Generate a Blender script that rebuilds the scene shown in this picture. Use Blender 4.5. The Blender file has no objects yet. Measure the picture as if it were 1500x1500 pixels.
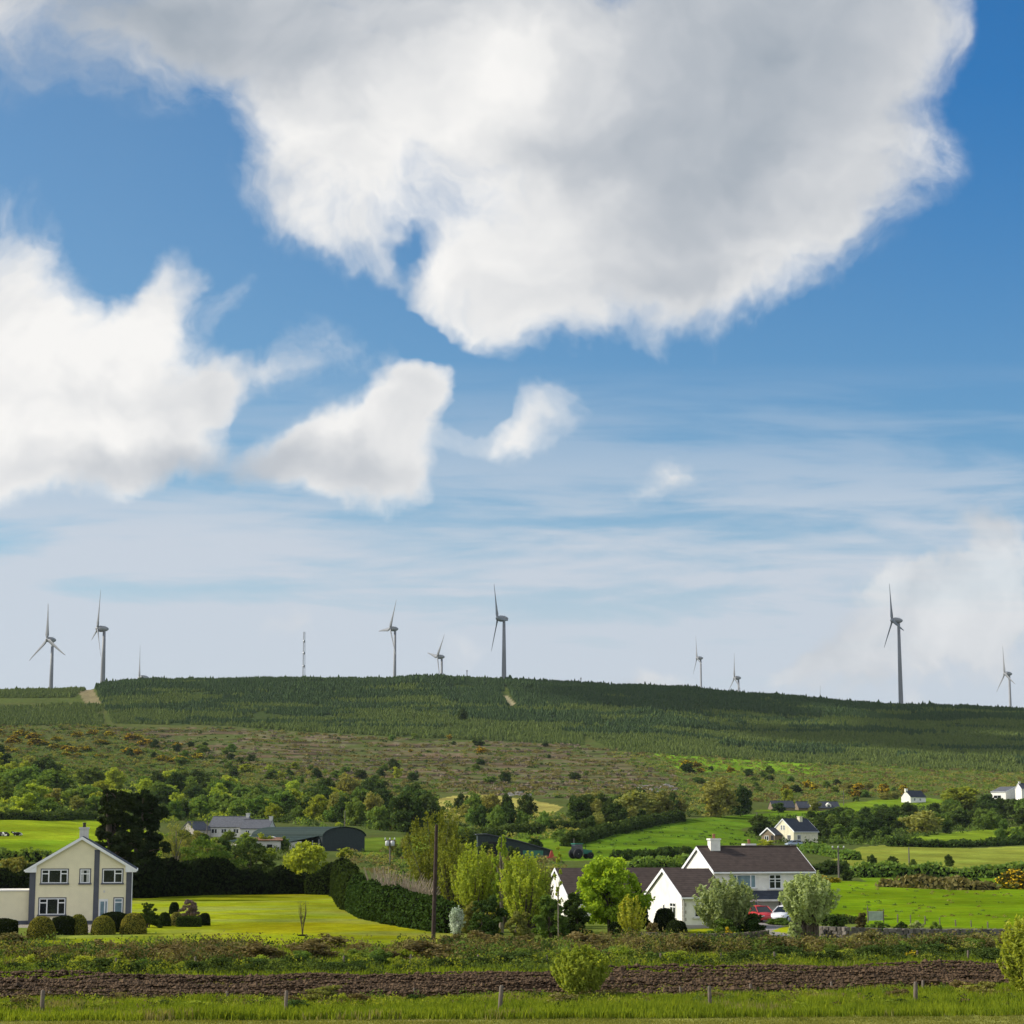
import bpy, math, random
import numpy as np
from math import radians as R, sin, cos, tan, pi
from mathutils import Vector, Matrix

C = bpy.context.scene.collection
RNG = np.random.default_rng(7)
random.seed(7)

# ------------------------------------------------------------------ camera model
F, HZ, CAMH = 3000.0, 1219.0, 8.0
P = math.atan((HZ - 750) / F)
cP, sP = cos(P), sin(P)

def at(px, py, Y):
    a = (px - 750) / F
    b = (750 - py) / F
    t = Y / (cP - sP * b)
    return Vector((a * t, Y, CAMH + (sP + cP * b) * t))

def zrow(py, Y):
    b = (750 - py) / F
    return CAMH + Y * (sP + cP * b) / (cP - sP * b)

def proj(X, Y, Z):
    Zr = Z - CAMH
    f = np.maximum(Y * cP + Zr * sP, 1e-3)
    u = -Y * sP + Zr * cP
    return 750 + F * X / f, 750 - F * u / f

# ------------------------------------------------------------------ noise
def _hash(ix, iy, seed):
    n = (ix.astype(np.int64) * 374761393 + iy.astype(np.int64) * 668265263 + seed * 974634777) & 0xFFFFFFFF
    n = ((n ^ (n >> 13)) * 1274126177) & 0xFFFFFFFF
    n = n ^ (n >> 16)
    return (n & 0xFFFFFF) / float(0xFFFFFF)

def vnoise(x, y, seed=0):
    x = np.asarray(x, float); y = np.asarray(y, float)
    ix = np.floor(x); iy = np.floor(y)
    fx = x - ix; fy = y - iy
    fx = fx * fx * (3 - 2 * fx); fy = fy * fy * (3 - 2 * fy)
    a = _hash(ix, iy, seed); b = _hash(ix + 1, iy, seed)
    c = _hash(ix, iy + 1, seed); d = _hash(ix + 1, iy + 1, seed)
    return (a * (1 - fx) + b * fx) * (1 - fy) + (c * (1 - fx) + d * fx) * fy

def fbm(x, y, seed=0, octv=4):
    s = 0; a = 0.5; t = 0
    for o in range(octv):
        s = s + a * vnoise(x * 2 ** o + 17.3 * o, y * 2 ** o + 9.1 * o, seed + o); t += a; a *= 0.5
    return s / t

# ------------------------------------------------------------------ terrain
PXC = np.array([-1200., 0, 300, 620, 900, 1200, 1500, 2700])
YN = [0, 85, 180, 260, 330, 400, 480, 600, 750, 900, 1100, 1300, 1500, 1750]
ROWS = {
    330: [1255, 1257, 1275, 1277, 1272, 1291, 1292, 1292],
    400: [1230, 1231, 1247, 1252, 1252, 1263, 1266, 1266],
    480: [1205, 1206, 1228, 1234, 1232, 1241, 1246, 1246],
    600: [1184, 1185, 1206, 1211, 1208, 1222, 1229, 1229],
    750: [1164, 1165, 1180, 1186, 1184, 1199, 1206, 1206],
    900: [1140, 1141, 1156, 1162, 1160, 1177, 1180, 1180],
    1100: [1108, 1108, 1119, 1124, 1126, 1142, 1147, 1147],
    1300: [1074, 1073, 1076, 1082, 1087, 1106, 1112, 1112],
    1500: [1045, 1043, 1038, 1040, 1046, 1068, 1077, 1077],
    1750: [1030, 1018, 1002, 998, 1010, 1030, 1047, 1075],
}
RIDGE_PX = np.array([-1200, -200, 0, 125, 150, 200, 420, 560, 592, 615, 645, 690, 740, 830, 1000, 1150, 1320, 1500, 1700, 2700.])
RIDGE_PY = np.array([1040, 1020, 1015, 1012, 1006, 1001, 999, 1000, 996, 995, 996, 1000, 1001, 1005, 1013, 1026, 1038, 1044, 1052, 1080.])

def pchip(x, y, xi):
    x = np.asarray(x, float); y = np.asarray(y, float)
    h = np.diff(x); d = np.diff(y) / h
    m = np.zeros_like(y); m[0] = d[0]; m[-1] = d[-1]
    for i in range(1, len(x) - 1):
        if d[i - 1] * d[i] > 0:
            w1 = 2 * h[i] + h[i - 1]; w2 = h[i] + 2 * h[i - 1]
            m[i] = (w1 + w2) / (w1 / d[i - 1] + w2 / d[i])
    k = np.clip(np.searchsorted(x, xi) - 1, 0, len(x) - 2)
    t = (xi - x[k]) / h[k]
    return ((2 * t**3 - 3 * t**2 + 1) * y[k] + (t**3 - 2 * t**2 + t) * h[k] * m[k]
            + (-2 * t**3 + 3 * t**2) * y[k + 1] + (t**3 - t**2) * h[k] * m[k + 1])

LYF = np.linspace(math.log(5.0), math.log(16000.0), 1500)
ZT = []
for ci in range(len(PXC)):
    ys = [0., 85, 180, 260]; zs = [0., 0, 0, 0]
    for yy in YN[4:]:
        ys.append(yy); zs.append(zrow(ROWS[yy][ci], yy))
    zr = zs[-1]
    for yy, dz in ((1950, -4), (2300, -16), (2800, -38), (3300, -60), (6000, -110), (16000, -170)):
        ys.append(yy); zs.append(max(zr + dz, -5))
    ZT.append(pchip(ys, zs, np.exp(LYF)))
ZT = np.array(ZT)

def height(X, Y):
    X = np.asarray(X, float); Y = np.maximum(np.asarray(Y, float), 5.5)
    px = 750 + F * (X / Y) / cP
    q = np.clip(px, PXC[0], PXC[-1] - 1e-3)
    k = np.clip(np.searchsorted(PXC, q, side='right') - 1, 0, len(PXC) - 2)
    t = (q - PXC[k]) / (PXC[k + 1] - PXC[k]); t = t * t * (3 - 2 * t)
    ly = np.clip((np.log(Y) - LYF[0]) / (LYF[1] - LYF[0]), 0, len(LYF) - 1.001)
    j = ly.astype(int); g = ly - j
    z0 = ZT[k, j] * (1 - g) + ZT[k, j + 1] * g
    z1 = ZT[k + 1, j] * (1 - g) + ZT[k + 1, j + 1] * g
    z = z0 * (1 - t) + z1 * t
    # finer ridge line
    rp = np.array([r[-1] if False else 0 for r in ()])
    base = np.interp(q, PXC, [zrow(v, 1750) for v in ROWS[1750]])
    tt = t
    base = (np.array([zrow(v, 1750) for v in ROWS[1750]])[k] * (1 - tt) + np.array([zrow(v, 1750) for v in ROWS[1750]])[k + 1] * tt)
    fine = np.interp(q, RIDGE_PX, zrow(RIDGE_PY, 1750))
    z = z + (fine - base) * np.exp(-((np.log(Y) - math.log(1750)) / 0.13) ** 2)
    amp = np.clip((Y - 290) / 500, 0, 1)
    z = z + amp * 2.4 * (fbm(X / 75, Y / 75, 3, 3) - 0.5) + amp * 0.8 * (fbm(X / 14, Y / 14, 5, 2) - 0.5)
    z = z + np.clip((Y - 88) / 30, 0, 1) * 0.14 * (fbm(X / 9, Y / 9, 8, 3) - 0.5)
    return z

def hgt(x, y):
    return float(height(np.array([x]), np.array([y]))[0])

_YS = np.exp(np.linspace(math.log(60), math.log(1790), 2600))
def ground(px, py):
    """terrain point first seen along the line of sight through a photo pixel"""
    b = (750 - py) / F
    t = _YS / (cP - sP * b)
    X = (px - 750) / F * t
    Z = CAMH + (sP + cP * b) * t
    below = Z <= height(X, _YS)
    i = int(np.argmax(below)) if below.any() else len(_YS) - 1
    return Vector((float(X[i]), float(_YS[i]), hgt(X[i], _YS[i])))

# ------------------------------------------------------------------ objects and mesh helpers
def tag(o, label=None, cat=None, group=None, kind=None):
    if label: o['label'] = label
    if cat: o['category'] = cat
    if group: o['group'] = group
    if kind: o['kind'] = kind
    return o

def thing(name, label, cat, loc=(0, 0, 0), rz=0.0, group=None):
    o = bpy.data.objects.new(name, None)
    o.empty_display_size = 0.3
    C.objects.link(o)
    o.location = loc; o.rotation_euler = (0, 0, rz)
    return tag(o, label, cat, group)

def link(name, me, parent=None):
    o = bpy.data.objects.new(name, me)
    C.objects.link(o)
    if parent is not None: o.parent = parent
    return o

def copy_tree(o, parent=None):
    c = o.copy(); C.objects.link(c)
    if parent is not None: c.parent = parent
    for ch in [k for k in bpy.data.objects if k.parent == o]:
        copy_tree(ch, c)
    return c

def mesh_np(name, V, faces, mats, mi=None, smooth=False, col=None):
    """V (N,3); faces: list of (M,k) int arrays"""
    me = bpy.data.meshes.new(name)
    V = np.asarray(V, np.float32)
    me.vertices.add(len(V)); me.vertices.foreach_set('co', V.ravel())
    faces = [np.asarray(f, np.int32) for f in faces if len(f)]
    loops = np.concatenate([f.ravel() for f in faces])
    tot = np.concatenate([np.full(len(f), f.shape[1], np.int32) for f in faces])
    start = np.concatenate([[0], np.cumsum(tot)[:-1]]).astype(np.int32)
    me.loops.add(len(loops)); me.loops.foreach_set('vertex_index', loops)
    me.polygons.add(len(tot)); me.polygons.foreach_set('loop_start', start); me.polygons.foreach_set('loop_total', tot)
    if mi is not None: me.polygons.foreach_set('material_index', np.asarray(mi, np.int32))
    me.polygons.foreach_set('use_smooth', np.full(len(tot), bool(smooth)))
    for m in (mats if isinstance(mats, (list, tuple)) else [mats]): me.materials.append(m)
    if col is not None:
        a = me.attributes.new('tint', 'FLOAT_COLOR', 'POINT')
        c4 = np.ones((len(V), 4), np.float32); c4[:, :3] = col
        a.data.foreach_set('color', c4.ravel())
    me.update(calc_edges=True); me.validate()
    return me

class MB:
    """collects simple solids; build() links them as one mesh object"""
    def __init__(s): s.v = []; s.f = []; s.m = []; s.sm = []
    def add(s, vs, fs, m=0, smooth=False):
        n = len(s.v); s.v += [tuple(v) for v in vs]
        for f in fs: s.f.append(tuple(n + i for i in f)); s.m.append(m); s.sm.append(smooth)
        return s
    def box(s, x0, x1, y0, y1, z0, z1, fr=None, m=0):
        vs = [Vector((x, y, z)) for x in (x0, x1) for y in (y0, y1) for z in (z0, z1)]
        if fr is not None:
            o, ex, ey, ez = fr
            vs = [o + ex * v.x + ey * v.y + ez * v.z for v in vs]
        return s.add(vs, [(0, 1, 3, 2), (4, 6, 7, 5), (0, 4, 5, 1), (2, 3, 7, 6), (0, 2, 6, 4), (1, 5, 7, 3)], m)
    def prism(s, pts, d, m=0):
        """pts: 3D polygon, d: extrusion vector"""
        n = len(pts); d = Vector(d); pts = [Vector(p) for p in pts]
        vs = pts + [p + d for p in pts]
        fs = [tuple(range(n)), tuple(range(2 * n - 1, n - 1, -1))] + [(i, n + i, n + (i + 1) % n, (i + 1) % n) for i in range(n)]
        return s.add(vs, fs, m)
    def tube(s, pts, rad, sides=8, m=0, cap=True):
        pts = [Vector(p) for p in pts]; n0 = len(s.v); k = len(pts)
        if not hasattr(rad, '__len__'): rad = [rad] * k
        vs = []; ref = None
        for i, p in enumerate(pts):
            d = (pts[min(i + 1, k - 1)] - pts[max(i - 1, 0)]).normalized()
            if ref is None: ref = Vector((1, 0, 0)) if abs(d.x) < 0.8 else Vector((0, 1, 0))
            a = (ref - d * ref.dot(d)).normalized(); b = d.cross(a); ref = a
            for j in range(sides):
                t = 2 * pi * j / sides
                vs.append(p + (a * cos(t) + b * sin(t)) * rad[i])
        fs = [(i * sides + j, i * sides + (j + 1) % sides, (i + 1) * sides + (j + 1) % sides, (i + 1) * sides + j) for i in range(k - 1) for j in range(sides)]
        s.add(vs, fs, m, True)
        if cap:
            s.add(vs[:sides][::-1], [tuple(range(sides))], m); s.add(vs[-sides:], [tuple(range(sides))], m)
        return s
    def lathe(s, prof, segs=16, fr=None, m=0, smooth=True):
        """prof: (r, z) from bottom to top"""
        vs = []
        for r, z in prof:
            for j in range(segs):
                t = 2 * pi * j / segs; v = Vector((r * cos(t), r * sin(t), z))
                vs.append(fr[0] + fr[1] * v.x + fr[2] * v.y + fr[3] * v.z if fr else v)
        k = len(prof)
        fs = [(i * segs + j, i * segs + (j + 1) % segs, (i + 1) * segs + (j + 1) % segs, (i + 1) * segs + j) for i in range(k - 1) for j in range(segs)]
        fs += [tuple(range(segs))[::-1], tuple((k - 1) * segs + j for j in range(segs))]
        return s.add(vs, fs, m, smooth)
    def mesh(s, name, mats):
        me = bpy.data.meshes.new(name)
        me.from_pydata([tuple(v) for v in s.v], [], s.f)
        for m in (mats if isinstance(mats, (list, tuple)) else [mats]): me.materials.append(m)
        me.polygons.foreach_set('material_index', s.m)
        me.polygons.foreach_set('use_smooth', s.sm)
        import bmesh
        bm = bmesh.new(); bm.from_mesh(me)
        bmesh.ops.recalc_face_normals(bm, faces=bm.faces[:]); bm.to_mesh(me); bm.free()
        me.update()
        return me
    def build(s, name, mats, parent=None):
        return link(name, s.mesh(name, mats), parent)

# ------------------------------------------------------------------ materials
def N(nt, t, **kw):
    n = nt.nodes.new(t)
    for k, v in kw.items(): setattr(n, k, v)
    return n

def mat(name, col, rough=0.7, spec=0.3, metal=0.0, var=0.12, vscale=3.0, bump=0.0, bscale=20.0, coat=0.0):
    m = bpy.data.materials.new(name); m.use_nodes = True
    nt = m.node_tree; b = nt.nodes['Principled BSDF']; L = nt.links.new
    tc = N(nt, 'ShaderNodeTexCoord')
    nz = N(nt, 'ShaderNodeTexNoise'); nz.inputs['Scale'].default_value = vscale; nz.inputs['Detail'].default_value = 6
    L(tc.outputs['Object'], nz.inputs['Vector'])
    mr = N(nt, 'ShaderNodeMapRange'); mr.inputs['From Min'].default_value = 0.3; mr.inputs['From Max'].default_value = 0.7
    mr.inputs['To Min'].default_value = 1 - var; mr.inputs['To Max'].default_value = 1 + var
    L(nz.outputs['Fac'], mr.inputs['Value'])
    mx = N(nt, 'ShaderNodeVectorMath', operation='SCALE'); mx.inputs[0].default_value = col
    L(mr.outputs['Result'], mx.inputs['Scale']); L(mx.outputs['Vector'], b.inputs['Base Color'])
    b.inputs['Roughness'].default_value = rough; b.inputs['Specular IOR Level'].default_value = spec
    b.inputs['Metallic'].default_value = metal; b.inputs['Coat Weight'].default_value = coat
    if bump:
        n2 = N(nt, 'ShaderNodeTexNoise'); n2.inputs['Scale'].default_value = bscale; n2.inputs['Detail'].default_value = 4
        L(tc.outputs['Object'], n2.inputs['Vector'])
        bp = N(nt, 'ShaderNodeBump'); bp.inputs['Strength'].default_value = bump; bp.inputs['Distance'].default_value = 0.05
        L(n2.outputs['Fac'], bp.inputs['Height']); L(bp.outputs['Normal'], b.inputs['Normal'])
    return m

def leafmat(name, c1, c2, trans=0.35, objvar=0.2, nscale=0.6, tcol=None, hue=0.015):
    m = bpy.data.materials.new(name); m.use_nodes = True
    nt = m.node_tree; nt.nodes.clear(); L = nt.links.new
    geo = N(nt, 'ShaderNodeNewGeometry'); oi = N(nt, 'ShaderNodeObjectInfo'); tc = N(nt, 'ShaderNodeTexCoord')
    mix = N(nt, 'ShaderNodeMix', data_type='RGBA')
    mix.inputs['A'].default_value = (*c1, 1); mix.inputs['B'].default_value = (*c2, 1)
    nz = N(nt, 'ShaderNodeTexNoise'); nz.inputs['Scale'].default_value = nscale; nz.inputs['Detail'].default_value = 3
    L(geo.outputs['Position'], nz.inputs['Vector'])
    ad = N(nt, 'ShaderNodeMath', operation='MULTIPLY_ADD'); ad.inputs[1].default_value = 0.55
    sb = N(nt, 'ShaderNodeMapRange'); sb.inputs['From Min'].default_value = 0.3; sb.inputs['From Max'].default_value = 0.7
    sb.inputs['To Min'].default_value = 0.0; sb.inputs['To Max'].default_value = 0.45
    L(nz.outputs['Fac'], sb.inputs['Value'])
    L(geo.outputs['Random Per Island'], ad.inputs[0]); L(sb.outputs['Result'], ad.inputs[2])
    L(ad.outputs[0], mix.inputs['Factor'])
    hs = N(nt, 'ShaderNodeHueSaturation')
    mv = N(nt, 'ShaderNodeMapRange'); mv.inputs['To Min'].default_value = 1 - objvar; mv.inputs['To Max'].default_value = 1 + objvar
    L(oi.outputs['Random'], mv.inputs['Value']); L(mv.outputs['Result'], hs.inputs['Value'])
    wn = N(nt, 'ShaderNodeTexWhiteNoise', noise_dimensions='1D'); L(oi.outputs['Random'], wn.inputs['W'])
    mh = N(nt, 'ShaderNodeMapRange'); mh.inputs['To Min'].default_value = 0.5 - hue; mh.inputs['To Max'].default_value = 0.5 + hue
    L(wn.outputs['Value'], mh.inputs['Value']); L(mh.outputs['Result'], hs.inputs['Hue'])
    L(mix.outputs['Result'], hs.inputs['Color'])
    df = N(nt, 'ShaderNodeBsdfDiffuse'); tl = N(nt, 'ShaderNodeBsdfTranslucent'); ms = N(nt, 'ShaderNodeMixShader')
    L(hs.outputs['Color'], df.inputs['Color'])
    tm = N(nt, 'ShaderNodeMix', data_type='RGBA', blend_type='MULTIPLY'); tm.inputs['Factor'].default_value = 1
    tm.inputs['B'].default_value = (*(tcol or (1.25, 1.15, 0.45)), 1)
    L(hs.outputs['Color'], tm.inputs['A']); L(tm.outputs['Result'], tl.inputs['Color'])
    ms.inputs[0].default_value = trans
    L(df.outputs[0], ms.inputs[1]); L(tl.outputs[0], ms.inputs[2])
    out = N(nt, 'ShaderNodeOutputMaterial'); L(ms.outputs[0], out.inputs['Surface'])
    return m

def glassmat(name, col=(0.015, 0.018, 0.02), rough=0.06):
    return mat(name, col, rough, 0.6, var=0.3, vscale=1.5)
# ------------------------------------------------------------------ sky, sun, camera
SUN_EL, SUN_AZ = R(35), R(9)          # sun to the left of the view, a little beyond it
SUN_DIR = Vector((-cos(SUN_AZ) * cos(SUN_EL), sin(SUN_AZ) * cos(SUN_EL), sin(SUN_EL)))

def sky_uv(px, py):
    a = (px - 750) / F; b = (750 - py) / F
    dy = cP - sP * b
    return a / dy, (sP + cP * b) / dy

# photo-measured cloud masses: x, y, rx, ry, rot(deg), weight
CLOUDS = [
    (640, -40, 760, 210, 0, 1.2), (760, 150, 430, 200, 0, 1.2), (930, 230, 400, 230, -12, 1.1), (1020, 290, 260, 220, -25, 0.9),
    (840, 390, 230, 130, 8, 0.8), (1120, 90, 330, 260, -25, 1.1), (440, 110, 280, 170, 22, 0.9), (470, 255, 140, 120, 35, 0.75),
    (220, 40, 330, 170, 12, 0.55), (40, 70, 330, 180, 0, 0.36), (1290, 20, 190, 150, -30, 0.9), (1310, 255, 170, 90, -15, 0.62),
    (375, 285, 90, 80, 25, 0.55), (625, 345, 65, 38, -20, -0.7), (520, 345, 130, 70, 10, 0.7), (750, 410, 140, 120, 25, 0.7),
    (1190, 320, 130, 140, -40, 0.6), (930, 455, 200, 80, -10, 0.55), (460, 385, 120, 55, 20, 0.62), (1260, 180, 140, 130, -30, 0.6),
    (760, 490, 120, 60, 0, 0.55), (1000, 430, 170, 90, -15, 0.4), (1090, 400, 140, 90, -20, 0.5), (640, 400, 90, 80, 20, 0.3),
    (0, 440, 110, 200, 0, 1.0), (10, 630, 260, 170, 0, 1.2), (195, 500, 140, 140, -20, 1.0), (225, 425, 75, 80, -20, 0.75),
    (150, 590, 220, 150, 0, 1.0), (265, 620, 150, 110, -15, 0.7), (395, 525, 125, 65, -12, 1.05), (335, 555, 80, 55, 0, 0.4), (320, 447, 40, 60, 0, 0.6),
    (30, 700, 240, 70, 0, 0.7), (300, 670, 160, 70, 0, 0.45), (290, 540, 90, 70, 0, 0.5), (130, 400, 60, 90, 20, -0.6), (400, 620, 70, 60, 0, -0.35),
    (560, 650, 140, 100, -25, 0.9), (625, 560, 90, 90, -35, 0.9), (590, 512, 120, 40, 0, 0.6), (510, 695, 150, 60, 0, 0.8),
    (440, 655, 55, 100, 0, 0.7), (755, 622, 125, 55, -38, 0.95), (715, 665, 60, 45, -30, 0.3), (685, 698, 60, 55, 0, -0.95), (470, 665, 75, 75, 0, 0.5), (620, 630, 70, 80, 0, 0.4), (650, 695, 90, 40, 0, 0.25), (400, 700, 120, 40, 0, 0.22),
    (925, 700, 120, 60, -10, 0.8), (962, 680, 50, 55, -20, 0.5), (640, 470, 150, 50, 25, -1.0), (695, 590, 50, 70, 20, -0.8), (500, 640, 120, 110, -10, 0.55), (380, 600, 60, 80, 0, -0.4), (560, 610, 110, 110, -35, 0.75), (610, 555, 80, 70, -35, 0.7), (520, 590, 50, 50, -30, -0.35),
]
LOWCLOUDS = [
    (1370, 960, 230, 100, -20, 0.7), (1450, 905, 170, 80, -20, 0.6), (1220, 960, 100, 100, -20, 0.6), (1300, 890, 70, 70, -20, 0.4),
    (1490, 790, 60, 70, 0, 0.6), (915, 985, 130, 55, 0, 0.7), (440, 930, 60, 50, 0, 0.3), (700, 960, 60, 40, 0, 0.25),
]
DARKS = [   # greyer cloud undersides
    (240, 40, 480, 150, 10, 1.2), (1130, 90, 460, 280, -35, 0.95), (1060, 270, 220, 120, -40, 0.3), (600, -20, 600, 70, 0, 0.6),
    (820, 200, 140, 50, 10, 0.25), (350, 690, 230, 60, 0, 0.9), (80, 690, 200, 50, 0, 0.3), (940, 430, 200, 50, -8, 0.45), (50, 150, 250, 80, 10, 0.8),
    (1210, 980, 110, 90, 0, 0.6), (1480, 790, 60, 60, 0, 0.6), (1400, 990, 170, 60, -15, 0.5), (600, 690, 110, 40, 0, 0.2), (900, 990, 90, 40, 0, 0.5),
]
BRIGHTS = [(700, 110, 200, 90, 0, 0.9), (430, 190, 170, 90, 20, 0.6), (760, 300, 170, 110, 0, 0.7), (150, 520, 190, 160, 0, 0.7), (60, 640, 180, 90, 0, 0.7), (1190, 230, 150, 70, -50, 0.5), (560, 620, 120, 90, 0, 0.5), (1310, 880, 60, 70, -20, 0.5)]

def build_world():
    w = bpy.data.worlds.new('World'); bpy.context.scene.world = w; w.use_nodes = True
    nt = w.node_tree; nt.nodes.clear(); L = nt.links.new
    def math_(op, a, b=None, c=None, clamp=False):
        n = N(nt, 'ShaderNodeMath', operation=op); n.use_clamp = clamp
        for i, v in enumerate((a, b, c)):
            if v is None: continue
            if isinstance(v, (int, float)): n.inputs[i].default_value = v
            else: L(v, n.inputs[i])
        return n.outputs[0]
    def mrange(v, a, b, c, d, smooth=False):
        n = N(nt, 'ShaderNodeMapRange'); n.clamp = True
        if smooth: n.interpolation_type = 'SMOOTHSTEP'
        L(v, n.inputs['Value'])
        for k, x in zip(('From Min', 'From Max', 'To Min', 'To Max'), (a, b, c, d)): n.inputs[k].default_value = x
        return n.outputs['Result']
    tc = N(nt, 'ShaderNodeTexCoord'); sep = N(nt, 'ShaderNodeSeparateXYZ'); L(tc.outputs['Generated'], sep.inputs[0])
    ay = math_('MAXIMUM', math_('ABSOLUTE', sep.outputs['Y']), 0.12)
    u = math_('DIVIDE', sep.outputs['X'], ay); v = math_('DIVIDE', sep.outputs['Z'], ay)
    cmb = N(nt, 'ShaderNodeCombineXYZ'); L(u, cmb.inputs[0]); L(v, cmb.inputs[1])
    uv0 = cmb.outputs[0]
    def noise(vec, scale, det, rough=0.55, dist=0.0, off=(0, 0, 0), sc=(1, 1, 1), rot=0):
        mp = N(nt, 'ShaderNodeMapping'); L(vec, mp.inputs['Vector'])
        mp.inputs['Location'].default_value = off; mp.inputs['Scale'].default_value = sc; mp.inputs['Rotation'].default_value = (0, 0, rot)
        n = N(nt, 'ShaderNodeTexNoise'); n.noise_dimensions = '2D'
        n.inputs['Scale'].default_value = scale; n.inputs['Detail'].default_value = det; n.inputs['Roughness'].default_value = rough
        n.inputs['Distortion'].default_value = dist
        L(mp.outputs[0], n.inputs['Vector']); return n
    # domain warp
    wn = noise(uv0, 9.0, 5, 0.55)
    wv = N(nt, 'ShaderNodeVectorMath', operation='MULTIPLY_ADD'); L(wn.outputs['Color'], wv.inputs[0])
    wv.inputs[1].default_value = (0.075, 0.075, 0); wv.inputs[2].default_value = (-0.0375, -0.0375, 0)
    wa = N(nt, 'ShaderNodeVectorMath', operation='ADD'); L(uv0, wa.inputs[0]); L(wv.outputs[0], wa.inputs[1])
    uv = wa.outputs[0]
    def field(blobs, vec):
        acc = None
        for (x, y, rx, ry, rot, wt) in blobs:
            su, sv = sky_uv(x, y)
            mp = N(nt, 'ShaderNodeMapping', vector_type='TEXTURE'); L(vec, mp.inputs['Vector'])
            mp.inputs['Location'].default_value = (su, sv, 0); mp.inputs['Rotation'].default_value = (0, 0, -R(rot))
            mp.inputs['Scale'].default_value = (rx * 1.12 / F, ry * 1.12 / F, 1)
            g = N(nt, 'ShaderNodeTexGradient', gradient_type='SPHERICAL'); L(mp.outputs[0], g.inputs[0])
            acc = math_('MULTIPLY_ADD', g.outputs['Fac'], wt, acc if acc is not None else 0.0)
        return acc
    M = field(CLOUDS, uv); ML = field(LOWCLOUDS, uv)
    D = field(DARKS, uv); B = field(BRIGHTS, uv)
    n1 = noise(uv, 11.0, 9, 0.60, 0.25)
    n1s = noise(uv, 11.0, 4, 0.5, 0.2)
    n1b = noise(uv, 11.0, 4, 0.5, 0.2, off=(0.014, -0.012, 0))
    n2 = noise(uv0, 5.0, 3, 0.5)
    n3 = noise(uv, 38.0, 5, 0.55, 0.3)
    # generic clouds away from the measured part of the sky (behind and overhead)
    au = math_('ABSOLUTE', u)
    away = math_('MAXIMUM', mrange(au, 0.30, 0.5, 0, 1), mrange(v, 0.44, 0.62, 0, 1))
    away = math_('MAXIMUM', away, mrange(sep.outputs['Y'], 0.25, -0.05, 0, 1))
    gen = math_('MULTIPLY', math_('ADD', mrange(n2.outputs['Fac'], 0.44, 0.62, 0, 0.75), mrange(sep.outputs['Y'], 0.05, -0.3, 0, 0.45)), away)  # extra cover behind the viewer, added as fill light
    M = math_('ADD', M, gen)
    detail = math_('ADD', math_('MULTIPLY_ADD', n1.outputs['Fac'], 1.9, -0.95), math_('MULTIPLY_ADD', n3.outputs['Fac'], 0.45, -0.225))
    edge = mrange(M, 0.03, 0.3, 0.0, 1.0)
    dens = math_('MULTIPLY_ADD', detail, edge, M)
    cov = mrange(dens, 0.12, 1.22, 0, 1, True)
    densL = math_('MULTIPLY_ADD', math_('MULTIPLY', detail, 1.6), mrange(ML, 0.03, 0.3, 0, 1), ML)
    covL = mrange(densL, 0.1, 0.8, 0, 0.62, True)
    # cloud brightness
    rel = math_('SUBTRACT', n1s.outputs['Fac'], n1b.outputs['Fac'])
    core = mrange(dens, 0.6, 2.4, 0.0, 0.12)
    br = math_('MULTIPLY_ADD', rel, 0.55, 0.90)
    br = math_('SUBTRACT', br, core)
    br = math_('MULTIPLY_ADD', D, -0.40, br)
    br = math_('MULTIPLY_ADD', B, 0.17, br)
    br = math_('MULTIPLY_ADD', math_('SUBTRACT', n2.outputs['Fac'], 0.5), 0.25, br)
    
    cr = N(nt, 'ShaderNodeValToRGB'); L(br, cr.inputs[0])
    e = cr.color_ramp.elements
    e[0].position = 0.10; e[0].color = (0.25, 0.30, 0.36, 1)
    e[1].position = 0.97; e[1].color = (0.93, 0.92, 0.90, 1)
    k = e.new(0.62); k.color = (0.54, 0.57, 0.61, 1); k = e.new(0.36); k.color = (0.36, 0.41, 0.47, 1)
    # clear sky
    sk = N(nt, 'ShaderNodeTexSky', sky_type='NISHITA'); sk.sun_disc = False
    sk.sun_elevation = SUN_EL; sk.sun_rotation = R(270) + SUN_AZ
    sk.air_density = 1.0; sk.dust_density = 0.35; sk.ozone_density = 2.2
    SKY_K = 0.115
    hs = N(nt, 'ShaderNodeHueSaturation'); hs.inputs['Saturation'].default_value = 1.15; L(sk.outputs[0], hs.inputs['Color'])
    skm = N(nt, 'ShaderNodeVectorMath', operation='MULTIPLY'); L(hs.outputs[0], skm.inputs[0])
    skm.inputs[1].default_value = (0.68, 0.88, 1.0)
    # the blue deepens high up and away from the sun
    dm = N(nt, 'ShaderNodeMix', data_type='RGBA'); L(math_('MULTIPLY', mrange(u, -0.2, 0.23, 0, 1), mrange(v, 0.2, 0.38, 0.25, 1)), dm.inputs['Factor'])
    dm.inputs['A'].default_value = (1.04, 0.95, 0.85, 1); dm.inputs['B'].default_value = (0.38, 0.78, 0.93, 1)
    sk2 = N(nt, 'ShaderNodeVectorMath', operation='MULTIPLY'); L(skm.outputs[0], sk2.inputs[0]); L(dm.outputs['Result'], sk2.inputs[1]); skm = sk2
    # pale veil low in the sky with streaks of high cloud
    st = noise(uv0, 7.0, 6, 0.55, 0.3, sc=(0.55, 4.5, 1), rot=R(-5))
    st2 = noise(uv0, 16.0, 6, 0.6, 0.4, sc=(0.5, 3.4, 1), rot=R(6), off=(3, 1, 0))
    stm = math_('MULTIPLY_ADD', st2.outputs['Fac'], 0.4, math_('MULTIPLY', st.outputs['Fac'], 0.75))
    _, v560 = sky_uv(750, 585); _, v700 = sky_uv(750, 770); _, v950 = sky_uv(750, 960)
    low = mrange(v, v950, v560, 1.0, 0.0)
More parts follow.
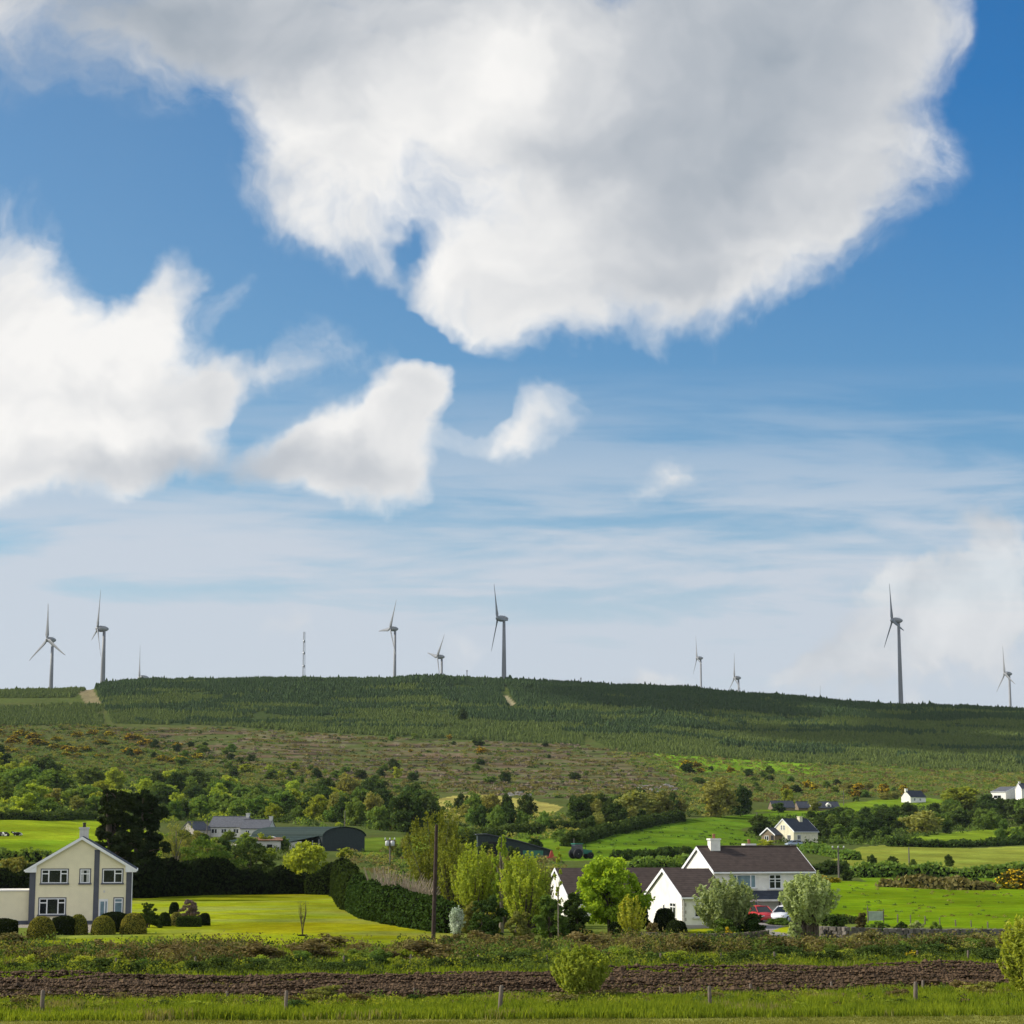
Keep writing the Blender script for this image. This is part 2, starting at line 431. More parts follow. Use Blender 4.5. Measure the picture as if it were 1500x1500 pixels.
    veil = math_('MULTIPLY', mrange(stm, 0.42, 0.70, 0, 1, True), mrange(v, v560 + 0.02, v700, 0, 0.72))
    veil = math_('MAXIMUM', veil, 0.0)
    veil = math_('MINIMUM', math_('ADD', veil, math_('MULTIPLY', math_('POWER', low, 2.4), 0.9)), 0.93)
    K = 1.0
    def scaled(col, s):
        n = N(nt, 'ShaderNodeVectorMath', operation='SCALE'); L(col, n.inputs[0]); n.inputs['Scale'].default_value = s; return n.outputs[0]
    def mixc(f, a, b):
        n = N(nt, 'ShaderNodeMix', data_type='RGBA'); L(f, n.inputs['Factor'])
        L(a, n.inputs['A'])
        if isinstance(b, tuple): n.inputs['B'].default_value = b
        else: L(b, n.inputs['B'])
        return n.outputs['Result']
    inv = 1.0 / SKY_K
    veilc = (0.52 * inv, 0.568 * inv, 0.635 * inv, 1)
    c = mixc(veil, skm.outputs[0], veilc)
    cl0 = scaled(cr.outputs['Color'], inv * SKYEXP)
    # clouds at the viewer's back are brightened, added fill for shaded fronts
    gain = N(nt, 'ShaderNodeVectorMath', operation='SCALE'); L(cl0, gain.inputs[0]); L(mrange(sep.outputs['Y'], 0.1, -0.35, 1.0, 1.4), gain.inputs['Scale']); cl = gain.outputs[0]
    brl = math_('MULTIPLY_ADD', rel, 1.3, math_('MULTIPLY_ADD', D, -0.35, math_('MULTIPLY_ADD', n3.outputs['Fac'], 0.35, 0.62)))
    crl = N(nt, 'ShaderNodeMix', data_type='RGBA'); L(brl, crl.inputs['Factor']); crl.inputs['A'].default_value = (0.30, 0.34, 0.40, 1); crl.inputs['B'].default_value = (0.86, 0.85, 0.83, 1)
    c = mixc(covL, c, scaled(crl.outputs['Result'], inv * SKYEXP))
    c = mixc(cov, c, cl)
    bg = N(nt, 'ShaderNodeBackground'); L(c, bg.inputs['Color']); bg.inputs['Strength'].default_value = SKY_K
    out = N(nt, 'ShaderNodeOutputWorld'); L(bg.outputs[0], out.inputs['Surface'])
    w.cycles.sampling_method = 'MANUAL'; w.cycles.sample_map_resolution = 512
SKYEXP = 0.88

sun = bpy.data.lights.new('sun', 'SUN'); sun.energy = 4.8; sun.angle = R(0.5); sun.color = (1.0, 0.93, 0.82)
so = bpy.data.objects.new('sun', sun); C.objects.link(so)
so.rotation_euler = SUN_DIR.to_track_quat('Z', 'Y').to_euler(); so.location = SUN_DIR * 500

cam = bpy.data.cameras.new('camera'); co = bpy.data.objects.new('camera', cam); C.objects.link(co)
cam.sensor_width = 36; cam.sensor_fit = 'HORIZONTAL'; cam.lens = 36 * F / 1500
cam.clip_start = 0.5; cam.clip_end = 60000
co.location = (0, 0, CAMH); co.rotation_euler = (pi / 2 + P, 0, 0)
S = bpy.context.scene; S.camera = co
S.view_settings.view_transform = 'Standard'; S.view_settings.look = 'None'; S.view_settings.exposure = 0.2; S.view_settings.gamma = 1
S.cycles.max_bounces = 6; S.cycles.diffuse_bounces = 3; S.cycles.glossy_bounces = 2; S.cycles.transmission_bounces = 4; S.cycles.transparent_max_bounces = 8
S.cycles.use_denoising = True; S.cycles.caustics_reflective = False; S.cycles.caustics_refractive = False
build_world()
# ------------------------------------------------------------------ terrain with its land cover
def poly_mask(px, py, poly):
    poly = np.asarray(poly, float); inside = np.zeros(px.shape, bool)
    x0, y0 = poly[:, 0], poly[:, 1]; x1, y1 = np.roll(x0, -1), np.roll(y0, -1)
    for a, b, c, d in zip(x0, y0, x1, y1):
        if b == d: continue
        cond = ((b > py) != (d > py)) & (px < (c - a) * (py - b) / (d - b) + a)
        inside ^= cond
    return inside

PLOUGH = [(-800, 1440), (0, 1432), (300, 1428), (750, 1424), (900, 1420), (1200, 1414), (1500, 1409), (2300, 1398), (2300, 1425), (1500, 1440), (1100, 1455), (800, 1459), (300, 1462), (0, 1463), (-800, 1470)]
LAWN = [(-500, 1384), (0, 1383), (200, 1385), (400, 1384), (560, 1386), (690, 1380), (660, 1366), (640, 1361), (590, 1355), (540, 1342), (512, 1326), (500, 1309), (380, 1308), (197, 1312), (150, 1322), (130, 1369), (60, 1374), (0, 1379), (-500, 1380)]
# name, object, colour, polygon (photo px)
COVERS = [
    ('hillside', (0.085, 0.080, 0.035), [(150, 1066), (330, 1066), (600, 1082), (860, 1092), (940, 1100), (990, 1140), (1000, 1166), (830, 1172), (640, 1160), (430, 1145), (330, 1120), (200, 1095)], 'cut'),
    ('hillside', (0.10, 0.125, 0.03), [(900, 1098), (1350, 1118), (1500, 1128), (1500, 1160), (1300, 1160), (1180, 1165), (1000, 1140)], ''),
    ('pasture', (0.17, 0.29, 0.03), [(960, 1105), (1200, 1118), (1200, 1135), (1000, 1130)], ''),
    ('hillside', (0.085, 0.098, 0.03), [(-300, 1030), (150, 1030), (160, 1100), (-300, 1105)], ''),
    ('pasture', (0.30, 0.27, 0.07), [(632, 1170), (700, 1163), (780, 1172), (825, 1182), (800, 1200), (640, 1200)], ''),
    ('pasture', (0.17, 0.25, 0.022), [(330, 1158), (560, 1160), (600, 1178), (380, 1180)], ''),
    ('pasture', (0.235, 0.30, 0.022), [(-300, 1200), (140, 1197), (230, 1222), (230, 1238), (-300, 1238)], ''),
    ('pasture', (0.17, 0.26, 0.02), [(-300, 1231), (240, 1231), (240, 1262), (-300, 1262)], ''),  # lower cow field, darkened in colour for the shadow lying there
    ('pasture', (0.12, 0.185, 0.022), [(660, 1246), (700, 1232), (800, 1210), (960, 1196), (1000, 1196), (900, 1225), (850, 1245), (830, 1258), (680, 1262)], ''),
    ('pasture', (0.105, 0.18, 0.02), [(815, 1262), (860, 1232), (920, 1214), (1000, 1200), (1060, 1196), (1190, 1186), (1300, 1176), (1330, 1180), (1250, 1190), (1130, 1202), (1085, 1215), (1120, 1238), (1050, 1243), (950, 1256)], ''),
    ('pasture', (0.19, 0.24, 0.03), [(900, 1262), (1050, 1245), (1055, 1262), (900, 1278)], ''),
    ('pasture', (0.16, 0.24, 0.025), [(1100, 1188), (1330, 1168), (1420, 1172), (1400, 1180), (1200, 1192)], ''),
    ('pasture', (0.18, 0.25, 0.028), [(1295, 1232), (1360, 1222), (1560, 1205), (1900, 1200), (1900, 1245), (1560, 1236), (1400, 1236)], ''),
    ('pasture', (0.205, 0.235, 0.035), [(1215, 1262), (1260, 1240), (1340, 1237), (1420, 1243), (1520, 1238), (1900, 1238), (1900, 1272), (1500, 1271), (1260, 1272)], ''),
    ('pasture', (0.14, 0.23, 0.02), [(1255, 1284), (1460, 1282), (1470, 1295), (1270, 1292)], ''),
    ('pasture', (0.145, 0.225, 0.012), [(1188, 1302), (1225, 1290), (1300, 1292), (1400, 1300), (1500, 1299), (2300, 1296), (2300, 1362), (1500, 1361), (1300, 1357), (1200, 1350)], ''),
    ('pasture', (0.12, 0.17, 0.03), [(530, 1228), (640, 1224), (650, 1250), (530, 1252)], ''),
    ('lawn', (0.215, 0.245, 0.018), LAWN, ''),
    ('yard', (0.30, 0.27, 0.22), [(-500, 1352), (0, 1352), (200, 1349), (205, 1353), (128, 1367), (110, 1366), (30, 1358), (-500, 1362)], ''),
    ('lawn', (0.20, 0.25, 0.02), [(990, 1366), (1030, 1361), (1130, 1359), (1128, 1368), (1000, 1372)], ''),
    ('driveway', (0.26, 0.24, 0.22), [(1118, 1376), (1128, 1366), (1108, 1356), (1100, 1349), (1180, 1346), (1180, 1352), (1146, 1356), (1168, 1372), (1172, 1377)], ''),
    ('lawn', (0.25, 0.30, 0.02), [(1130, 1364), (1145, 1358), (1170, 1360), (1172, 1371)], ''),
    ('ploughed_field', (0.034, 0.023, 0.015), PLOUGH, ''),
    ('field', (0.20, 0.205, 0.05), [(-3000, 1486), (0, 1486.5), (300, 1485), (800, 1484), (1500, 1479), (5000, 1476), (5000, 99999), (-3000, 99999)], ''),
]
FOREST = [
    [(138, 1004), (200, 985), (620, 980), (735, 990), (742, 1022), (790, 1042), (856, 1074), (856, 1091), (600, 1080), (420, 1070), (330, 1063), (166, 1060), (150, 1030)],
    [(733, 985), (1700, 1030), (1700, 1126), (1350, 1114), (1150, 1107), (1000, 1094), (870, 1084), (800, 1050), (752, 1026)],
]
YOUNG = [[(-300, 1008), (137, 1004), (105, 1022), (-300, 1026)], [(-300, 1036), (150, 1034), (152, 1062), (-300, 1064)], [(870, 1085), (1200, 1108), (1500, 1122), (1500, 1132), (1200, 1120), (900, 1100)]]

def build_terrain():
    pxs = np.concatenate([np.arange(-1150, -250, 14), np.arange(-250, 1750, 2.6), np.arange(1750, 2660, 14)])
    Ys = np.concatenate([np.array([8, 16, 26, 38, 52, 66, 76.]), np.exp(np.arange(math.log(82), math.log(2000), 0.0058)), np.exp(np.arange(math.log(2000), math.log(15000), 0.05))])
    U = (pxs - 750) / F * cP
    X = U[None, :] * Ys[:, None]; Y = np.repeat(Ys[:, None], len(pxs), 1)
    Z = height(X, Y)
    px, py = proj(X, Y, Z)
    jx = px + 3.0 * (fbm(X / 2.5, Y / 2.5, 21, 2) - 0.5) * np.clip(200 / Y, 0.3, 1.5)
    jy = py + 3.0 * (fbm(X / 4, Y / 4, 22, 3) - 0.5)
    vis = Y < 1790
    col = np.zeros(X.shape + (3,)); kind = np.zeros(X.shape, int)
    names = ['hillside', 'verge', 'pasture', 'lawn', 'yard', 'driveway', 'ploughed_field', 'field']
    col[:] = (0.078, 0.102, 0.026)
    near = (Y < 260); kind[near] = 1
    col[near] = (0.13, 0.165, 0.03)
    n1 = fbm(X / 40, Y / 25, 31, 4); n2 = fbm(X / 30, Y / 7, 32, 4); n3 = fbm(X / 6, Y / 3, 33, 3)
    hill = ~near
    mixb = np.clip((n1 - 0.45) * 3, 0, 1)[..., None] * hill[..., None]
    col = col * (1 - 0.5 * mixb) + np.array((0.10, 0.095, 0.035)) * 0.5 * mixb
    for nm, c, poly, fl in COVERS:
        m = poly_mask(jx, jy, poly) & vis
        cc = np.array(c)
        if nm == 'lawn': cc = cc * np.array((1.0, 1.03, 0.55))
        if nm == 'pasture' and c[1] > c[0] * 1.15: cc = cc * np.array((0.90, 0.92, 0.6))
        if fl == 'cut':
            s = np.clip((n2 - 0.50) * 5, 0, 1)[..., None]; s2 = np.clip((n3 - 0.55) * 5, 0, 1)[..., None]
            f = np.array((0.085, 0.105, 0.03)) * (1 - s) + np.array((0.15, 0.105, 0.065)) * s
            f = f * (1 - 0.5 * s2) + np.array((0.22, 0.18, 0.12)) * 0.5 * s2
            s3 = np.clip((fbm(X / 60, Y / 6, 37, 3) - 0.56) * 9, 0, 1)[..., None]
            f = f * (1 - s3) + np.array((0.05, 0.04, 0.025)) * s3
            col[m] = f[m]; kind[m] = names.index(nm)
        else:
            col[m] = cc; kind[m] = names.index(nm)
    for poly in FOREST:
        m = poly_mask(px, py, poly) & (Y > 900); col[m] = (0.05, 0.072, 0.022)
    col[Y > 1780] = (0.05, 0.07, 0.02)
    track = poly_mask(px, py, [(733, 1020), (740, 1018), (756, 1030), (750, 1034)]) & (Y > 900); col[track] = (0.35, 0.30, 0.17)
    gap = poly_mask(px, py, [(112, 1010), (136, 1010), (150, 1032), (128, 1034)]) & (Y > 900); col[gap] = (0.20, 0.17, 0.09)
    scar = poly_mask(px, py, [(1240, 1068), (1262, 1072), (1300, 1088), (1358, 1108), (1340, 1108), (1290, 1092)]) & (Y > 900)
    col[scar] = col[scar] * 0.6 + np.array((0.13, 0.09, 0.06)) * 0.4
    # real variation of the sward
    v = 0.82 + 0.36 * fbm(X / 18, Y / 18, 41, 4)
    col = col * v[..., None]
    lw = np.clip((fbm(X / 11, Y / 22, 43, 4) - 0.45) * 3, 0, 1)[..., None] * (kind == 3)[..., None]
    col = col * (1 - lw) + col * np.array((1.28, 1.04, 0.8)) * lw
    lp = np.clip((fbm(X / 16, Y / 9, 47, 3) - 0.56) * 6, 0, 1)[..., None] * (kind == 3)[..., None]
    col = col * (1 - lp) + (col * 0.9 + np.array((0.02, 0.02, 0.03))) * lp
    ps = np.clip((fbm(X / 10, Y / 20, 49, 4) - 0.5) * 3, -0.6, 0.6)[..., None] * ((kind == 2) | (kind == 3))[..., None]
    col = col * (1 + 0.35 * ps)
    col = np.clip(col, 0.005, 1)
    Z2 = Z.copy()
    pl = (kind == 6)
    nr, nc = X.shape
    idx = np.arange(nr * nc).reshape(nr, nc)
    quads = np.stack([idx[:-1, :-1], idx[:-1, 1:], idx[1:, 1:], idx[1:, :-1]], -1).reshape(-1, 4)
    fk = kind[:-1, :-1].ravel()
    V = np.stack([X, Y, Z2], -1).reshape(-1, 3); CC = col.reshape(-1, 3)
    for ki, nm in enumerate(names):
        q = quads[fk == ki]
        if not len(q): continue
        used, inv = np.unique(q.ravel(), return_inverse=True)
        me = mesh_np(nm, V[used], [inv.reshape(-1, 4)], M['plough'] if nm == 'ploughed_field' else M['ground'] if nm in ('hillside', 'verge', 'pasture', 'lawn', 'field') else M['gravel'], smooth=True, col=CC[used])
        tag(link(nm, me), kind='structure')
    # far ground out to the horizon, under and round the modelled country
    s = 26000.0
    me = mesh_np('ground', [(-s, -s, -6), (s, -s, -6), (s, s, -6), (-s, s, -6)], [[(0, 1, 2, 3)]], M['ground'], col=np.tile(np.array((0.10, 0.14, 0.03)), (4, 1)))
    tag(link('ground', me), kind='structure')

def groundmat(name, scale=1.0, rough=0.9, var=0.28, bump=0.5):
    m = bpy.data.materials.new(name); m.use_nodes = True
    nt = m.node_tree; b = nt.nodes['Principled BSDF']; L = nt.links.new
    at_ = N(nt, 'ShaderNodeAttribute', attribute_name='tint'); tc = N(nt, 'ShaderNodeTexCoord')
    def nz(s, d, ro=0.6):
        n = N(nt, 'ShaderNodeTexNoise'); n.inputs['Scale'].default_value = s; n.inputs['Detail'].default_value = d; n.inputs['Roughness'].default_value = ro
        L(tc.outputs['Object'], n.inputs['Vector']); return n
    a = nz(0.35 * scale, 8, 0.65); c = nz(2.6 * scale, 5, 0.7)
    m1 = N(nt, 'ShaderNodeMapRange'); m1.inputs['From Min'].default_value = 0.3; m1.inputs['From Max'].default_value = 0.7; m1.inputs['To Min'].default_value = 1 - var; m1.inputs['To Max'].default_value = 1 + var
    m2 = N(nt, 'ShaderNodeMapRange'); m2.inputs['From Min'].default_value = 0.3; m2.inputs['From Max'].default_value = 0.7; m2.inputs['To Min'].default_value = 1 - var; m2.inputs['To Max'].default_value = 1 + var
    L(a.outputs['Fac'], m1.inputs['Value']); L(c.outputs['Fac'], m2.inputs['Value'])
    k = N(nt, 'ShaderNodeMath', operation='MULTIPLY'); L(m1.outputs[0], k.inputs[0]); L(m2.outputs[0], k.inputs[1])
    s = N(nt, 'ShaderNodeVectorMath', operation='SCALE'); L(at_.outputs['Color'], s.inputs[0]); L(k.outputs[0], s.inputs['Scale'])
    # a drier, yellower grass in patches
    h = N(nt, 'ShaderNodeHueSaturation'); L(s.outputs[0], h.inputs['Color'])
    p = nz(0.12 * scale, 6); mh = N(nt, 'ShaderNodeMapRange'); mh.inputs['From Min'].default_value = 0.3; mh.inputs['From Max'].default_value = 0.7
    mh.inputs['To Min'].default_value = 0.485; mh.inputs['To Max'].default_value = 0.515; L(p.outputs['Fac'], mh.inputs['Value']); L(mh.outputs[0], h.inputs['Hue'])
    L(h.outputs[0], b.inputs['Base Color']); b.inputs['Roughness'].default_value = rough; b.inputs['Specular IOR Level'].default_value = 0.0
    bp = N(nt, 'ShaderNodeBump'); bp.inputs['Strength'].default_value = bump; bp.inputs['Distance'].default_value = 0.25
    L(c.outputs['Fac'], bp.inputs['Height']); L(bp.outputs['Normal'], b.inputs['Normal'])
    return m
M = {}
M['ground'] = groundmat('grass_ground')
M['plough'] = groundmat('ploughed_soil', 2.0, var=0.4, bump=1.0)
M['gravel'] = groundmat('gravel', 4.0, var=0.12)
build_terrain()
# ------------------------------------------------------------------ building materials
def tilemat(name, col, course=0.32, rough=0.75, var=0.2):
    """roof covering in horizontal courses"""
    m = bpy.data.materials.new(name); m.use_nodes = True
    nt = m.node_tree; b = nt.nodes['Principled BSDF']; L = nt.links.new
    tc = N(nt, 'ShaderNodeTexCoord'); sep = N(nt, 'ShaderNodeSeparateXYZ'); L(tc.outputs['Object'], sep.inputs[0])
    dv = N(nt, 'ShaderNodeMath', operation='DIVIDE'); L(sep.outputs['Z'], dv.inputs[0]); dv.inputs[1].default_value = course * 0.5
    fr = N(nt, 'ShaderNodeMath', operation='FRACT'); L(dv.outputs[0], fr.inputs[0])
    ln = N(nt, 'ShaderNodeMapRange'); ln.inputs['From Min'].default_value = 0.0; ln.inputs['From Max'].default_value = 0.3; ln.inputs['To Min'].default_value = 0.55; ln.inputs['To Max'].default_value = 1.0
    L(fr.outputs[0], ln.inputs['Value'])
    nz = N(nt, 'ShaderNodeTexNoise'); nz.inputs['Scale'].default_value = 2.2; nz.inputs['Detail'].default_value = 6; L(tc.outputs['Object'], nz.inputs['Vector'])
    mr = N(nt, 'ShaderNodeMapRange'); mr.inputs['From Min'].default_value = 0.3; mr.inputs['From Max'].default_value = 0.7; mr.inputs['To Min'].default_value = 1 - var; mr.inputs['To Max'].default_value = 1 + var
    L(nz.outputs['Fac'], mr.inputs['Value'])
    k = N(nt, 'ShaderNodeMath', operation='MULTIPLY'); L(ln.outputs[0], k.inputs[0]); L(mr.outputs[0], k.inputs[1])
    s = N(nt, 'ShaderNodeVectorMath', operation='SCALE'); s.inputs[0].default_value = col; L(k.outputs[0], s.inputs['Scale']); L(s.outputs[0], b.inputs['Base Color'])
    b.inputs['Roughness'].default_value = rough; b.inputs['Specular IOR Level'].default_value = 0.12
    bp = N(nt, 'ShaderNodeBump'); bp.inputs['Strength'].default_value = 0.6; bp.inputs['Distance'].default_value = 0.04; L(fr.outputs[0], bp.inputs['Height']); L(bp.outputs[0], b.inputs['Normal'])
    return m

def streakmat(name, col, var=0.12, dirt=0.25):
    """painted render with weather streaks"""
    m = mat(name, col, 0.85, 0.2, var=var, vscale=1.2, bump=0.15, bscale=30)
    nt = m.node_tree; L = nt.links.new; b = nt.nodes['Principled BSDF']
    tc = N(nt, 'ShaderNodeTexCoord'); mp = N(nt, 'ShaderNodeMapping'); mp.inputs['Scale'].default_value = (3.0, 3.0, 0.25); L(tc.outputs['Object'], mp.inputs[0])
    nz = N(nt, 'ShaderNodeTexNoise'); nz.inputs['Scale'].default_value = 1.6; nz.inputs['Detail'].default_value = 6; L(mp.outputs[0], nz.inputs[0])
    mr = N(nt, 'ShaderNodeMapRange'); mr.inputs['From Min'].default_value = 0.5; mr.inputs['From Max'].default_value = 0.8; mr.inputs['To Max'].default_value = dirt
    L(nz.outputs['Fac'], mr.inputs['Value'])
    src = b.inputs['Base Color'].links[0].from_socket
    mx = N(nt, 'ShaderNodeMix', data_type='RGBA'); L(mr.outputs[0], mx.inputs['Factor']); L(src, mx.inputs['A'])
    mx.inputs['B'].default_value = (col[0] * 0.55, col[1] * 0.55, col[2] * 0.5, 1); L(mx.outputs['Result'], b.inputs['Base Color'])
    return m

def stonemat(name, c1, c2, scale=3.0):
    m = bpy.data.materials.new(name); m.use_nodes = True
    nt = m.node_tree; b = nt.nodes['Principled BSDF']; L = nt.links.new
    geo = N(nt, 'ShaderNodeNewGeometry'); tc = N(nt, 'ShaderNodeTexCoord')
    nz = N(nt, 'ShaderNodeTexNoise'); nz.inputs['Scale'].default_value = scale; nz.inputs['Detail'].default_value = 5; L(tc.outputs['Object'], nz.inputs[0])
    ad = N(nt, 'ShaderNodeMath', operation='MULTIPLY_ADD'); L(geo.outputs['Random Per Island'], ad.inputs[0]); ad.inputs[1].default_value = 0.6
    mm = N(nt, 'ShaderNodeMath', operation='MULTIPLY'); L(nz.outputs['Fac'], mm.inputs[0]); mm.inputs[1].default_value = 0.4; L(mm.outputs[0], ad.inputs[2])
    mx = N(nt, 'ShaderNodeMix', data_type='RGBA'); L(ad.outputs[0], mx.inputs['Factor']); mx.inputs['A'].default_value = (*c1, 1); mx.inputs['B'].default_value = (*c2, 1)
    L(mx.outputs['Result'], b.inputs['Base Color']); b.inputs['Roughness'].default_value = 0.9; b.inputs['Specular IOR Level'].default_value = 0.2
    return m

M['cream'] = streakmat('cream_render', (0.80, 0.73, 0.51), var=0.05, dirt=0.07)
M['white'] = streakmat('white_render', (0.80, 0.77, 0.70), dirt=0.12)
M['offwhite'] = streakmat('pale_render', (0.62, 0.60, 0.55))
M['yellowish'] = streakmat('pale_cream_render', (0.76, 0.70, 0.50))
M['grey'] = streakmat('grey_paint', (0.10, 0.105, 0.125), dirt=0.1)
M['plinth'] = streakmat('plinth_render', (0.42, 0.38, 0.33))
M['fascia'] = mat('white_paint', (0.82, 0.82, 0.82), 0.45, 0.4, var=0.05)
M['upvc'] = mat('white_frame', (0.80, 0.80, 0.80), 0.35, 0.5, var=0.04)
M['browntile'] = tilemat('brown_roof_tiles', (0.072, 0.054, 0.045))
M['slate'] = tilemat('dark_slate', (0.055, 0.062, 0.078), 0.3)
M['greyslate'] = tilemat('grey_slate', (0.11, 0.115, 0.13), 0.4)
M['rustroof'] = tilemat('rusty_iron', (0.22, 0.12, 0.07), 0.8)
M['glass'] = glassmat('window_glass')
M['glassblue'] = glassmat('curtained_glass', (0.16, 0.24, 0.28), 0.12)
M['curtain'] = mat('net_curtain', (0.45, 0.45, 0.43), 0.6, 0.4)
M['stone'] = stonemat('grey_stone', (0.05, 0.045, 0.038), (0.25, 0.22, 0.19))
M['darkstone'] = stonemat('mossy_stone', (0.03, 0.028, 0.02), (0.14, 0.12, 0.09))
M['brownstone'] = stonemat('brown_stone', (0.10, 0.075, 0.05), (0.28, 0.22, 0.15))
M['barngreen'] = tilemat('green_iron', (0.028, 0.046, 0.040), 0.9, 0.8, 0.1)
M['barndark'] = mat('dark_green_cladding', (0.022, 0.034, 0.034), 0.6, 0.3, var=0.25)
M['pot'] = mat('clay_pot', (0.30, 0.14, 0.08), 0.8)
M['darkpot'] = mat('sooty_pot', (0.05, 0.045, 0.04), 0.8)
M['wood'] = mat('weathered_wood', (0.16, 0.13, 0.10), 0.85, 0.2, var=0.3, vscale=5)
M['creosote'] = mat('creosoted_wood', (0.055, 0.036, 0.026), 0.8, 0.25, var=0.35, vscale=4)
M['polewood'] = mat('grey_pole_wood', (0.15, 0.13, 0.115), 0.85, 0.2, var=0.25)
M['metal'] = mat('galvanised_steel', (0.42, 0.43, 0.44), 0.5, 0.5, metal=0.4)
M['black'] = mat('black_rubber', (0.015, 0.015, 0.015), 0.7, 0.3)
M['insul'] = mat('white_insulator', (0.5, 0.5, 0.48), 0.25, 0.5)

def window(root, fr, x0, x1, z0, z1, mull=(), trans=None, sill=True, frame=None, glass='glass', surround=None, bars=0, curtain=False):
    """fr: (origin, along, outward, up). frame bars with the pane behind, a sill below: children of the house"""
    o, ex, ey, ez = fr
    f = MB(); b = 0.075
    for a, c in ((x0, x0 + b), (x1 - b, x1)): f.box(a, c, -0.05, 0.05, z0, z1, fr)
    for a, c in ((z0, z0 + b), (z1 - b, z1)): f.box(x0 + b, x1 - b, -0.05, 0.048, a, c, fr)
    for mx in mull: f.box(mx - 0.05, mx + 0.05, -0.05, 0.046, z0 + b, z1 - b, fr)
    if trans:
        for (a, c, tz) in trans: f.box(a, c, -0.05, 0.044, tz - 0.045, tz + 0.045, fr)
    for i in range(bars):
        zz = z0 + (z1 - z0) * (i + 1) / (bars + 1); f.box(x0 + b, x1 - b, -0.05, 0.03, zz - 0.02, zz + 0.02, fr)
        xx = x0 + (x1 - x0) * (i + 1) / (bars + 1); f.box(xx - 0.02, xx + 0.02, -0.05, 0.031, z0 + b, z1 - b, fr)
    w = f.build('window', M[frame or 'upvc'], root)
    p = MB(); p.box(x0 + 0.02, x1 - 0.02, -0.04, 0.008, z0 + 0.02, z1 - 0.02, fr); p.build('pane', M[glass], w)
    if curtain:
        c = MB()
        for a, d in ((x0 + 0.08, x0 + 0.30), (x1 - 0.30, x1 - 0.08)): c.box(a, d, -0.03, 0.012, z0 + 0.08, z1 - 0.08, fr)
        c.build('curtain', M['curtain'], w)
    if surround:
        s = MB(); t = 0.09
        s.box(x0 - t, x0, -0.05, 0.03, z0, z1 + t, fr); s.box(x1, x1 + t, -0.05, 0.03, z0, z1 + t, fr); s.box(x0, x1, -0.05, 0.029, z1, z1 + t, fr)
        s.build('surround', M[surround], w)
    if sill:
        s = MB(); s.box(x0 - 0.15, x1 + 0.15, -0.05, 0.14, z0 - 0.13, z0, fr); s.build('sill', M[surround or 'offwhite'], w)
    return w

def gable_body(root, L, W, eave, rise, wall, roof, over=0.25, verge=0.12, thick=0.16, barge=None, base=-1.0, hipR=False):
    """ridge along local x (0..L), depth along local y (0..W); returns wall and roof parts"""
    mb = MB()
    mb.prism([(0, 0, base), (0, W, base), (0, W, eave), (0, W / 2, eave + rise), (0, 0, eave)], (L, 0, 0))
    wl = mb.build('wall', M[wall], root)
    k = rise / (W / 2)
    rf = MB(); e = 0.03
    z0 = eave - over * k + e; zt = eave + rise + e
    for sgn in (0, 1):
        y0 = -over if sgn == 0 else W + over
        rf.prism([(-verge, y0, z0), (-verge, W / 2, zt), (-verge, W / 2, zt + thick), (-verge, y0, z0 + thick)], (L + 2 * verge, 0, 0))
    r = rf.build('roof', M[roof], root)
    rg = MB(); rg.tube([(-verge, W / 2, zt + thick), (L + verge, W / 2, zt + thick)], 0.11, 8); rg.build('ridge_tiles', M[roof], r)
    if barge:
        d = 0.26
        for xx in (-verge - 0.035, L + verge):
            b = MB()
            for y0 in (-over, W + over):
                b.prism([(xx, y0, z0 + thick + 0.02), (xx, W / 2, zt + thick + 0.02), (xx, W / 2, zt + thick - d), (xx, y0, z0 + thick - d)], (0.035, 0, 0))
            b.build('bargeboard', M[barge], root)
        for y0, s in ((-over, -1), (W + over, 1)):
            g = MB(); g.box(-verge, L + verge, min(y0, y0 + s * 0.1), max(y0, y0 + s * 0.1), z0 - 0.04, z0 + 0.1)
            g.build('gutter', M[barge], root)
    return wl, r

def chimney(roof, x, y, z0, z1, w=0.9, d=0.6, wallm='white', pots=1, potm='pot'):
    b = MB(); b.box(x - w / 2, x + w / 2, y - d / 2, y + d / 2, z0, z1 - 0.15)
    b.box(x - w / 2 - 0.07, x + w / 2 + 0.07, y - d / 2 - 0.07, y + d / 2 + 0.07, z1 - 0.15, z1)
    ch = b.build('chimney', M[wallm], roof)
    p = MB()
    for i in range(pots):
        ox = x + (i - (pots - 1) / 2) * 0.4
        p.lathe([(0.15, z1 - 0.01), (0.13, z1 + 0.3), (0.16, z1 + 0.34), (0.16, z1 + 0.42)], 10, (Vector((ox, y, 0)), Vector((1, 0, 0)), Vector((0, 1, 0)), Vector((0, 0, 1))))
    # part depth: house > roof > chimney, so the pots are part of the stack's mesh
    me = p.mesh('chimney', M[potm])
    import bmesh
    bm = bmesh.new(); bm.from_mesh(ch.data); n0 = len(bm.faces)
    bm.from_mesh(me); bm.faces.ensure_lookup_table()
    for f in bm.faces[n0:]: f.material_index = 1
    bm.to_mesh(ch.data); bm.free(); ch.data.materials.append(M[potm]); bpy.data.meshes.remove(me)
    return ch

def frames(L, W):
    """wall frames in local axes for the four sides: front y=0, back y=W, left x=0, right x=L"""
    Z = Vector((0, 0, 1))
    return dict(front=(Vector((0, 0, 0)), Vector((1, 0, 0)), Vector((0, -1, 0)), Z),
                back=(Vector((L, W, 0)), Vector((-1, 0, 0)), Vector((0, 1, 0)), Z),
                left=(Vector((0, W, 0)), Vector((0, -1, 0)), Vector((-1, 0, 0)), Z),
                right=(Vector((L, 0, 0)), Vector((0, 1, 0)), Vector((1, 0, 0)), Z))

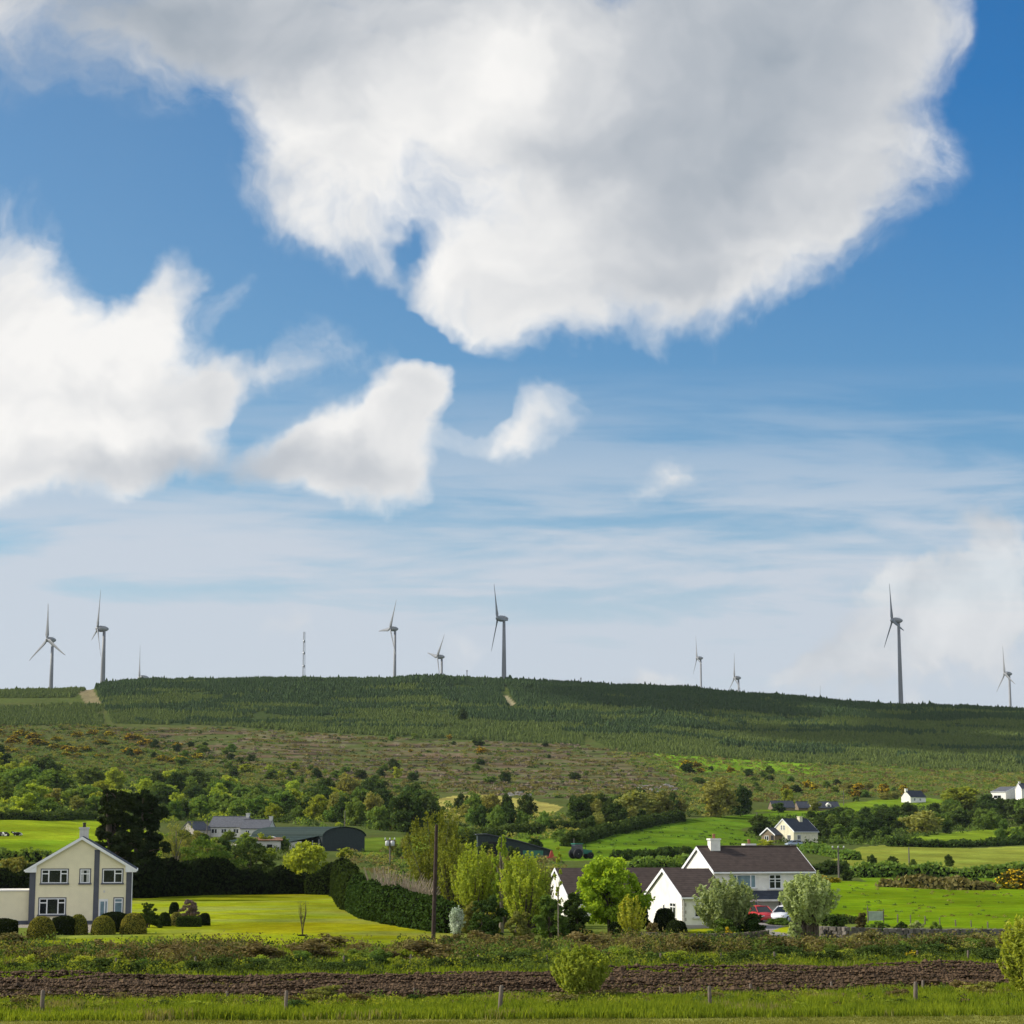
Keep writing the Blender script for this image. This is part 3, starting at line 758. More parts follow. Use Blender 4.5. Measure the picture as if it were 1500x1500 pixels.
# ------------------------------------------------------------------ cream house on the left: its gable faces the road
def cream_house():
    c = at(41.5, 1350, 183.0); th = R(10)
    root = thing('house', 'cream two storey house with a grey banded gable front', 'house', (c.x, 183.0, 0), th)
    Wd, Dp, ev, rise = 8.8, 9.0, 4.83, 2.62
    # gable faces local -y: ridge runs along local y
    mb = MB(); mb.prism([(0, 0, -1), (Wd, 0, -1), (Wd, 0, ev), (Wd / 2, 0, ev + rise), (0, 0, ev)], (0, Dp, 0)); mb.build('wall', M['cream'], root)
    k = rise / (Wd / 2); ov = 0.42; th_ = 0.16; vg = 0.28
    rf = MB(); z0 = ev - ov * k + 0.03; zt = ev + rise + 0.03
    for x0 in (-ov, Wd + ov):
        rf.prism([(x0, -vg, z0), (Wd / 2, -vg, zt), (Wd / 2, -vg, zt + th_), (x0, -vg, z0 + th_)], (0, Dp + 2 * vg, 0))
    roof = rf.build('roof', M['slate'], root)
    b = MB(); d = 0.27
    for x0 in (-ov, Wd + ov):
        b.prism([(x0, -vg - 0.04, z0 + th_ - 0.02), (Wd / 2, -vg - 0.04, zt + th_ - 0.02), (Wd / 2, -vg - 0.04, zt + th_ - 0.02 - d), (x0, -vg - 0.04, z0 + th_ - d)], (0, 0.04, 0))
    # boxed eaves ends
    for x0, x1 in ((-ov, 0.55), (Wd - 0.55, Wd + ov)):
        zi = z0 + th_ - d
        xs = (x0, x1) if x0 < 0 else (x1, x0)
        b.prism([(xs[0], -vg, zi + 0.0), (xs[1], -vg, zi), (xs[1], -vg, zi + abs(xs[1] - xs[0]) * k), ], (0, vg - 0.005, 0))
    b.build('bargeboard', M['fascia'], root)
    for gx in (-ov - 0.1, Wd + ov):
        g = MB(); g.box(gx, gx + 0.1, -vg, Dp + vg, z0 - 0.02, z0 + 0.1); g.build('gutter', M['fascia'], root)
    chimney(roof, Wd / 2, 5.5, ev + rise - 0.4, ev + rise + 1.0, 0.8, 0.7, 'offwhite', 1, 'darkpot')
    fr = frames(Wd, Dp)['front']
    for x0, x1 in ((-0.02, 0.50), (5.52, 5.98), (8.34, 8.82)):
        zt2 = ev - 0.05 if x0 < 5 or x0 > 8 else ev + (Wd - 5.98) * k - 0.05
        p = MB(); p.box(x0, x1, -0.3, 0.055, -0.5, zt2, fr); p.build('pilaster', M['grey'], root)
    p = MB()
    for x0, x1 in ((0.50, 5.52), (6.85, 8.34)): p.box(x0, x1, -0.2, 0.03, -0.5, 0.30, fr)
    p.build('plinth', M['grey'], root)
    zu0, zu1 = 3.56, 4.74
    window(root, fr, 1.0, 3.25, zu0, zu1, (1.62, 2.66), ((1.0, 1.6, 4.38), (2.68, 3.25, 4.38)), surround='grey')
    window(root, fr, 4.34, 5.18, zu0, zu1, (), ((4.34, 5.18, 4.36),), surround='grey', curtain=True)
    window(root, fr, 6.30, 8.0, zu0, zu1, (7.33,), ((7.35, 8.0, 4.38),), surround='grey')
    window(root, fr, 0.88, 3.12, 0.84, 2.24, (1.54, 2.5), ((0.88, 1.52, 1.86), (2.52, 3.12, 1.86)), surround='grey')
    window(root, fr, 7.36, 8.08, 0.84, 2.22, (), ((7.36, 8.08, 1.88),), surround='grey', glass='glassblue')
    d_ = MB(); d_.box(6.02, 6.78, -0.05, 0.03, 0.02, 2.12, fr)
    for a, e2 in ((6.02, 6.10), (6.5, 6.58), (6.72, 6.80)): d_.box(a, e2, -0.05, 0.06, 0.02, 2.15, fr)
    d_.box(6.10, 6.72, -0.05, 0.058, 2.06, 2.15, fr)
    door = d_.build('door', M['upvc'], root)
    gp = MB(); gp.box(6.16, 6.48, 0.0, 0.036, 0.5, 1.95, fr); gp.box(6.59, 6.71, 0.0, 0.036, 0.5, 1.95, fr); gp.build('pane', M['glassblue'], door)
    h = MB(); h.tube([fr[0] + fr[1] * 6.52 + fr[2] * 0.1 + fr[3] * 0.95, fr[0] + fr[1] * 6.52 + fr[2] * 0.1 + fr[3] * 1.1], 0.015, 6); h.build('handle', M['metal'], door)
    lp = MB(); lp.box(6.38, 6.52, 0.0, 0.12, 2.72, 2.92, fr); lp.build('wall_lamp', M['offwhite'], root)
    dp = MB(); dp.tube([(Wd + 0.06, -0.02, 0.1), (Wd + 0.06, -0.02, z0)], 0.04, 6); dp.build('downpipe', M['fascia'], root)
    # lower wing that runs out of the picture to the left
    w = MB(); w.box(-9.0, -0.03, 0.35, 6.0, -1, 2.86); w.build('wing_wall', M['cream'], root)
    w = MB(); w.box(-9.05, -0.03, 0.28, 6.05, 2.86, 2.96); w.build('coping', M['offwhite'], root)
    w = MB(); w.box(-9.0, -0.03, 0.31, 0.345, -0.6, 0.32); w.build('wing_plinth', M['grey'], root)
cream_house()

# ------------------------------------------------------------------ white house with brown roofs on the right
def white_house():
    c = at(1047, 1345, 190.0); th = R(15)
    root = thing('house', 'large white house with brown tiled roofs and two white chimneys', 'house', (c.x, 190.0, 0), th)
    L, W, ev, rise = 9.7, 8.3, 4.42, 2.05
    wl, roof = gable_body(root, L, W, ev, rise, 'white', 'browntile', over=0.3, verge=0.16, barge='fascia')
    ch = chimney(roof, 1.45, W / 2 - 0.35, ev + rise - 0.6, ev + rise + 0.95, 0.95, 0.85, 'white', 1)
    chimney(roof, 5.8, W / 2 + 1.8, ev + rise - 1.4, ev + rise + 0.45, 1.0, 0.8, 'white', 1)
    fr = frames(L, W); f = fr['front']
    window(root, f, 1.7, 4.05, 2.95, 4.15, (2.2, 3.55), glass='glassblue')
    window(root, f, 5.35, 6.55, 2.85, 4.15, (5.95,), ((5.35, 6.55, 3.75),), bars=1)
    window(root, f, 7.75, 9.35, 2.85, 4.15, (8.55,), ((7.75, 9.35, 3.75),), bars=2, sill=True)
    window(root, f, 2.2, 4.2, 0.55, 1.75, (3.2,), glass='glassblue')
    # lean-to canopy over the ground floor
    m = MB(); k = 0.55
    m.prism([(1.2, 0.02, 2.72), (1.2, -1.5, 1.98), (1.2, -1.5, 1.86), (1.2, 0.02, 2.60)], (8.6, 0, 0)); m.build('canopy_roof', M['slate'], root)
    m = MB(); m.box(1.2, 9.8, -1.56, -1.502, 1.78, 1.96); m.build('fascia', M['offwhite'], root)
    for px_ in (6.0, 7.6, 9.6):
        m = MB(); m.box(px_ - 0.09, px_ + 0.09, -1.45, -1.27, -0.6, 1.84); m.build('porch_post', M['offwhite'], root)
    d = MB(); d.box(6.35, 7.35, -0.05, 0.035, 0.02, 1.8, f); d.box(6.3, 6.38, -0.05, 0.06, 0.02, 1.82, f); d.box(7.32, 7.40, -0.05, 0.06, 0.02, 1.82, f)
    dr = d.build('door', M['wood'], root); p = MB(); p.box(6.5, 7.2, 0, 0.045, 0.9, 1.7, f); p.build('pane', M['glass'], dr)
    p = MB(); p.box(7.7, 9.3, -0.05, 0.02, 0.1, 1.75, f)
    w_ = window(root, f, 7.75, 9.2, 0.3, 1.75, (8.5,), sill=False)
    # garage wing in front: gable towards the left
    inv = Matrix.Rotation(-th, 3, 'Z')
    def loc(px, py, Y): q = at(px, py, Y); return inv @ (Vector((q.x, Y, 0)) - Vector((c.x, 190.0, 0)))
    def sub(o, L2, W2, ev2, rise2, names, wallm, roofm, **kw):
        mb = MB(); o = Vector((o.x, o.y, 0))
        mb.prism([o + Vector(v) for v in ((0, 0, -1), (0, W2, -1), (0, W2, ev2), (0, W2 / 2, ev2 + rise2), (0, 0, ev2))], (L2, 0, 0)); mb.build(names[0], M[wallm], root)
        k = rise2 / (W2 / 2); ov, vg, t = 0.3, 0.16, 0.16; z0 = ev2 - ov * k + 0.03; zt = ev2 + rise2 + 0.03
        rf = MB()
        for y0 in (-ov, W2 + ov): rf.prism([o + Vector(v) for v in ((-vg, y0, z0), (-vg, W2 / 2, zt), (-vg, W2 / 2, zt + t), (-vg, y0, z0 + t))], (L2 + vg, 0, 0))
        r = rf.build(names[1], M[roofm], root)
        b = MB(); d = 0.25
        for y0 in (-ov, W2 + ov): b.prism([o + Vector(v) for v in ((-vg - 0.035, y0, z0 + t + 0.02), (-vg - 0.035, W2 / 2, zt + t + 0.02), (-vg - 0.035, W2 / 2, zt + t - d), (-vg - 0.035, y0, z0 + t - d))], (0.035, 0, 0))
        b.build('bargeboard', M['fascia'], root)
        g = MB(); g.box(o.x - vg, o.x + L2, o.y - ov - 0.1, o.y - ov, z0 - 0.04, z0 + 0.1); g.build('gutter', M['fascia'], root)
        return o
    o = sub(loc(1000, 1357, 174.5), 4.1, 9.2, 2.62, 2.1, ('wing_wall', 'wing_roof'), 'white', 'browntile')
    Z = Vector((0, 0, 1))
    gl = (o + Vector((0, 9.2, 0)), Vector((0, -1, 0)), Vector((-1, 0, 0)), Z)
    window(root, gl, 6.1, 7.6, 0.85, 2.1, (6.85,), ((6.1, 7.6, 1.75),), sill=True)
    window(root, gl, 4.3, 4.75, 0.95, 1.9, (), sill=False)
    gf = (o, Vector((1, 0, 0)), Vector((0, -1, 0)), Z)
    window(root, gf, 1.05, 2.1, 0.95, 2.05, (1.57,), ((1.05, 2.1, 1.75),))
    q = MB()
    for i in range(7):
        q.box(-0.03, 0.34 if i % 2 else 0.22, 0.0, 0.03, 0.35 + i * 0.3, 0.35 + i * 0.3 + 0.27, gf)
    q.build('quoin', M['plinth'], root)
    q = MB(); q.box(0, 4.1, 0, 0.035, -0.5, 0.32, gf); q.build('plinth', M['plinth'], root)
    q = MB(); q.tube([gf[0] + Vector((0.1, -0.08, 0.1)), gf[0] + Vector((0.1, -0.08, 2.5))], 0.045, 6); q.build('downpipe', M['offwhite'], root)
    # low range at the back, its gable end showing left of the bright maple
    o2 = sub(loc(833, 1316, 191.0), 14.0, 8.0, 2.2, 2.3, ('range_wall', 'range_roof'), 'white', 'browntile')
white_house()

# ------------------------------------------------------------------ houses farther up
def place(px, py): return ground(px, py)

def hill_house():
    g = place(1163, 1236); th = R(38); Yd = g.y; s = Yd / F
    root = thing('house', 'pale cream house with slate roof and stone porch on the slope above', 'house', (g.x, g.y, g.z), th)
    L, W, ev, rise = 8.5, 7.4, 3.0, 2.9
    wl, roof = gable_body(root, L, W, ev, rise, 'yellowish', 'slate', over=0.3, barge='fascia', base=-2)
    chimney(roof, 5.4, W / 2 - 0.6, ev + rise - 1.0, ev + rise + 0.75, 1.0, 0.9, 'yellowish', 0)
    fr = frames(L, W)
    window(root, fr['left'], 3.0, 3.55, 3.3, 4.5, (), sill=False, bars=1); window(root, fr['left'], 3.85, 4.4, 3.3, 4.5, (), sill=False, bars=1)
    window(root, fr['left'], 5.2, 6.4, 0.9, 2.1, (5.8,)); window(root, fr['front'], 1.2, 2.4, 0.9, 2.1, (1.8,))
    # stone porch wing
    m = MB(); y0, y1, x0 = 4.0, 8.6, -2.6
    m.prism([(x0, y0, -2), (x0, y1, -2), (x0, y1, 2.2), (x0, (y0 + y1) / 2, 3.7), (x0, y0, 2.2)], (2.55, 0, 0)); m.build('porch_wall', M['brownstone'], root)
    r = MB(); k = 1.5 / 2.3
    for yy in (y0 - 0.35, y1 + 0.35): r.prism([(x0 - 0.2, yy, 2.23 - 0.35 * k), (x0 - 0.2, (y0 + y1) / 2, 3.73), (x0 - 0.2, (y0 + y1) / 2, 3.9), (x0 - 0.2, yy, 2.4 - 0.35 * k)], (2.7, 0, 0))
    r.build('porch_roof', M['slate'], root)
    b = MB()
    for yy in (y0 - 0.35, y1 + 0.35): b.prism([(x0 - 0.26, yy, 2.45 - 0.35 * k), (x0 - 0.26, (y0 + y1) / 2, 3.95), (x0 - 0.26, (y0 + y1) / 2, 3.62), (x0 - 0.26, yy, 2.12 - 0.35 * k)], (0.05, 0, 0))
    b.build('bargeboard', M['fascia'], root)
    pf = (Vector((x0, y1, 0)), Vector((0, -1, 0)), Vector((-1, 0, 0)), Vector((0, 0, 1)))
    window(root, pf, 1.2, 2.5, 0.7, 1.9, (1.85,)); d = MB(); d.box(3.3, 4.3, -0.05, 0.03, 0.0, 2.0, pf); d.build('door', M['black'], root)
hill_house()

def small_house(px, py, th, L, W, ev, rise, wall, roof, label, chims=(), wins=(), gwins=(), barge='fascia', cat='house', name='house', chw=0.8, chm=None):
    g = place(px, py)
    root = thing(name, label, cat, (g.x, g.y, g.z - 0.1), R(th))
    wl, rf = gable_body(root, L, W, ev, rise, wall, roof, over=0.25, barge=barge, base=-2.5)
    for cx in chims: chimney(rf, cx, W / 2, ev + rise - 0.5, ev + rise + 1.0, chw, 0.7, chm or wall, 0)
    fr = frames(L, W)
    for x0, x1, z0, z1 in wins: window(root, fr['front'], x0, x1, z0, z1, ((x0 + x1) / 2,), sill=False)
    for x0, x1, z0, z1 in gwins: window(root, fr['left'], x0, x1, z0, z1, (), sill=False)
    return root
small_house(305, 1226, -12, 9.0, 7.0, 2.4, 2.3, 'offwhite', 'greyslate', 'grey slate roofed bungalow with a white chimney at its right end', (8.6,), ((0.8, 2.2, 0.9, 2.0), (3.2, 4.6, 0.9, 2.0), (6.2, 7.6, 0.9, 2.0)), barge=None)
small_house(352, 1227, -8, 6.8, 6.5, 2.2, 1.9, 'offwhite', 'greyslate', 'lower grey roofed cottage built against the right end of the bungalow', (6.5,), ((1.2, 2.2, 0.8, 1.8), (3.8, 4.8, 0.8, 1.8)), barge=None)
small_house(284, 1227, 50, 5.0, 4.6, 1.9, 1.7, 'plinth', 'greyslate', 'little grey gabled shed left of the slate bungalow', (), ((1.0, 1.6, 0.7, 1.4),), barge=None, cat='shed', name='shed')
small_house(1334, 1176, 35, 9.5, 5.6, 2.7, 2.6, 'white', 'slate', 'white cottage with a dark roof on the slope left of the big bright tree', (0.3,), ((2, 3, 1, 2.1), (5.5, 6.5, 1, 2.1)), barge=None, chw=1.4)
small_house(1452, 1170, -52, 8.5, 14.0, 3.2, 2.2, 'white', 'greyslate', 'white house with a grey roof right of the big bright tree', (), ((1.5, 5.8, 0.2, 1.6),), barge='fascia')
small_house(1497, 1172, 10, 9.0, 7.0, 5.2, 2.4, 'white', 'slate', 'white gabled house cut off by the right edge of the picture', (0.6,), ((1.2, 2.2, 1, 2.2),))
small_house(1132, 1187, 8, 9.0, 7.0, 1.2, 2.5, 'brownstone', 'slate', 'dark roofed farmhouse half hidden by the small dark tree', (), (), barge=None)
r_ = small_house(1170, 1187, 8, 17.0, 7.5, 1.0, 2.4, 'brownstone', 'slate', 'long dark roofed house with two dormers behind the green brow', (), (), barge=None)
for dx in (5.0, 11.5):
    m = MB(); m.prism([(dx, 0.5, 1.3), (dx + 2.0, 0.5, 1.3), (dx + 2.0, 0.5, 2.3), (dx + 1.0, 0.5, 3.1), (dx, 0.5, 2.3)], (0, 2.6, 0)); dm = m.build('dormer', M['white'], r_)
    m = MB(); m.box(dx + 0.6, dx + 1.5, 0.44, 0.52, 1.5, 2.2); m.build('pane', M['glass'], dm)

def barn():
    Y0 = ground(500, 1247).y
    a = at(472, 1247, Y0); b = at(534, 1245, Y0 + 1.5); z = hgt(a.x, Y0) - 0.1
    th = math.atan2(b.y - a.y, b.x - a.x); W = (b - a).length
    root = thing('barn', 'dark green round roofed barn with a sloping lean-to beyond the hedge', 'barn', (a.x, Y0, z), th)
    ev, rise, Lb = 2.9, 1.75, 22.0
    dirv = Vector((-0.72, 1.0, 0)).normalized()     # length runs back to the left
    n = 16
    arc = [Vector((W / 2 - W / 2 * cos(pi * i / n), 0, ev + rise * sin(pi * i / n))) for i in range(n + 1)]
    m = MB(); m.prism([Vector((0, 0, -2)), Vector((W, 0, -2))] + arc[::-1], dirv * Lb); m.build('wall', M['barndark'], root)
    r = MB()
    out = [Vector((W / 2 + (p.x - W / 2) * 1.03, 0, ev + (p.z - ev) * 1.06 + 0.04)) for p in arc]
    off = -dirv * 0.3
    vs = [p + off for p in out] + [p + dirv * (Lb + 0.3) for p in out] + [p + off + Vector((0, 0, 0.08)) for p in out] + [p + dirv * (Lb + 0.3) + Vector((0, 0, 0.08)) for p in out]
    k = n + 1; fs = []
    for i in range(n):
        fs += [(2 * k + i, 2 * k + i + 1, 3 * k + i + 1, 3 * k + i), (i, k + i, k + i + 1, i + 1), (i, i + 1, 2 * k + i + 1, 2 * k + i), (k + i, 3 * k + i, 3 * k + i + 1, k + i + 1)]
    fs += [(0, 2 * k, 3 * k, k), (n, k + n, 3 * k + n, 2 * k + n)]
    r.add(vs, fs, 0, False); r.build('roof', M['barngreen'], root)
    l = MB(); lw = 6.5
    l.prism([Vector((-0.02, 0.8, ev + 0.3)), Vector((-lw, 0.2, 1.9)), Vector((-lw, 0.2, 1.8)), Vector((-0.02, 0.8, ev + 0.2))], dirv * (Lb - 1)); l.build('lean_to_roof', M['barngreen'], root)
    l = MB(); l.prism([Vector((-lw + 0.1, 0.6, -2)), Vector((-lw + 0.1, 0.6, 1.75)), Vector((-lw + 2.4, 0.6, 2.05)), Vector((-lw + 2.4, 0.6, -2))], dirv * (Lb - 3)); l.build('lean_to_wall', M['offwhite'], root)
    l = MB()
    for i in range(3): l.tube([Vector((-0.6 - i * 1.3, 0.7, -1)), Vector((-0.6 - i * 1.3, 0.7, 2.4 - i * 0.2))], 0.09, 6)
    l.build('lean_to_posts', M['metal'], root)
barn()

def outbuilding():
    g = ground(385, 1247)
    root = thing('shed', 'low pale walled outhouse with a rusty flat roof left of the round roofed barn', 'shed', (g.x, g.y, g.z), R(4))
    m = MB(); m.box(-2.6, 3.4, 0, 4, -1.5, 1.9); m.build('wall', M['offwhite'], root)
    m = MB(); m.prism([(-3.0, -0.4, 2.0), (3.8, -0.4, 2.0), (3.8, -0.4, 2.15), (-3.0, -0.4, 2.15)], (0, 4.8, 0.5)); m.build('roof', M['rustroof'], root)
    m = MB(); m.box(-1.8, -0.4, -0.03, 0.02, -1, 1.5); m.build('door', M['barndark'], root)
    m = MB(); m.box(0.8, 1.8, -0.03, 0.02, 0.6, 1.3); m.build('window', M['glass'], root)
    g = ground(399, 1243)
    root = thing('oil_tank', 'small white storage tank on a stand beside the low outhouse', 'tank', (g.x, g.y, g.z), 0)
    m = MB(); m.lathe([(0.3, 1.0), (0.75, 1.15), (0.8, 1.9), (0.7, 2.25), (0.25, 2.4)], 14); m.build('tank', M['upvc'], root)
    m = MB()
    for sx in (-0.5, 0.5):
        for sy in (-0.5, 0.5): m.box(sx - 0.08, sx + 0.08, sy - 0.08, sy + 0.08, -0.5, 1.14)
    m.build('stand', M['metal'], root)
outbuilding()

def long_shed():
    g = ground(700, 1258); Y0 = g.y
    root = thing('farm_shed', 'long dark farm shed with a sloping roof below the terraced fields', 'shed', (g.x, Y0, g.z), R(3))
    L = 105 * Y0 / F
    m = MB(); m.prism([(0, 0, -1.5), (L, 0, -1.5), (L, 0, 1.5), (L * 0.55, 0, 3.2), (L * 0.12, 0, 4.4), (0, 0, 4.3)], (0, 8, 0)); m.build('wall', M['barndark'], root)
    m = MB()
    pts = [(-0.3, 4.36), (L * 0.12, 4.46), (L * 0.55, 3.26), (L + 0.4, 1.45)]
    m.prism([(x, -0.4, z) for x, z in pts] + [(x, -0.4, z + 0.14) for x, z in pts[::-1]], (0, 8.8, 0)); m.build('roof', M['greyslate'], root)
    m = MB(); m.box(L * 0.14, L * 0.36, -0.06, 0.02, -0.5, 3.1); m.build('door', M['black'], root)
    m = MB(); m.box(L * 0.62, L * 0.9, -0.06, 0.02, -0.5, 1.5); m.build('door', M['greenpaint'], root)
M['greenpaint'] = mat('green_paint', (0.02, 0.16, 0.10), 0.4, 0.5, coat=0.2)
M['redpaint'] = mat('red_machine_paint', (0.45, 0.06, 0.03), 0.4, 0.5)
long_shed()
# ------------------------------------------------------------------ wind turbines
M['turbine'] = mat('turbine_shade_grey', (0.23, 0.235, 0.24), 0.55, 0.3, var=0.06, vscale=0.4)  # turbine greys set below light grey, standing in for shade
M['nacelle'] = mat('nacelle_shade_grey', (0.29, 0.295, 0.295), 0.5, 0.3, var=0.08, vscale=0.5)
M['blade'] = mat('blade_shade_grey', (0.23, 0.235, 0.245), 0.5, 0.3, var=0.05, vscale=0.3)

def blade_mesh():
    st = [(1.3, 2.0, 1.0, 0.0), (2.6, 2.3, 0.95, 0.0), (4.5, 3.7, 0.75, -0.1), (8, 3.3, 0.55, 0.0), (14, 2.5, 0.40, 0.15), (22, 1.7, 0.27, 0.3), (29, 1.15, 0.18, 0.5), (33.5, 0.75, 0.11, 0.8), (35, 0.28, 0.06, 1.05)]
    vs = []; n = 8
    for r, c, t, sw in st:
        for j in range(n):
            a = 2 * pi * j / n
            # chord along x (twisted a little), thickness along y, span along z
            x = 1.25 * c * (0.5 * cos(a) + 0.12) + sw; y = t * 0.9 * sin(a)
            tw = 0.35 * (1 - r / 35) ** 2
            vs.append((x * cos(tw) - y * sin(tw), x * sin(tw) + y * cos(tw), r))
    k = len(st)
    fs = [(i * n + j, i * n + (j + 1) % n, (i + 1) * n + (j + 1) % n, (i + 1) * n + j) for i in range(k - 1) for j in range(n)]
    fs += [tuple(range(n))[::-1], tuple((k - 1) * n + j for j in range(n))]
    m = MB(); m.add(vs, fs, 0, True); return m.mesh('blade', M['blade'])
BLADE = blade_mesh()
def _nac():
    # egg-shaped housing along -y (front) .. +y (tail)
    prof = [(0.05, -3.2), (0.9, -2.9), (1.75, -1.9), (2.2, -0.6)]
    h = MB(); fr = (Vector((0, 0, 0)), Vector((1, 0, 0)), Vector((0, 0, 1)), Vector((0, 1, 0)))
    h.lathe(prof, 16, fr); hub = h.mesh('hub', M['nacelle'])
    b = MB(); b.lathe([(2.25, -0.5), (2.75, 0.6), (2.85, 2.2), (2.6, 4.2), (2.0, 6.4), (1.2, 7.8), (0.35, 8.5)], 18, fr)
    b.tube([(0, 5.2, 2.2), (0, 5.2, 3.9)], 0.08, 5)
    return hub, b.mesh('nacelle', M['nacelle'])
HUBM, NACM = _nac()

def turbine(px, py, blade_px, alpha, cosy, label, tower_extra=0):
    Y = 35.0 * F / blade_px
    h = at(px, py, Y)                      # rotor centre
    yaw = math.acos(cosy) - math.atan2(h.x, Y) * 0.0
    n = Vector((-sin(yaw), -cos(yaw), 0))  # the way the rotor faces
    base = h - n * 4.6                     # tower axis behind the rotor
    zb = hgt(base.x, base.y) - 0.5
    root = thing('wind_turbine', label, 'wind turbine', (base.x, base.y, zb), 0, 'wind turbines along the ridge')
    hz = h.z - zb
    t = MB(); t.lathe([(2.25, 0), (2.15, hz * 0.12), (1.75, hz * 0.5), (1.25, hz - 2.4)], 20); t.lathe([(2.5, 0), (2.5, 1.0)], 20)
    t.box(-2.7, -2.0, -0.5, 0.5, 0.6, 2.8)
    t.build('tower', M['turbine'], root)
    rz = math.atan2(n.x, -n.y)             # local -y axis -> n
    lo = Vector((0, 0, hz)) + n * 4.6
    for nm, me in (('hub', HUBM), ('nacelle', NACM)):
        o = link(nm, me, root); o.location = lo; o.rotation_euler = (0, 0, rz)
    hx = Vector((-n.y, n.x, 0))            # in the rotor plane, towards the right of the picture
    for i in range(3):
        a = R(alpha + 120 * i)
        d = Vector((0, 0, 1)) * cos(a) + hx * sin(a)
        e = d.cross(n)
        o = link('blade', BLADE, root)
        m = Matrix((( -e.x, -n.x, d.x), (-e.y, -n.y, d.y), (-e.z, -n.z, d.z)))
        o.rotation_euler = m.to_euler(); o.location = lo + n * 1.2
    return root
turbine(71, 937, 54, 0, 0.72, 'wind turbine at the far left with its three blades spread in an open Y')
turbine(145, 921, 59, 20, 0.34, 'grey wind turbine on the corner of the conifer block, one blade raised right of upright')
turbine(206, 993, 50, -4, 0.25, 'turbine sunk behind the ridge so that only one upright blade shows')
turbine(573, 921, 47, 32, 0.42, 'wind turbine left of the wooded knoll with one blade level to the left')
turbine(642, 962, 42, 44, 0.40, 'small distant turbine on the wooded knoll with two blades in a V')
turbine(731, 906, 58, 340, 0.27, 'tall wind turbine right of the wooded knoll with one blade pointing down left')
turbine(1022, 964, 34, 352, 0.13, 'distant turbine seen edge on, the left of the close pair on the right slope')
turbine(1077, 993, 37, 3, 0.18, 'low distant turbine seen edge on, the right of the close pair on the right slope')
turbine(1309, 909, 57, 352, 0.12, 'tallest turbine, standing full height on the right slope before the low cloud')
turbine(1473, 987, 42, 356, 0.14, 'edge on turbine near the right edge of the picture')
turbine(1202, 1030, 26, 8, 0.2, 'turbine all but hidden by the right slope, one pale blade tip showing')

def lattice_mast():
    Y = 1840.0; b = at(444.5, 1000, Y); t = at(444.5, 925, Y); zb = hgt(b.x, Y)
    root = thing('lattice_mast', 'tall thin lattice mast on the ridge between the left turbines and the knoll', 'mast', (b.x, Y, zb - 0.3))
    H = t.z - zb; m = MB()
    w0, w1 = 1.5, 0.8
    leg = lambda i, z: Vector(((w0 + (w1 - w0) * z / H) * cos(2 * pi * i / 3 + 0.4), (w0 + (w1 - w0) * z / H) * sin(2 * pi * i / 3 + 0.4), z))
    for i in range(3): m.tube([leg(i, 0), leg(i, H)], 0.20, 5)
    m.build('legs', M['metal'], root)
    m = MB(); k = 30
    for j in range(k):
        for i in range(3): m.tube([leg(i, H * j / k), leg((i + 1) % 3, H * (j + 1) / k)], 0.07, 4)
    m.build('bracing', M['metal'], root)
    for z in (0.62, 0.82, 0.4):
        m = MB(); m.lathe([(0.9, H * z), (0.9, H * z + 2.2)], 8); m.build('antenna', M['metal'], root)
lattice_mast()
for px, y0, y1, lb in ((684, 1004, 981, 'short thin post on the ridge just right of the wooded knoll'), (851, 1010, 992, 'short thin post alone on the ridge between the tall turbine and the right slope')):
    b = at(px, y0, 1800); t = at(px, y1, 1800); zb = hgt(b.x, 1800)
    r_ = thing('mast', lb, 'mast', (b.x, 1800, zb - 0.3))
    m = MB(); m.tube([(0, 0, 0), (0, 0, t.z - zb)], [0.5, 0.3], 6); m.build('pole', M['polewood'], r_)
    m = MB(); m.box(-0.7, 0.7, -0.3, 0.3, t.z - zb - 1.2, t.z - zb - 0.3); m.build('antenna', M['metal'], r_)

# ------------------------------------------------------------------ poles and posts
def pole(px, pyb, pyt, label, r=0.13, lean=0.0, arm=None, drum=False, m_='polewood', Y=None, name='utility_pole'):
    g = ground(px, pyb) if Y is None else Vector((at(px, pyb, Y).x, Y, hgt(at(px, pyb, Y).x, Y)))
    t = at(px, pyt, g.y); H = t.z - g.z
    root = thing(name, label, 'utility pole' if name == 'utility_pole' else 'pole', (g.x, g.y, g.z - 0.4)); root.rotation_euler = (0, R(lean), 0)
    m = MB(); m.tube([(0, 0, 0), (0, 0, H * 0.5), (0, 0, H + 0.4)], [r * 1.1, r, r * 0.8], 10); m.build('pole', M[m_], root)
    if arm:
        m = MB(); m.box(-arm, arm, -0.08, 0.08, H - 0.05, H + 0.12); m.build('crossarm', M['wood'], root)
        for ox in (-arm * 0.9, 0, arm * 0.9):
            m = MB(); m.lathe([(0.05, H + 0.12), (0.12, H + 0.2), (0.12, H + 0.42), (0.05, H + 0.5)], 8, (Vector((ox, 0, 0)), Vector((1, 0, 0)), Vector((0, 1, 0)), Vector((0, 0, 1)))); m.build('insulator', M['insul'], root)
    if drum:
        for ox in (-0.45, 0.45):
            m = MB(); m.lathe([(0.3, H - 0.9), (0.36, H - 0.8), (0.36, H - 0.15), (0.2, H)], 10, (Vector((ox, -0.25, 0)), Vector((1, 0, 0)), Vector((0, 1, 0)), Vector((0, 0, 1)))); m.build('transformer', M['insul'], root)
    return root
pole(634, 1395, 1208, 'dark wooden pole standing tall at the near edge of the lawn', 0.135, 1.3, m_='creosote')
pole(571, 1266, 1228, 'pole carrying a white transformer right of the round roofed barn', 0.12, 0, 0.9, True)
pole(1229, 1290, 1240, 'utility pole with a crossarm between the white house roof and the green field', 0.14, 0, 1.0)
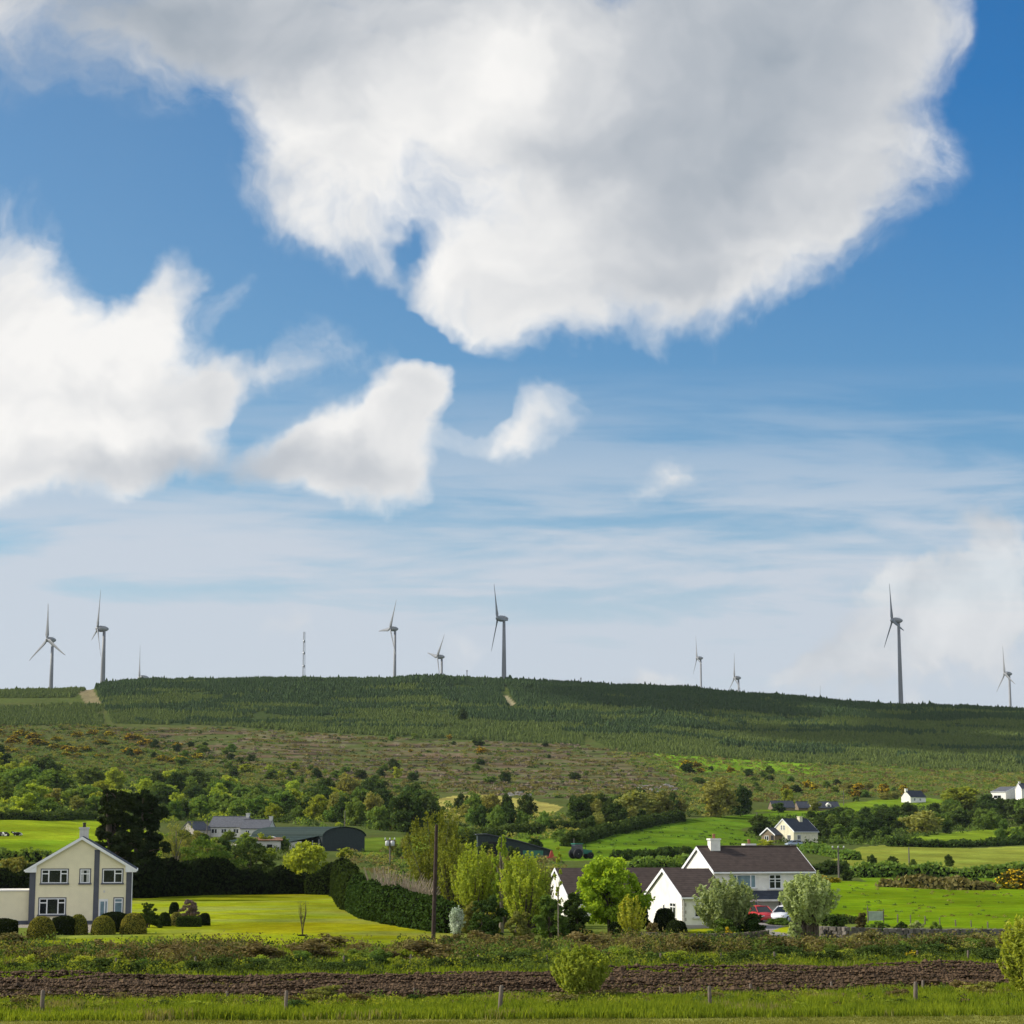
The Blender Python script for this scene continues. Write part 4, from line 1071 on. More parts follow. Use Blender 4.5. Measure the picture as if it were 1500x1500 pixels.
pole(505, 1222, 1187, 'thin pole rising behind the round roofed barn', 0.12)
pole(303, 1230, 1202, 'thin pole beside the little gabled shed', 0.12)
pole(1332, 1270, 1241, 'thin pole in the yellow green field at the right', 0.12)
pole(1109, 1208, 1190, 'thin dark pole on the green slope left of the pale cream house', 0.16)
pole(841, 1252, 1228, 'thin pole beside the green tractor', 0.10)
pole(838, 1180, 1163, 'thin pole at the end of the pale field on the hill', 0.14)
pole(1236, 1180, 1158, 'thin pole on the hill right of the dormered house', 0.14)
pole(677, 1335, 1254, 'slim pale pole among the young trees right of the tall dark pole', 0.07, m_='wood', name='pole')

def post_mesh(h, r):
    m = MB(); m.tube([(0, 0, -0.3), (0.01, 0, h * 0.5), (0.0, 0.01, h - 0.05), (0, 0.01, h)], [r, r, r * 0.95, r * 0.6], 8); return m.mesh('fence_post', M['wood'])
POSTS = [post_mesh(1.0, 0.075), post_mesh(1.0, 0.065)]
def posts(lst, label, group, thick=1.0, names=None):
    for i, (px, yb, yt) in enumerate(lst):
        g = ground(px, yb); H = at(px, yt, g.y).z - g.z
        o = link('fence_post', POSTS[i % 2]); o.location = g; o.scale = (thick, thick, max(H, 0.35))
        o.rotation_euler = (R(RNG.uniform(-3, 3)), R(RNG.uniform(-3, 3)), RNG.uniform(0, 6))
        tag(o, names[i] if names else label, 'fence post', group)
posts([(62, 1488, 1450), (418, 1490, 1451), (732, 1487, 1443), (1040, 1482, 1444), (1342, 1476, 1438)], None, 'nearest fence posts', 1.3,
      ['nearest fence post at the left end of the grass strip', 'tall near fence post left of the middle of the grass strip', 'thickest near fence post, slightly left of the willow bush in the ploughed strip',
       'near fence post to the right of the willow bush in the ploughed strip', 'near fence post closest to the leafy bush at the right edge'])
posts([(72, 1468, 1452), (195, 1466, 1450), (332, 1473, 1452), (607, 1468, 1447), (869, 1466, 1447), (997, 1463, 1445), (1100, 1458, 1441), (1218, 1456, 1438), (1352, 1455, 1436)],
      'short weathered post along the near side of the ploughed strip', 'posts on the near side of the ploughed strip', 0.9)
posts([(170, 1428, 1403), (285, 1425, 1401), (504, 1424, 1400), (601, 1422, 1398), (700, 1421, 1398), (802, 1420, 1399), (968, 1416, 1396), (1057, 1415, 1396), (1135, 1414, 1394), (1345, 1411, 1392), (1418, 1410, 1392)],
      'short weathered post along the far side of the ploughed strip', 'posts on the far side of the ploughed strip', 0.9)
posts([(1315, 1352, 1339), (1334, 1353, 1340), (1355, 1354, 1342), (1377, 1355, 1344), (1400, 1357, 1347), (1423, 1358, 1348), (1447, 1359, 1350)],
      'small pale post in the row behind the long stone wall', 'small posts behind the stone wall', 0.8)

# ------------------------------------------------------------------ dry stone walls
def stone_wall(pts, width, label, m_='stone', size=0.32, courses=None, seed=1, name='stone_wall', cat='stone wall'):
    """pts: (px, py_base, py_top). one mesh of rough stones"""
    rng = np.random.default_rng(seed)
    W3 = []
    for px, yb, yt in pts:
        g = ground(px, yb); W3.append((g, at(px, yt, g.y).z - g.z))
    m = MB()
    for (a, ha), (b, hb) in zip(W3[:-1], W3[1:]):
        d = b - a; L = d.length; ex = d.normalized(); ey = Vector((-ex.y, ex.x, 0)); n = max(1, int(L / size))
        for i in range(n):
            t = (i + 0.5) / n; h = ha + (hb - ha) * t
            nc = max(2, int(h / (size * 0.72)))
            for c in range(nc):
                for side in (0,):
                    o = a + d * t + Vector((0, 0, h * c / nc - 0.05)) + ex * (size * 0.5 * (c % 2) + rng.uniform(-0.06, 0.06)) + ey * rng.uniform(-0.06, 0.06)
                    sx, sy, sz = size * rng.uniform(0.46, 0.62), width * rng.uniform(0.42, 0.55), h / nc * rng.uniform(0.5, 0.62)
                    vs = []
                    for x in (-1, 1):
                        for y in (-1, 1):
                            for z in (-1, 1):
                                q = rng.uniform(0.72, 1.05, 3); vs.append(o + ex * (x * sx * q[0]) + ey * (y * sy * q[1]) + Vector((0, 0, h / nc * 0.5 + z * sz * q[2])))
                    m.add(vs, [(0, 1, 3, 2), (4, 6, 7, 5), (0, 4, 5, 1), (2, 3, 7, 6), (0, 2, 6, 4), (1, 5, 7, 3)])
    o = m.build(name, M[m_]); tag(o, label, cat)
    return o
stone_wall([(938, 1377, 1364), (980, 1379, 1366), (1040, 1379, 1367), (1090, 1378, 1365), (1124, 1376, 1362)], 0.5, 'dark mossy garden wall curving in front of the white house', 'darkstone', 0.35, seed=3)
stone_wall([(1202, 1372, 1356), (1240, 1374, 1357), (1300, 1374, 1359), (1370, 1373, 1360), (1440, 1371, 1360), (1492, 1369, 1360), (1700, 1364, 1355)], 0.55, 'long grey dry stone wall running right from the gateway willow', 'stone', 0.34, seed=4)
def pillar():
    g = ground(1172, 1373); H = at(1172, 1344, g.y).z - g.z
    root = thing('gate_pillar', 'stone gate pillar beside the drive under the right silver willow', 'gate pillar', g, R(8))
    m = MB(); rng = np.random.default_rng(5); n = 7
    for i in range(n):
        for k in range(2):
            x0 = -0.5 + k * 0.5 + rng.uniform(-0.04, 0.04); m.box(x0, x0 + 0.5, -0.5 - rng.uniform(0, .06), 0.5, H * i / n, H * (i + 0.93) / n)
    m.build('shaft', M['stone'], root); m = MB(); m.box(-0.62, 0.62, -0.62, 0.62, H, H + 0.14); m.build('cap', M['offwhite'], root)
pillar()

def signboard():
    g = ground(1283, 1352); s = g.y / F
    root = thing('sign_board', 'pale weathered board between two posts at the edge of the green field', 'sign board', g, R(6))
    for x, hh in ((-0.72, 1.45), (0.72, 1.2)):
        m = MB(); m.tube([(x, 0, -0.3), (x, 0, hh)], 0.05, 6); m.build('post', M['wood'], root)
    m = MB(); m.box(-0.66, 0.66, -0.03, 0.03, 0.25, 1.0); m.build('panel', mat('faded_board', (0.34, 0.38, 0.33), 0.7, var=0.2), root)
    m = MB()
    for z in (0.25, 0.98): m.box(-0.66, 0.66, -0.045, 0.045, z - 0.03, z + 0.03)
    m.build('rail', M['metal'], root)
signboard()

# ------------------------------------------------------------------ cars
def car(px, pyb, rz, paint, label, scale=1.0, Y=None):
    g = ground(px, pyb) if Y is None else Vector((at(px, pyb, Y).x, Y, hgt(at(px, pyb, Y).x, Y)))
    root = thing('car', label, 'car', g, R(rz)); root.scale = (scale,) * 3
    # stations along x (front +): x, half width, z bottom, z belt; body is lofted with rounded section
    st = [(-2.08, 0.62, 0.42, 0.72), (-2.0, 0.76, 0.30, 0.90), (-1.6, 0.86, 0.24, 0.97), (-0.6, 0.88, 0.22, 0.96), (0.6, 0.88, 0.22, 0.95), (1.3, 0.86, 0.24, 0.88), (1.85, 0.78, 0.28, 0.74), (2.08, 0.60, 0.36, 0.60)]
    def section(x, w, z0, z1):
        return [(x, -w * 0.9, z0), (x, -w, z0 + (z1 - z0) * 0.35), (x, -w * 0.97, z0 + (z1 - z0) * 0.8), (x, -w * 0.86, z1), (x, 0, z1 + 0.03), (x, w * 0.86, z1), (x, w * 0.97, z0 + (z1 - z0) * 0.8), (x, w, z0 + (z1 - z0) * 0.35), (x, w * 0.9, z0), (x, 0, z0 - 0.02)]
    def loft(secs):
        n = len(secs[0]); vs = [v for s in secs for v in s]; k = len(secs)
        fs = [(i * n + j, i * n + (j + 1) % n, (i + 1) * n + (j + 1) % n, (i + 1) * n + j) for i in range(k - 1) for j in range(n)]
        return vs, fs + [tuple(range(n))[::-1], tuple((k - 1) * n + j for j in range(n))]
    m = MB(); vs, fs = loft([section(*s) for s in st]); m.add(vs, fs, 0, True); m.build('body', M[paint], root)
    def cab(x, w, z): return [(x, -w, z), (x, 0, z + 0.03), (x, w, z)]
    m = MB()
    top = [(-1.35, 0.58, 1.40), (-0.9, 0.63, 1.47), (0.1, 0.63, 1.47), (0.4, 0.60, 1.42)]
    vs = []; 
    for x, w, z in top: vs += [(x, -w, z), (x, 0, z + 0.03), (x, w, z), (x, w, z - 0.05), (x, 0, z - 0.03), (x, -w, z - 0.05)]
    k = len(top); n = 6
    fs = [(i * n + j, i * n + (j + 1) % n, (i + 1) * n + (j + 1) % n, (i + 1) * n + j) for i in range(k - 1) for j in range(n)] + [tuple(range(n))[::-1], tuple((k - 1) * n + j for j in range(n))]
    m.add(vs, fs, 0, True)
    for sy in (-1, 1):
        for (xa, xb) in ((-1.85, -1.35), (-0.45, -0.42), (1.15, 0.4)):
            m.tube([(xa, sy * 0.76, 0.93), (xb, sy * 0.6, 1.42)], 0.045, 6)
    m.build('roof', M[paint], root)
    m = MB()
    lo = [(-1.80, 0.74, 0.92), (1.10, 0.74, 0.90)]; hi = [(-1.32, 0.585, 1.40), (0.38, 0.585, 1.40)]
    vs = [(lo[0][0], -lo[0][1], lo[0][2]), (lo[1][0], -lo[1][1], lo[1][2]), (lo[1][0], lo[1][1], lo[1][2]), (lo[0][0], lo[0][1], lo[0][2]), (hi[0][0], -hi[0][1], hi[0][2]), (hi[1][0], -hi[1][1], hi[1][2]), (hi[1][0], hi[1][1], hi[1][2]), (hi[0][0], hi[0][1], hi[0][2])]
    m.add(vs, [(0, 3, 2, 1), (4, 5, 6, 7), (0, 1, 5, 4), (1, 2, 6, 5), (2, 3, 7, 6), (3, 0, 4, 7)]); m.build('windows', M['glass'], root)
    for x in (-1.3, 1.3):
        for sy in (-1, 1):
            fr = (Vector((x, sy * 0.74, 0.31)), Vector((1, 0, 0)), Vector((0, 0, 1)), Vector((0, sy, 0)))
            t = MB(); t.lathe([(0.22, -0.02), (0.31, 0.0), (0.31, 0.16), (0.21, 0.18)], 18, fr); w = t.build('wheel', M['black'], root)
            t = MB(); t.lathe([(0.20, 0.1), (0.20, 0.185), (0.06, 0.2)], 14, fr); t.build('rim', M['metal'], w)
    for sy in (-1, 1):
        t = MB(); t.box(1.84, 2.03, sy * 0.62 - 0.13, sy * 0.62 + 0.13, 0.56, 0.69); t.build('headlight', M['insul'], root)
        t = MB(); t.box(-2.06, -1.95, sy * 0.62 - 0.12, sy * 0.62 + 0.12, 0.68, 0.86); t.build('tail_light', M['redlens'], root)
    t = MB(); t.box(-2.10, -2.05, -0.26, 0.26, 0.5, 0.62); t.build('number_plate', M['insul'], root)
    return root
M['redlens'] = mat('red_lens', (0.35, 0.01, 0.01), 0.2, 0.5)
M['carred'] = mat('red_car_paint', (0.45, 0.012, 0.012), 0.3, 0.5, coat=0.8, var=0.03)
M['carwhite'] = mat('white_car_paint', (0.78, 0.78, 0.80), 0.3, 0.5, coat=0.8, var=0.03)
M['carblue'] = mat('silver_blue_car_paint', (0.30, 0.36, 0.42), 0.3, 0.5, metal=0.3, coat=0.8, var=0.03)
car(1113, 1351, -70, 'carred', 'red car parked on the drive between the two silver willows')
car(1152, 1351, -125, 'carwhite', 'white car parked nose out on the drive against the right silver willow')
car(1163, 1240, 200, 'carblue', 'silver blue car parked before the stone porch of the pale cream house')

def tractor():
    g = ground(849, 1258)
    root = thing('tractor', 'green tractor standing at the foot of the sloping field', 'tractor', g, R(25))
    m = MB(); m.prism([(0.3, -0.45, 0.9), (2.3, -0.38, 0.85), (2.35, -0.38, 1.5), (0.3, -0.45, 1.8)], (0, 0.85, 0)); m.build('bonnet', M['greenpaint'], root)
    m = MB(); m.prism([(-1.4, -0.8, 1.0), (0.4, -0.8, 1.0), (0.2, -0.7, 2.6), (-1.2, -0.7, 2.6)], (0, 1.5, 0)); m.build('cab', M['glass'], root)
    m = MB(); m.box(-1.35, 0.35, -0.85, 0.85, 2.6, 2.78); m.build('cab_roof', M['greenpaint'], root)
    for x, r, w in ((-0.8, 0.9, 0.45), (1.8, 0.6, 0.35)):
        for sy in (-1, 1):
            fr = (Vector((x, sy * 0.75, r)), Vector((1, 0, 0)), Vector((0, 0, 1)), Vector((0, sy, 0)))
            t = MB(); t.lathe([(r * 0.6, 0), (r, 0.05), (r, w - 0.05), (r * 0.6, w)], 18, fr); wh = t.build('wheel', M['black'], root)
            t = MB(); t.lathe([(r * 0.55, 0.1), (r * 0.5, w - 0.02), (0.1, w)], 14, fr); t.build('rim', M['insul'], wh)
    m = MB(); m.tube([(1.4, 0.3, 1.6), (1.4, 0.3, 2.5)], 0.06, 6); m.build('exhaust', M['black'], root)
    g = ground(808, 1262)
    root = thing('farm_implement', 'red farm machine with tines between the long dark shed and the tractor', 'farm machine', g, R(15))
    m = MB(); m.box(-0.9, 0.9, -0.12, 0.12, 0.6, 0.8); m.box(-0.12, 0.12, -0.1, 1.6, 0.62, 0.78); m.prism([(-0.5, -0.1, 0.8), (0.5, -0.1, 0.8), (0.1, -0.1, 1.9), (-0.1, -0.1, 1.9)], (0, 0.2, 0)); m.build('frame', M['redpaint'], root)
    for i in range(7):
        t = MB(); x = -0.85 + i * 0.283; t.tube([(x, 0, 0.7), (x, -0.3, 0.45), (x, -0.1, 0.02)], 0.04, 5); t.build('tine', M['redpaint'], root)
tractor()

# ------------------------------------------------------------------ cows lying in the bright field
M['cowhide'] = None
def cowmat():
    m = mat('black_and_white_hide', (0.02, 0.018, 0.016), 0.8, 0.2); nt = m.node_tree; L = nt.links.new; b = nt.nodes['Principled BSDF']
    tc = N(nt, 'ShaderNodeTexCoord'); oi = N(nt, 'ShaderNodeObjectInfo'); ad = N(nt, 'ShaderNodeVectorMath', operation='ADD'); L(tc.outputs['Object'], ad.inputs[0]); L(oi.outputs['Random'], ad.inputs[1])
    nz = N(nt, 'ShaderNodeTexNoise'); nz.inputs['Scale'].default_value = 1.4; nz.inputs['Detail'].default_value = 2; L(ad.outputs[0], nz.inputs[0])
    cr = N(nt, 'ShaderNodeValToRGB'); L(nz.outputs['Fac'], cr.inputs[0]); cr.color_ramp.elements[0].position = 0.50; cr.color_ramp.elements[1].position = 0.53
    cr.color_ramp.elements[0].color = (0.02, 0.018, 0.016, 1); cr.color_ramp.elements[1].color = (0.75, 0.72, 0.66, 1); L(cr.outputs[0], b.inputs['Base Color'])
    return m
M['cowhide'] = cowmat()
def cow(px, py, rz, label, sc=1.0):
    g = ground(px, py)
    V = [(0, 0, .42), (.55, 0, .46), (1.0, 0, .50), (1.35, 0, .72), (1.62, 0, .92), (1.98, 0, .82), (-.5, 0, .44), (-.85, 0, .40), (-1.05, 0.05, .42), (-1.1, .25, .12),
         (.75, -.35, .16), (1.15, -.42, .10), (.85, -.45, .08), (.75, .35, .16), (1.15, .42, .10), (-.6, -.45, .25), (-.1, -.58, .12), (-.5, -.62, .08), (-.6, .45, .22), (-.2, .55, .1),
         (1.56, -.13, 1.06), (1.50, -.32, 1.05), (1.56, .13, 1.06), (1.50, .32, 1.05)]
    Ed = [(0, 1), (1, 2), (2, 3), (3, 4), (4, 5), (0, 6), (6, 7), (7, 8), (8, 9), (1, 10), (10, 11), (11, 12), (1, 13), (13, 14), (7, 15), (15, 16), (16, 17), (7, 18), (18, 19), (4, 20), (20, 21), (4, 22), (22, 23)]
    Rr = [.46, .45, .40, .24, .17, .11, .46, .36, .05, .03, .16, .09, .07, .16, .08, .24, .12, .08, .22, .1, .06, .04, .06, .04]
    me = bpy.data.meshes.new('cow'); me.from_pydata(V, Ed, []); me.materials.append(M['cowhide'])
    o = link('cow', me); o.location = g; o.rotation_euler = (0, 0, R(rz)); o.scale = (sc,) * 3
    md = o.modifiers.new('skin', 'SKIN'); md.use_smooth_shade = True
    for i, v in enumerate(me.skin_vertices[0].data): v.radius = (Rr[i] * (0.9 if i in (0, 1, 2, 6, 7) else 1), Rr[i]); v.use_root = (i == 0)
    o.modifiers.new('sub', 'SUBSURF').render_levels = 2
    tag(o, label, 'cow', 'cows resting in the left field')
cow(7, 1225, 170, 'black and white cow lying nearest the left edge of the bright field')
cow(27, 1224, 185, 'mostly black cow lying second from the left edge of the bright field', 0.8)
# ------------------------------------------------------------------ foliage
LEAFK = dict(leaf_mid=1.9, leaf_dark=1.5, leaf_bright=1.75, leaf_olive=1.75, leaf_yellow=1.4, leaf_silver=1.5, leaf_maple=1.6, leaf_yew=2.5, leaf_cypress=1.0, gorse_flower=1.3, gorse_green=1.5, spruce=1.05, pine_young=1.15, grass_blade=1.6, grass_dry=1.3, bramble=1.7, twig=1.3, heather=1.5)
def LM(n, c1, c2, trans=0.35, **k):
    f = LEAFK.get(n, 1.0); M[n] = leafmat(n, tuple(min(.8, c * f) for c in c1), tuple(min(.8, c * f) for c in c2), trans=min(0.5, trans * 1.15), **k)
LM('leaf_mid', (0.045, 0.080, 0.017), (0.108, 0.152, 0.032))
LM('leaf_dark', (0.022, 0.040, 0.012), (0.060, 0.090, 0.022), trans=0.25)
LM('leaf_bright', (0.11, 0.145, 0.018), (0.235, 0.27, 0.038), trans=0.4)
LM('leaf_willow', (0.19, 0.25, 0.03), (0.40, 0.46, 0.07), trans=0.4)
LM('leaf_olive', (0.10, 0.105, 0.03), (0.19, 0.19, 0.05))
LM('leaf_yellow', (0.20, 0.21, 0.025), (0.36, 0.34, 0.05), trans=0.4)
LM('leaf_silver', (0.19, 0.225, 0.07), (0.37, 0.41, 0.20), trans=0.35, tcol=(1.1, 1.1, 0.6))
LM('leaf_maple', (0.09, 0.16, 0.015), (0.25, 0.34, 0.03), trans=0.4)
LM('leaf_pine', (0.015, 0.025, 0.010), (0.046, 0.063, 0.022), trans=0.1, objvar=0.08)
LM('leaf_cypress', (0.018, 0.036, 0.010), (0.06, 0.095, 0.018), trans=0.15)
LM('leaf_hedge', (0.012, 0.022, 0.008), (0.035, 0.050, 0.014), trans=0.15)
LM('leaf_yew', (0.055, 0.060, 0.012), (0.13, 0.115, 0.018), trans=0.15, nscale=1.5)
LM('leaf_box', (0.012, 0.020, 0.007), (0.034, 0.044, 0.012), trans=0.15)
LM('heather', (0.11, 0.075, 0.085), (0.22, 0.17, 0.15), trans=0.2)
LM('gorse_green', (0.045, 0.055, 0.015), (0.09, 0.09, 0.02), trans=0.2)
LM('gorse_flower', (0.32, 0.21, 0.012), (0.58, 0.42, 0.02), trans=0.2, tcol=(1, 1, 1))
LM('yellow_flower', (0.60, 0.50, 0.02), (0.80, 0.68, 0.03), trans=0.2, tcol=(1, 1, 1))
LM('white_flower', (0.16, 0.24, 0.10), (0.75, 0.78, 0.66), trans=0.2, tcol=(1, 1, 1))
LM('twig', (0.11, 0.085, 0.06), (0.22, 0.17, 0.12), trans=0.05, tcol=(1, 1, 1))
LM('deadwood', (0.30, 0.23, 0.16), (0.55, 0.45, 0.34), trans=0.1, tcol=(1, 1, 1))
LM('spruce', (0.030, 0.052, 0.022), (0.062, 0.092, 0.032), trans=0.08)
LM('pine_young', (0.065, 0.098, 0.026), (0.12, 0.155, 0.04), trans=0.12)
LM('leaf_lime', (0.15, 0.185, 0.028), (0.32, 0.345, 0.055))
LM('grass_blade', (0.075, 0.125, 0.012), (0.19, 0.25, 0.025), trans=0.4, nscale=0.25)
LM('grass_olive', (0.15, 0.165, 0.035), (0.27, 0.27, 0.07))
LM('grass_dry', (0.19, 0.19, 0.06), (0.32, 0.30, 0.12), trans=0.3, nscale=0.3)
LM('bramble', (0.065, 0.056, 0.024), (0.15, 0.125, 0.045), trans=0.2, nscale=0.3)
M['bark'] = mat('bark', (0.09, 0.07, 0.052), 0.9, 0.1, var=0.35, vscale=6)
M['barkpale'] = mat('pale_bark', (0.22, 0.19, 0.14), 0.9, 0.1, var=0.3, vscale=6)

def unit(v): return v / np.maximum(np.linalg.norm(v, axis=-1, keepdims=True), 1e-9)

def leaves(P_, Nrm, size, rng, jit=0.7, asp=1.5, var=0.45):
    n = len(P_)
    nr = unit(Nrm * (1 - jit) + rng.normal(size=(n, 3)) * jit * 0.8)
    t = unit(np.cross(nr, rng.normal(size=(n, 3)))); b = np.cross(nr, t)
    s = size * (1 + var * (rng.random((n, 1)) * 2 - 1))
    V = np.stack([P_ - t * s * 0.5 * asp, P_ + b * s * 0.5, P_ + t * s * 0.5 * asp, P_ - b * s * 0.5], 1).reshape(-1, 3)
    return V, np.arange(4 * n).reshape(n, 4)

def lobe_points(rng, lobes, n, shell=0.55):
    """points in ellipsoid lobes (cx,cy,cz,rx,ry,rz), denser near the outside"""
    lo = np.asarray(lobes, float); w = (lo[:, 3] * lo[:, 4] * lo[:, 5]) ** (2 / 3.); k = rng.choice(len(lo), n, p=w / w.sum())
    d = unit(rng.normal(size=(n, 3))); r = (shell + (1 - shell) * rng.random(n)) ** 0.8
    r = r * (0.85 + 0.3 * rng.random(n))
    p = lo[k, :3] + d * r[:, None] * lo[k, 3:]
    return p, d

def make_lobes(rng, shape, k, w=1.0, h=1.0, base=0.0):
    """crown lobes inside an envelope of width w and height h standing on z=base"""
    out = []
    for i in range(k):
        t = (i + 0.5) / k
        z = base + (h - base) * (0.08 + 0.84 * t)
        tt = (z - base) / (h - base)
        if shape == 'round': env = math.sqrt(max(0.05, 1 - (2 * tt - 0.95) ** 2))
        elif shape == 'bush': env = math.sqrt(max(0.08, 1 - tt ** 2.2))
        elif shape == 'upright': env = 0.55 + 0.45 * math.sin(pi * min(1, tt * 1.05)) if tt < .75 else 0.75 * (1.15 - tt) / 0.4 + 0.1
        elif shape == 'vase': env = 0.35 + 0.65 * min(1, tt * 1.6) if tt < 0.7 else max(0.35, 1 - (tt - 0.7) * 2.0)
        elif shape == 'cone': env = 1.05 - tt
        elif shape == 'feather': env = (0.5 + 0.9 * tt if tt < 0.5 else 0.95 - (tt - 0.5) * 1.1)
        elif shape == 'shoots': env = math.sqrt(max(0.05, 1 - (2 * tt - 0.95) ** 2))
        else: env = 1
        a = i * 2.4 + rng.uniform(-0.5, 0.5); rad = 0.5 * w * env * rng.uniform(0.35, 0.72)
        r = 0.5 * w * rng.uniform(0.28, 0.46) * (0.6 + 0.4 * env)
        if shape in ('feather', 'shoots'):
            r *= 0.62; out.append((rad * 1.25 * cos(a), rad * 1.25 * sin(a), z, r, r, min(r * 2.3, (h - z) * 1.0 + 0.1 * h))); continue
        out.append((rad * cos(a), rad * sin(a), z, r, r, min(r * rng.uniform(0.7, 1.0) * (h - base) / w * 0.9 + 0.02, r * 1.3)))
    return out

def crown_mesh(name, rng, lobes, n, size, matn, shell=0.5, jit=0.7, asp=1.5, subs=0):
    """subs: break each lobe into smaller clumps first"""
    if subs:
        lo = []
        for (x, y, z, rx, ry, rz) in lobes:
            for s in range(subs):
                d = unit(rng.normal(size=3)); q = rng.uniform(0.35, 0.95); f = rng.uniform(0.34, 0.6)
                lo.append((x + d[0] * rx * q, y + d[1] * ry * q, z + d[2] * rz * q, rx * f, ry * f, rz * f))
        lobes = lo
    p, d = lobe_points(rng, lobes, n, shell)
    V, Q = leaves(p, d, size, rng, jit, asp)
    return mesh_np(name, V, [Q], M[matn])

def trunk_mb(rng, lobes, h, r, base=0.0, stems=1, limbs=6, spread=0.1):
    m = MB()
    lo = sorted(lobes, key=lambda l: -l[3])
    for s in range(stems):
        a = 2 * pi * s / max(stems, 1) + rng.uniform(0, 1); o = Vector((cos(a), sin(a), 0)) * (spread if stems > 1 else 0)
        top = Vector((o.x * 3 + rng.uniform(-.05, .05) * h, o.y * 3 + rng.uniform(-.05, .05) * h, h * 0.8)); b = o + Vector((0, 0, -0.3))
        mid = b.lerp(top, 0.45) + Vector((rng.uniform(-.03, .03) * h, rng.uniform(-.03, .03) * h, 0))
        m.tube([b, b.lerp(mid, 0.4), mid, top], [r * 1.25, r, r * 0.7, r * 0.18], 7)
    for l in lo[:limbs]:
        t = Vector(l[:3]); b = Vector((0, 0, max(0.12 * h, min(t.z * 0.55, 0.6 * h)))); mid = b.lerp(t, 0.5) + Vector((0, 0, 0.06 * h))
        m.tube([b, mid, t + Vector((0, 0, l[5] * 0.4))], [r * 0.5, r * 0.32, r * 0.08], 5)
    return m

def hero(name, label, cat, px, yb, yt, wpx, matn, shape='round', k=14, n=6000, size=0.16, base=0.08, stems=1, r=None, subs=5, jit=0.55, asp=1.5, shell=0.4, bark='bark', Y=None, seed=None, group=None, dx=0, limbs=8, extra=None):
    rng = np.random.default_rng(seed if seed is not None else int(px * 7 + yb))
    g = ground(px, yb) if Y is None else Vector((at(px, yb, Y).x, Y, hgt(at(px, yb, Y).x, Y)))
    s = g.y / F; h = at(px, yt, g.y).z - g.z; w = wpx * s
    root = thing(name, label, cat, (g.x, g.y, g.z), 0, group)
    lobes = [(x, y, z, a * 1.18, b * 1.18, c * 1.15) for (x, y, z, a, b, c) in make_lobes(rng, shape, k, w * 0.93, h * 0.97, h * base)]
    r = r or max(0.05, h * 0.022)
    if shape == 'shoots':
        ns = k * 7; c0 = np.array((0, 0, h * (0.5 + base * 0.5))); er = np.array((w * 0.5, w * 0.5, h * (0.46 - base * 0.4)))
        d = unit(rng.normal(size=(ns, 3)) + np.array((0, 0, 0.25))); E = c0 + d * er * (0.55 + 0.42 * rng.random((ns, 1))); tip = E + np.stack([d[:, 0] * w * 0.05, d[:, 1] * w * 0.05, h * (0.05 + 0.09 * rng.random(ns))], 1)
        A = np.stack([rng.normal(0, r * 2, ns), rng.normal(0, r * 2, ns), np.full(ns, h * base)], 1); B_ = np.stack([E[:, 0] * 0.55, E[:, 1] * 0.55, h * base + (E[:, 2] - h * base) * 0.45], 1)
        si = rng.integers(0, ns, n); t = (0.32 + 0.68 * rng.random(n) ** 0.8)[:, None]
        P_ = np.where(t < 0.8, A[si] * (1 - t / .8) ** 2 + 2 * B_[si] * (t / .8) * (1 - t / .8) + E[si] * (t / .8) ** 2, E[si] + (tip[si] - E[si]) * (t - .8) / .2)
        P_ = P_ + rng.normal(size=(n, 3)) * w * 0.028 * (1.15 - t * 0.7); nrm = unit(P_ - c0 + np.array((0, 0, 0.1 * h)))
        V, Q = leaves(P_, nrm, size, rng, jit, asp)
        m = MB()
        for i in range(min(ns, 40)): m.tube([A[i] + np.array((0, 0, -0.4 - h * base)), A[i], B_[i], E[i]], [r * 1.1, r * 0.9, r * 0.5, r * 0.12], 5)
        m.build('trunk', M[bark], root); link('crown', mesh_np('crown', V, [Q], M[matn]), root)
        return root
    trunk_mb(rng, lobes, h, r, h * base, stems, limbs, spread=max(0.08, r)).build('trunk', M[bark], root)
    link('crown', crown_mesh('crown', rng, lobes, n, size, matn, shell, jit, asp, subs), root)
    if extra: extra(root, rng, lobes, h, w)
    return root

# --- surface-covered shapes: clipped bushes and hedges
def tri_sample(V, Fq, n, rng):
    V = np.asarray(V, float); T = []
    for f in Fq:
        for i in range(1, len(f) - 1): T.append((f[0], f[i], f[i + 1]))
    T = np.array(T); a, b, c = V[T[:, 0]], V[T[:, 1]], V[T[:, 2]]; nn = np.cross(b - a, c - a); ar = np.linalg.norm(nn, axis=1)
    k = rng.choice(len(T), n, p=ar / ar.sum()); u = rng.random((n, 1)); v = rng.random((n, 1)); fl = (u + v) > 1; u = np.where(fl, 1 - u, u); v = np.where(fl, 1 - v, v)
    return a[k] + (b[k] - a[k]) * u + (c[k] - a[k]) * v, unit(nn[k])

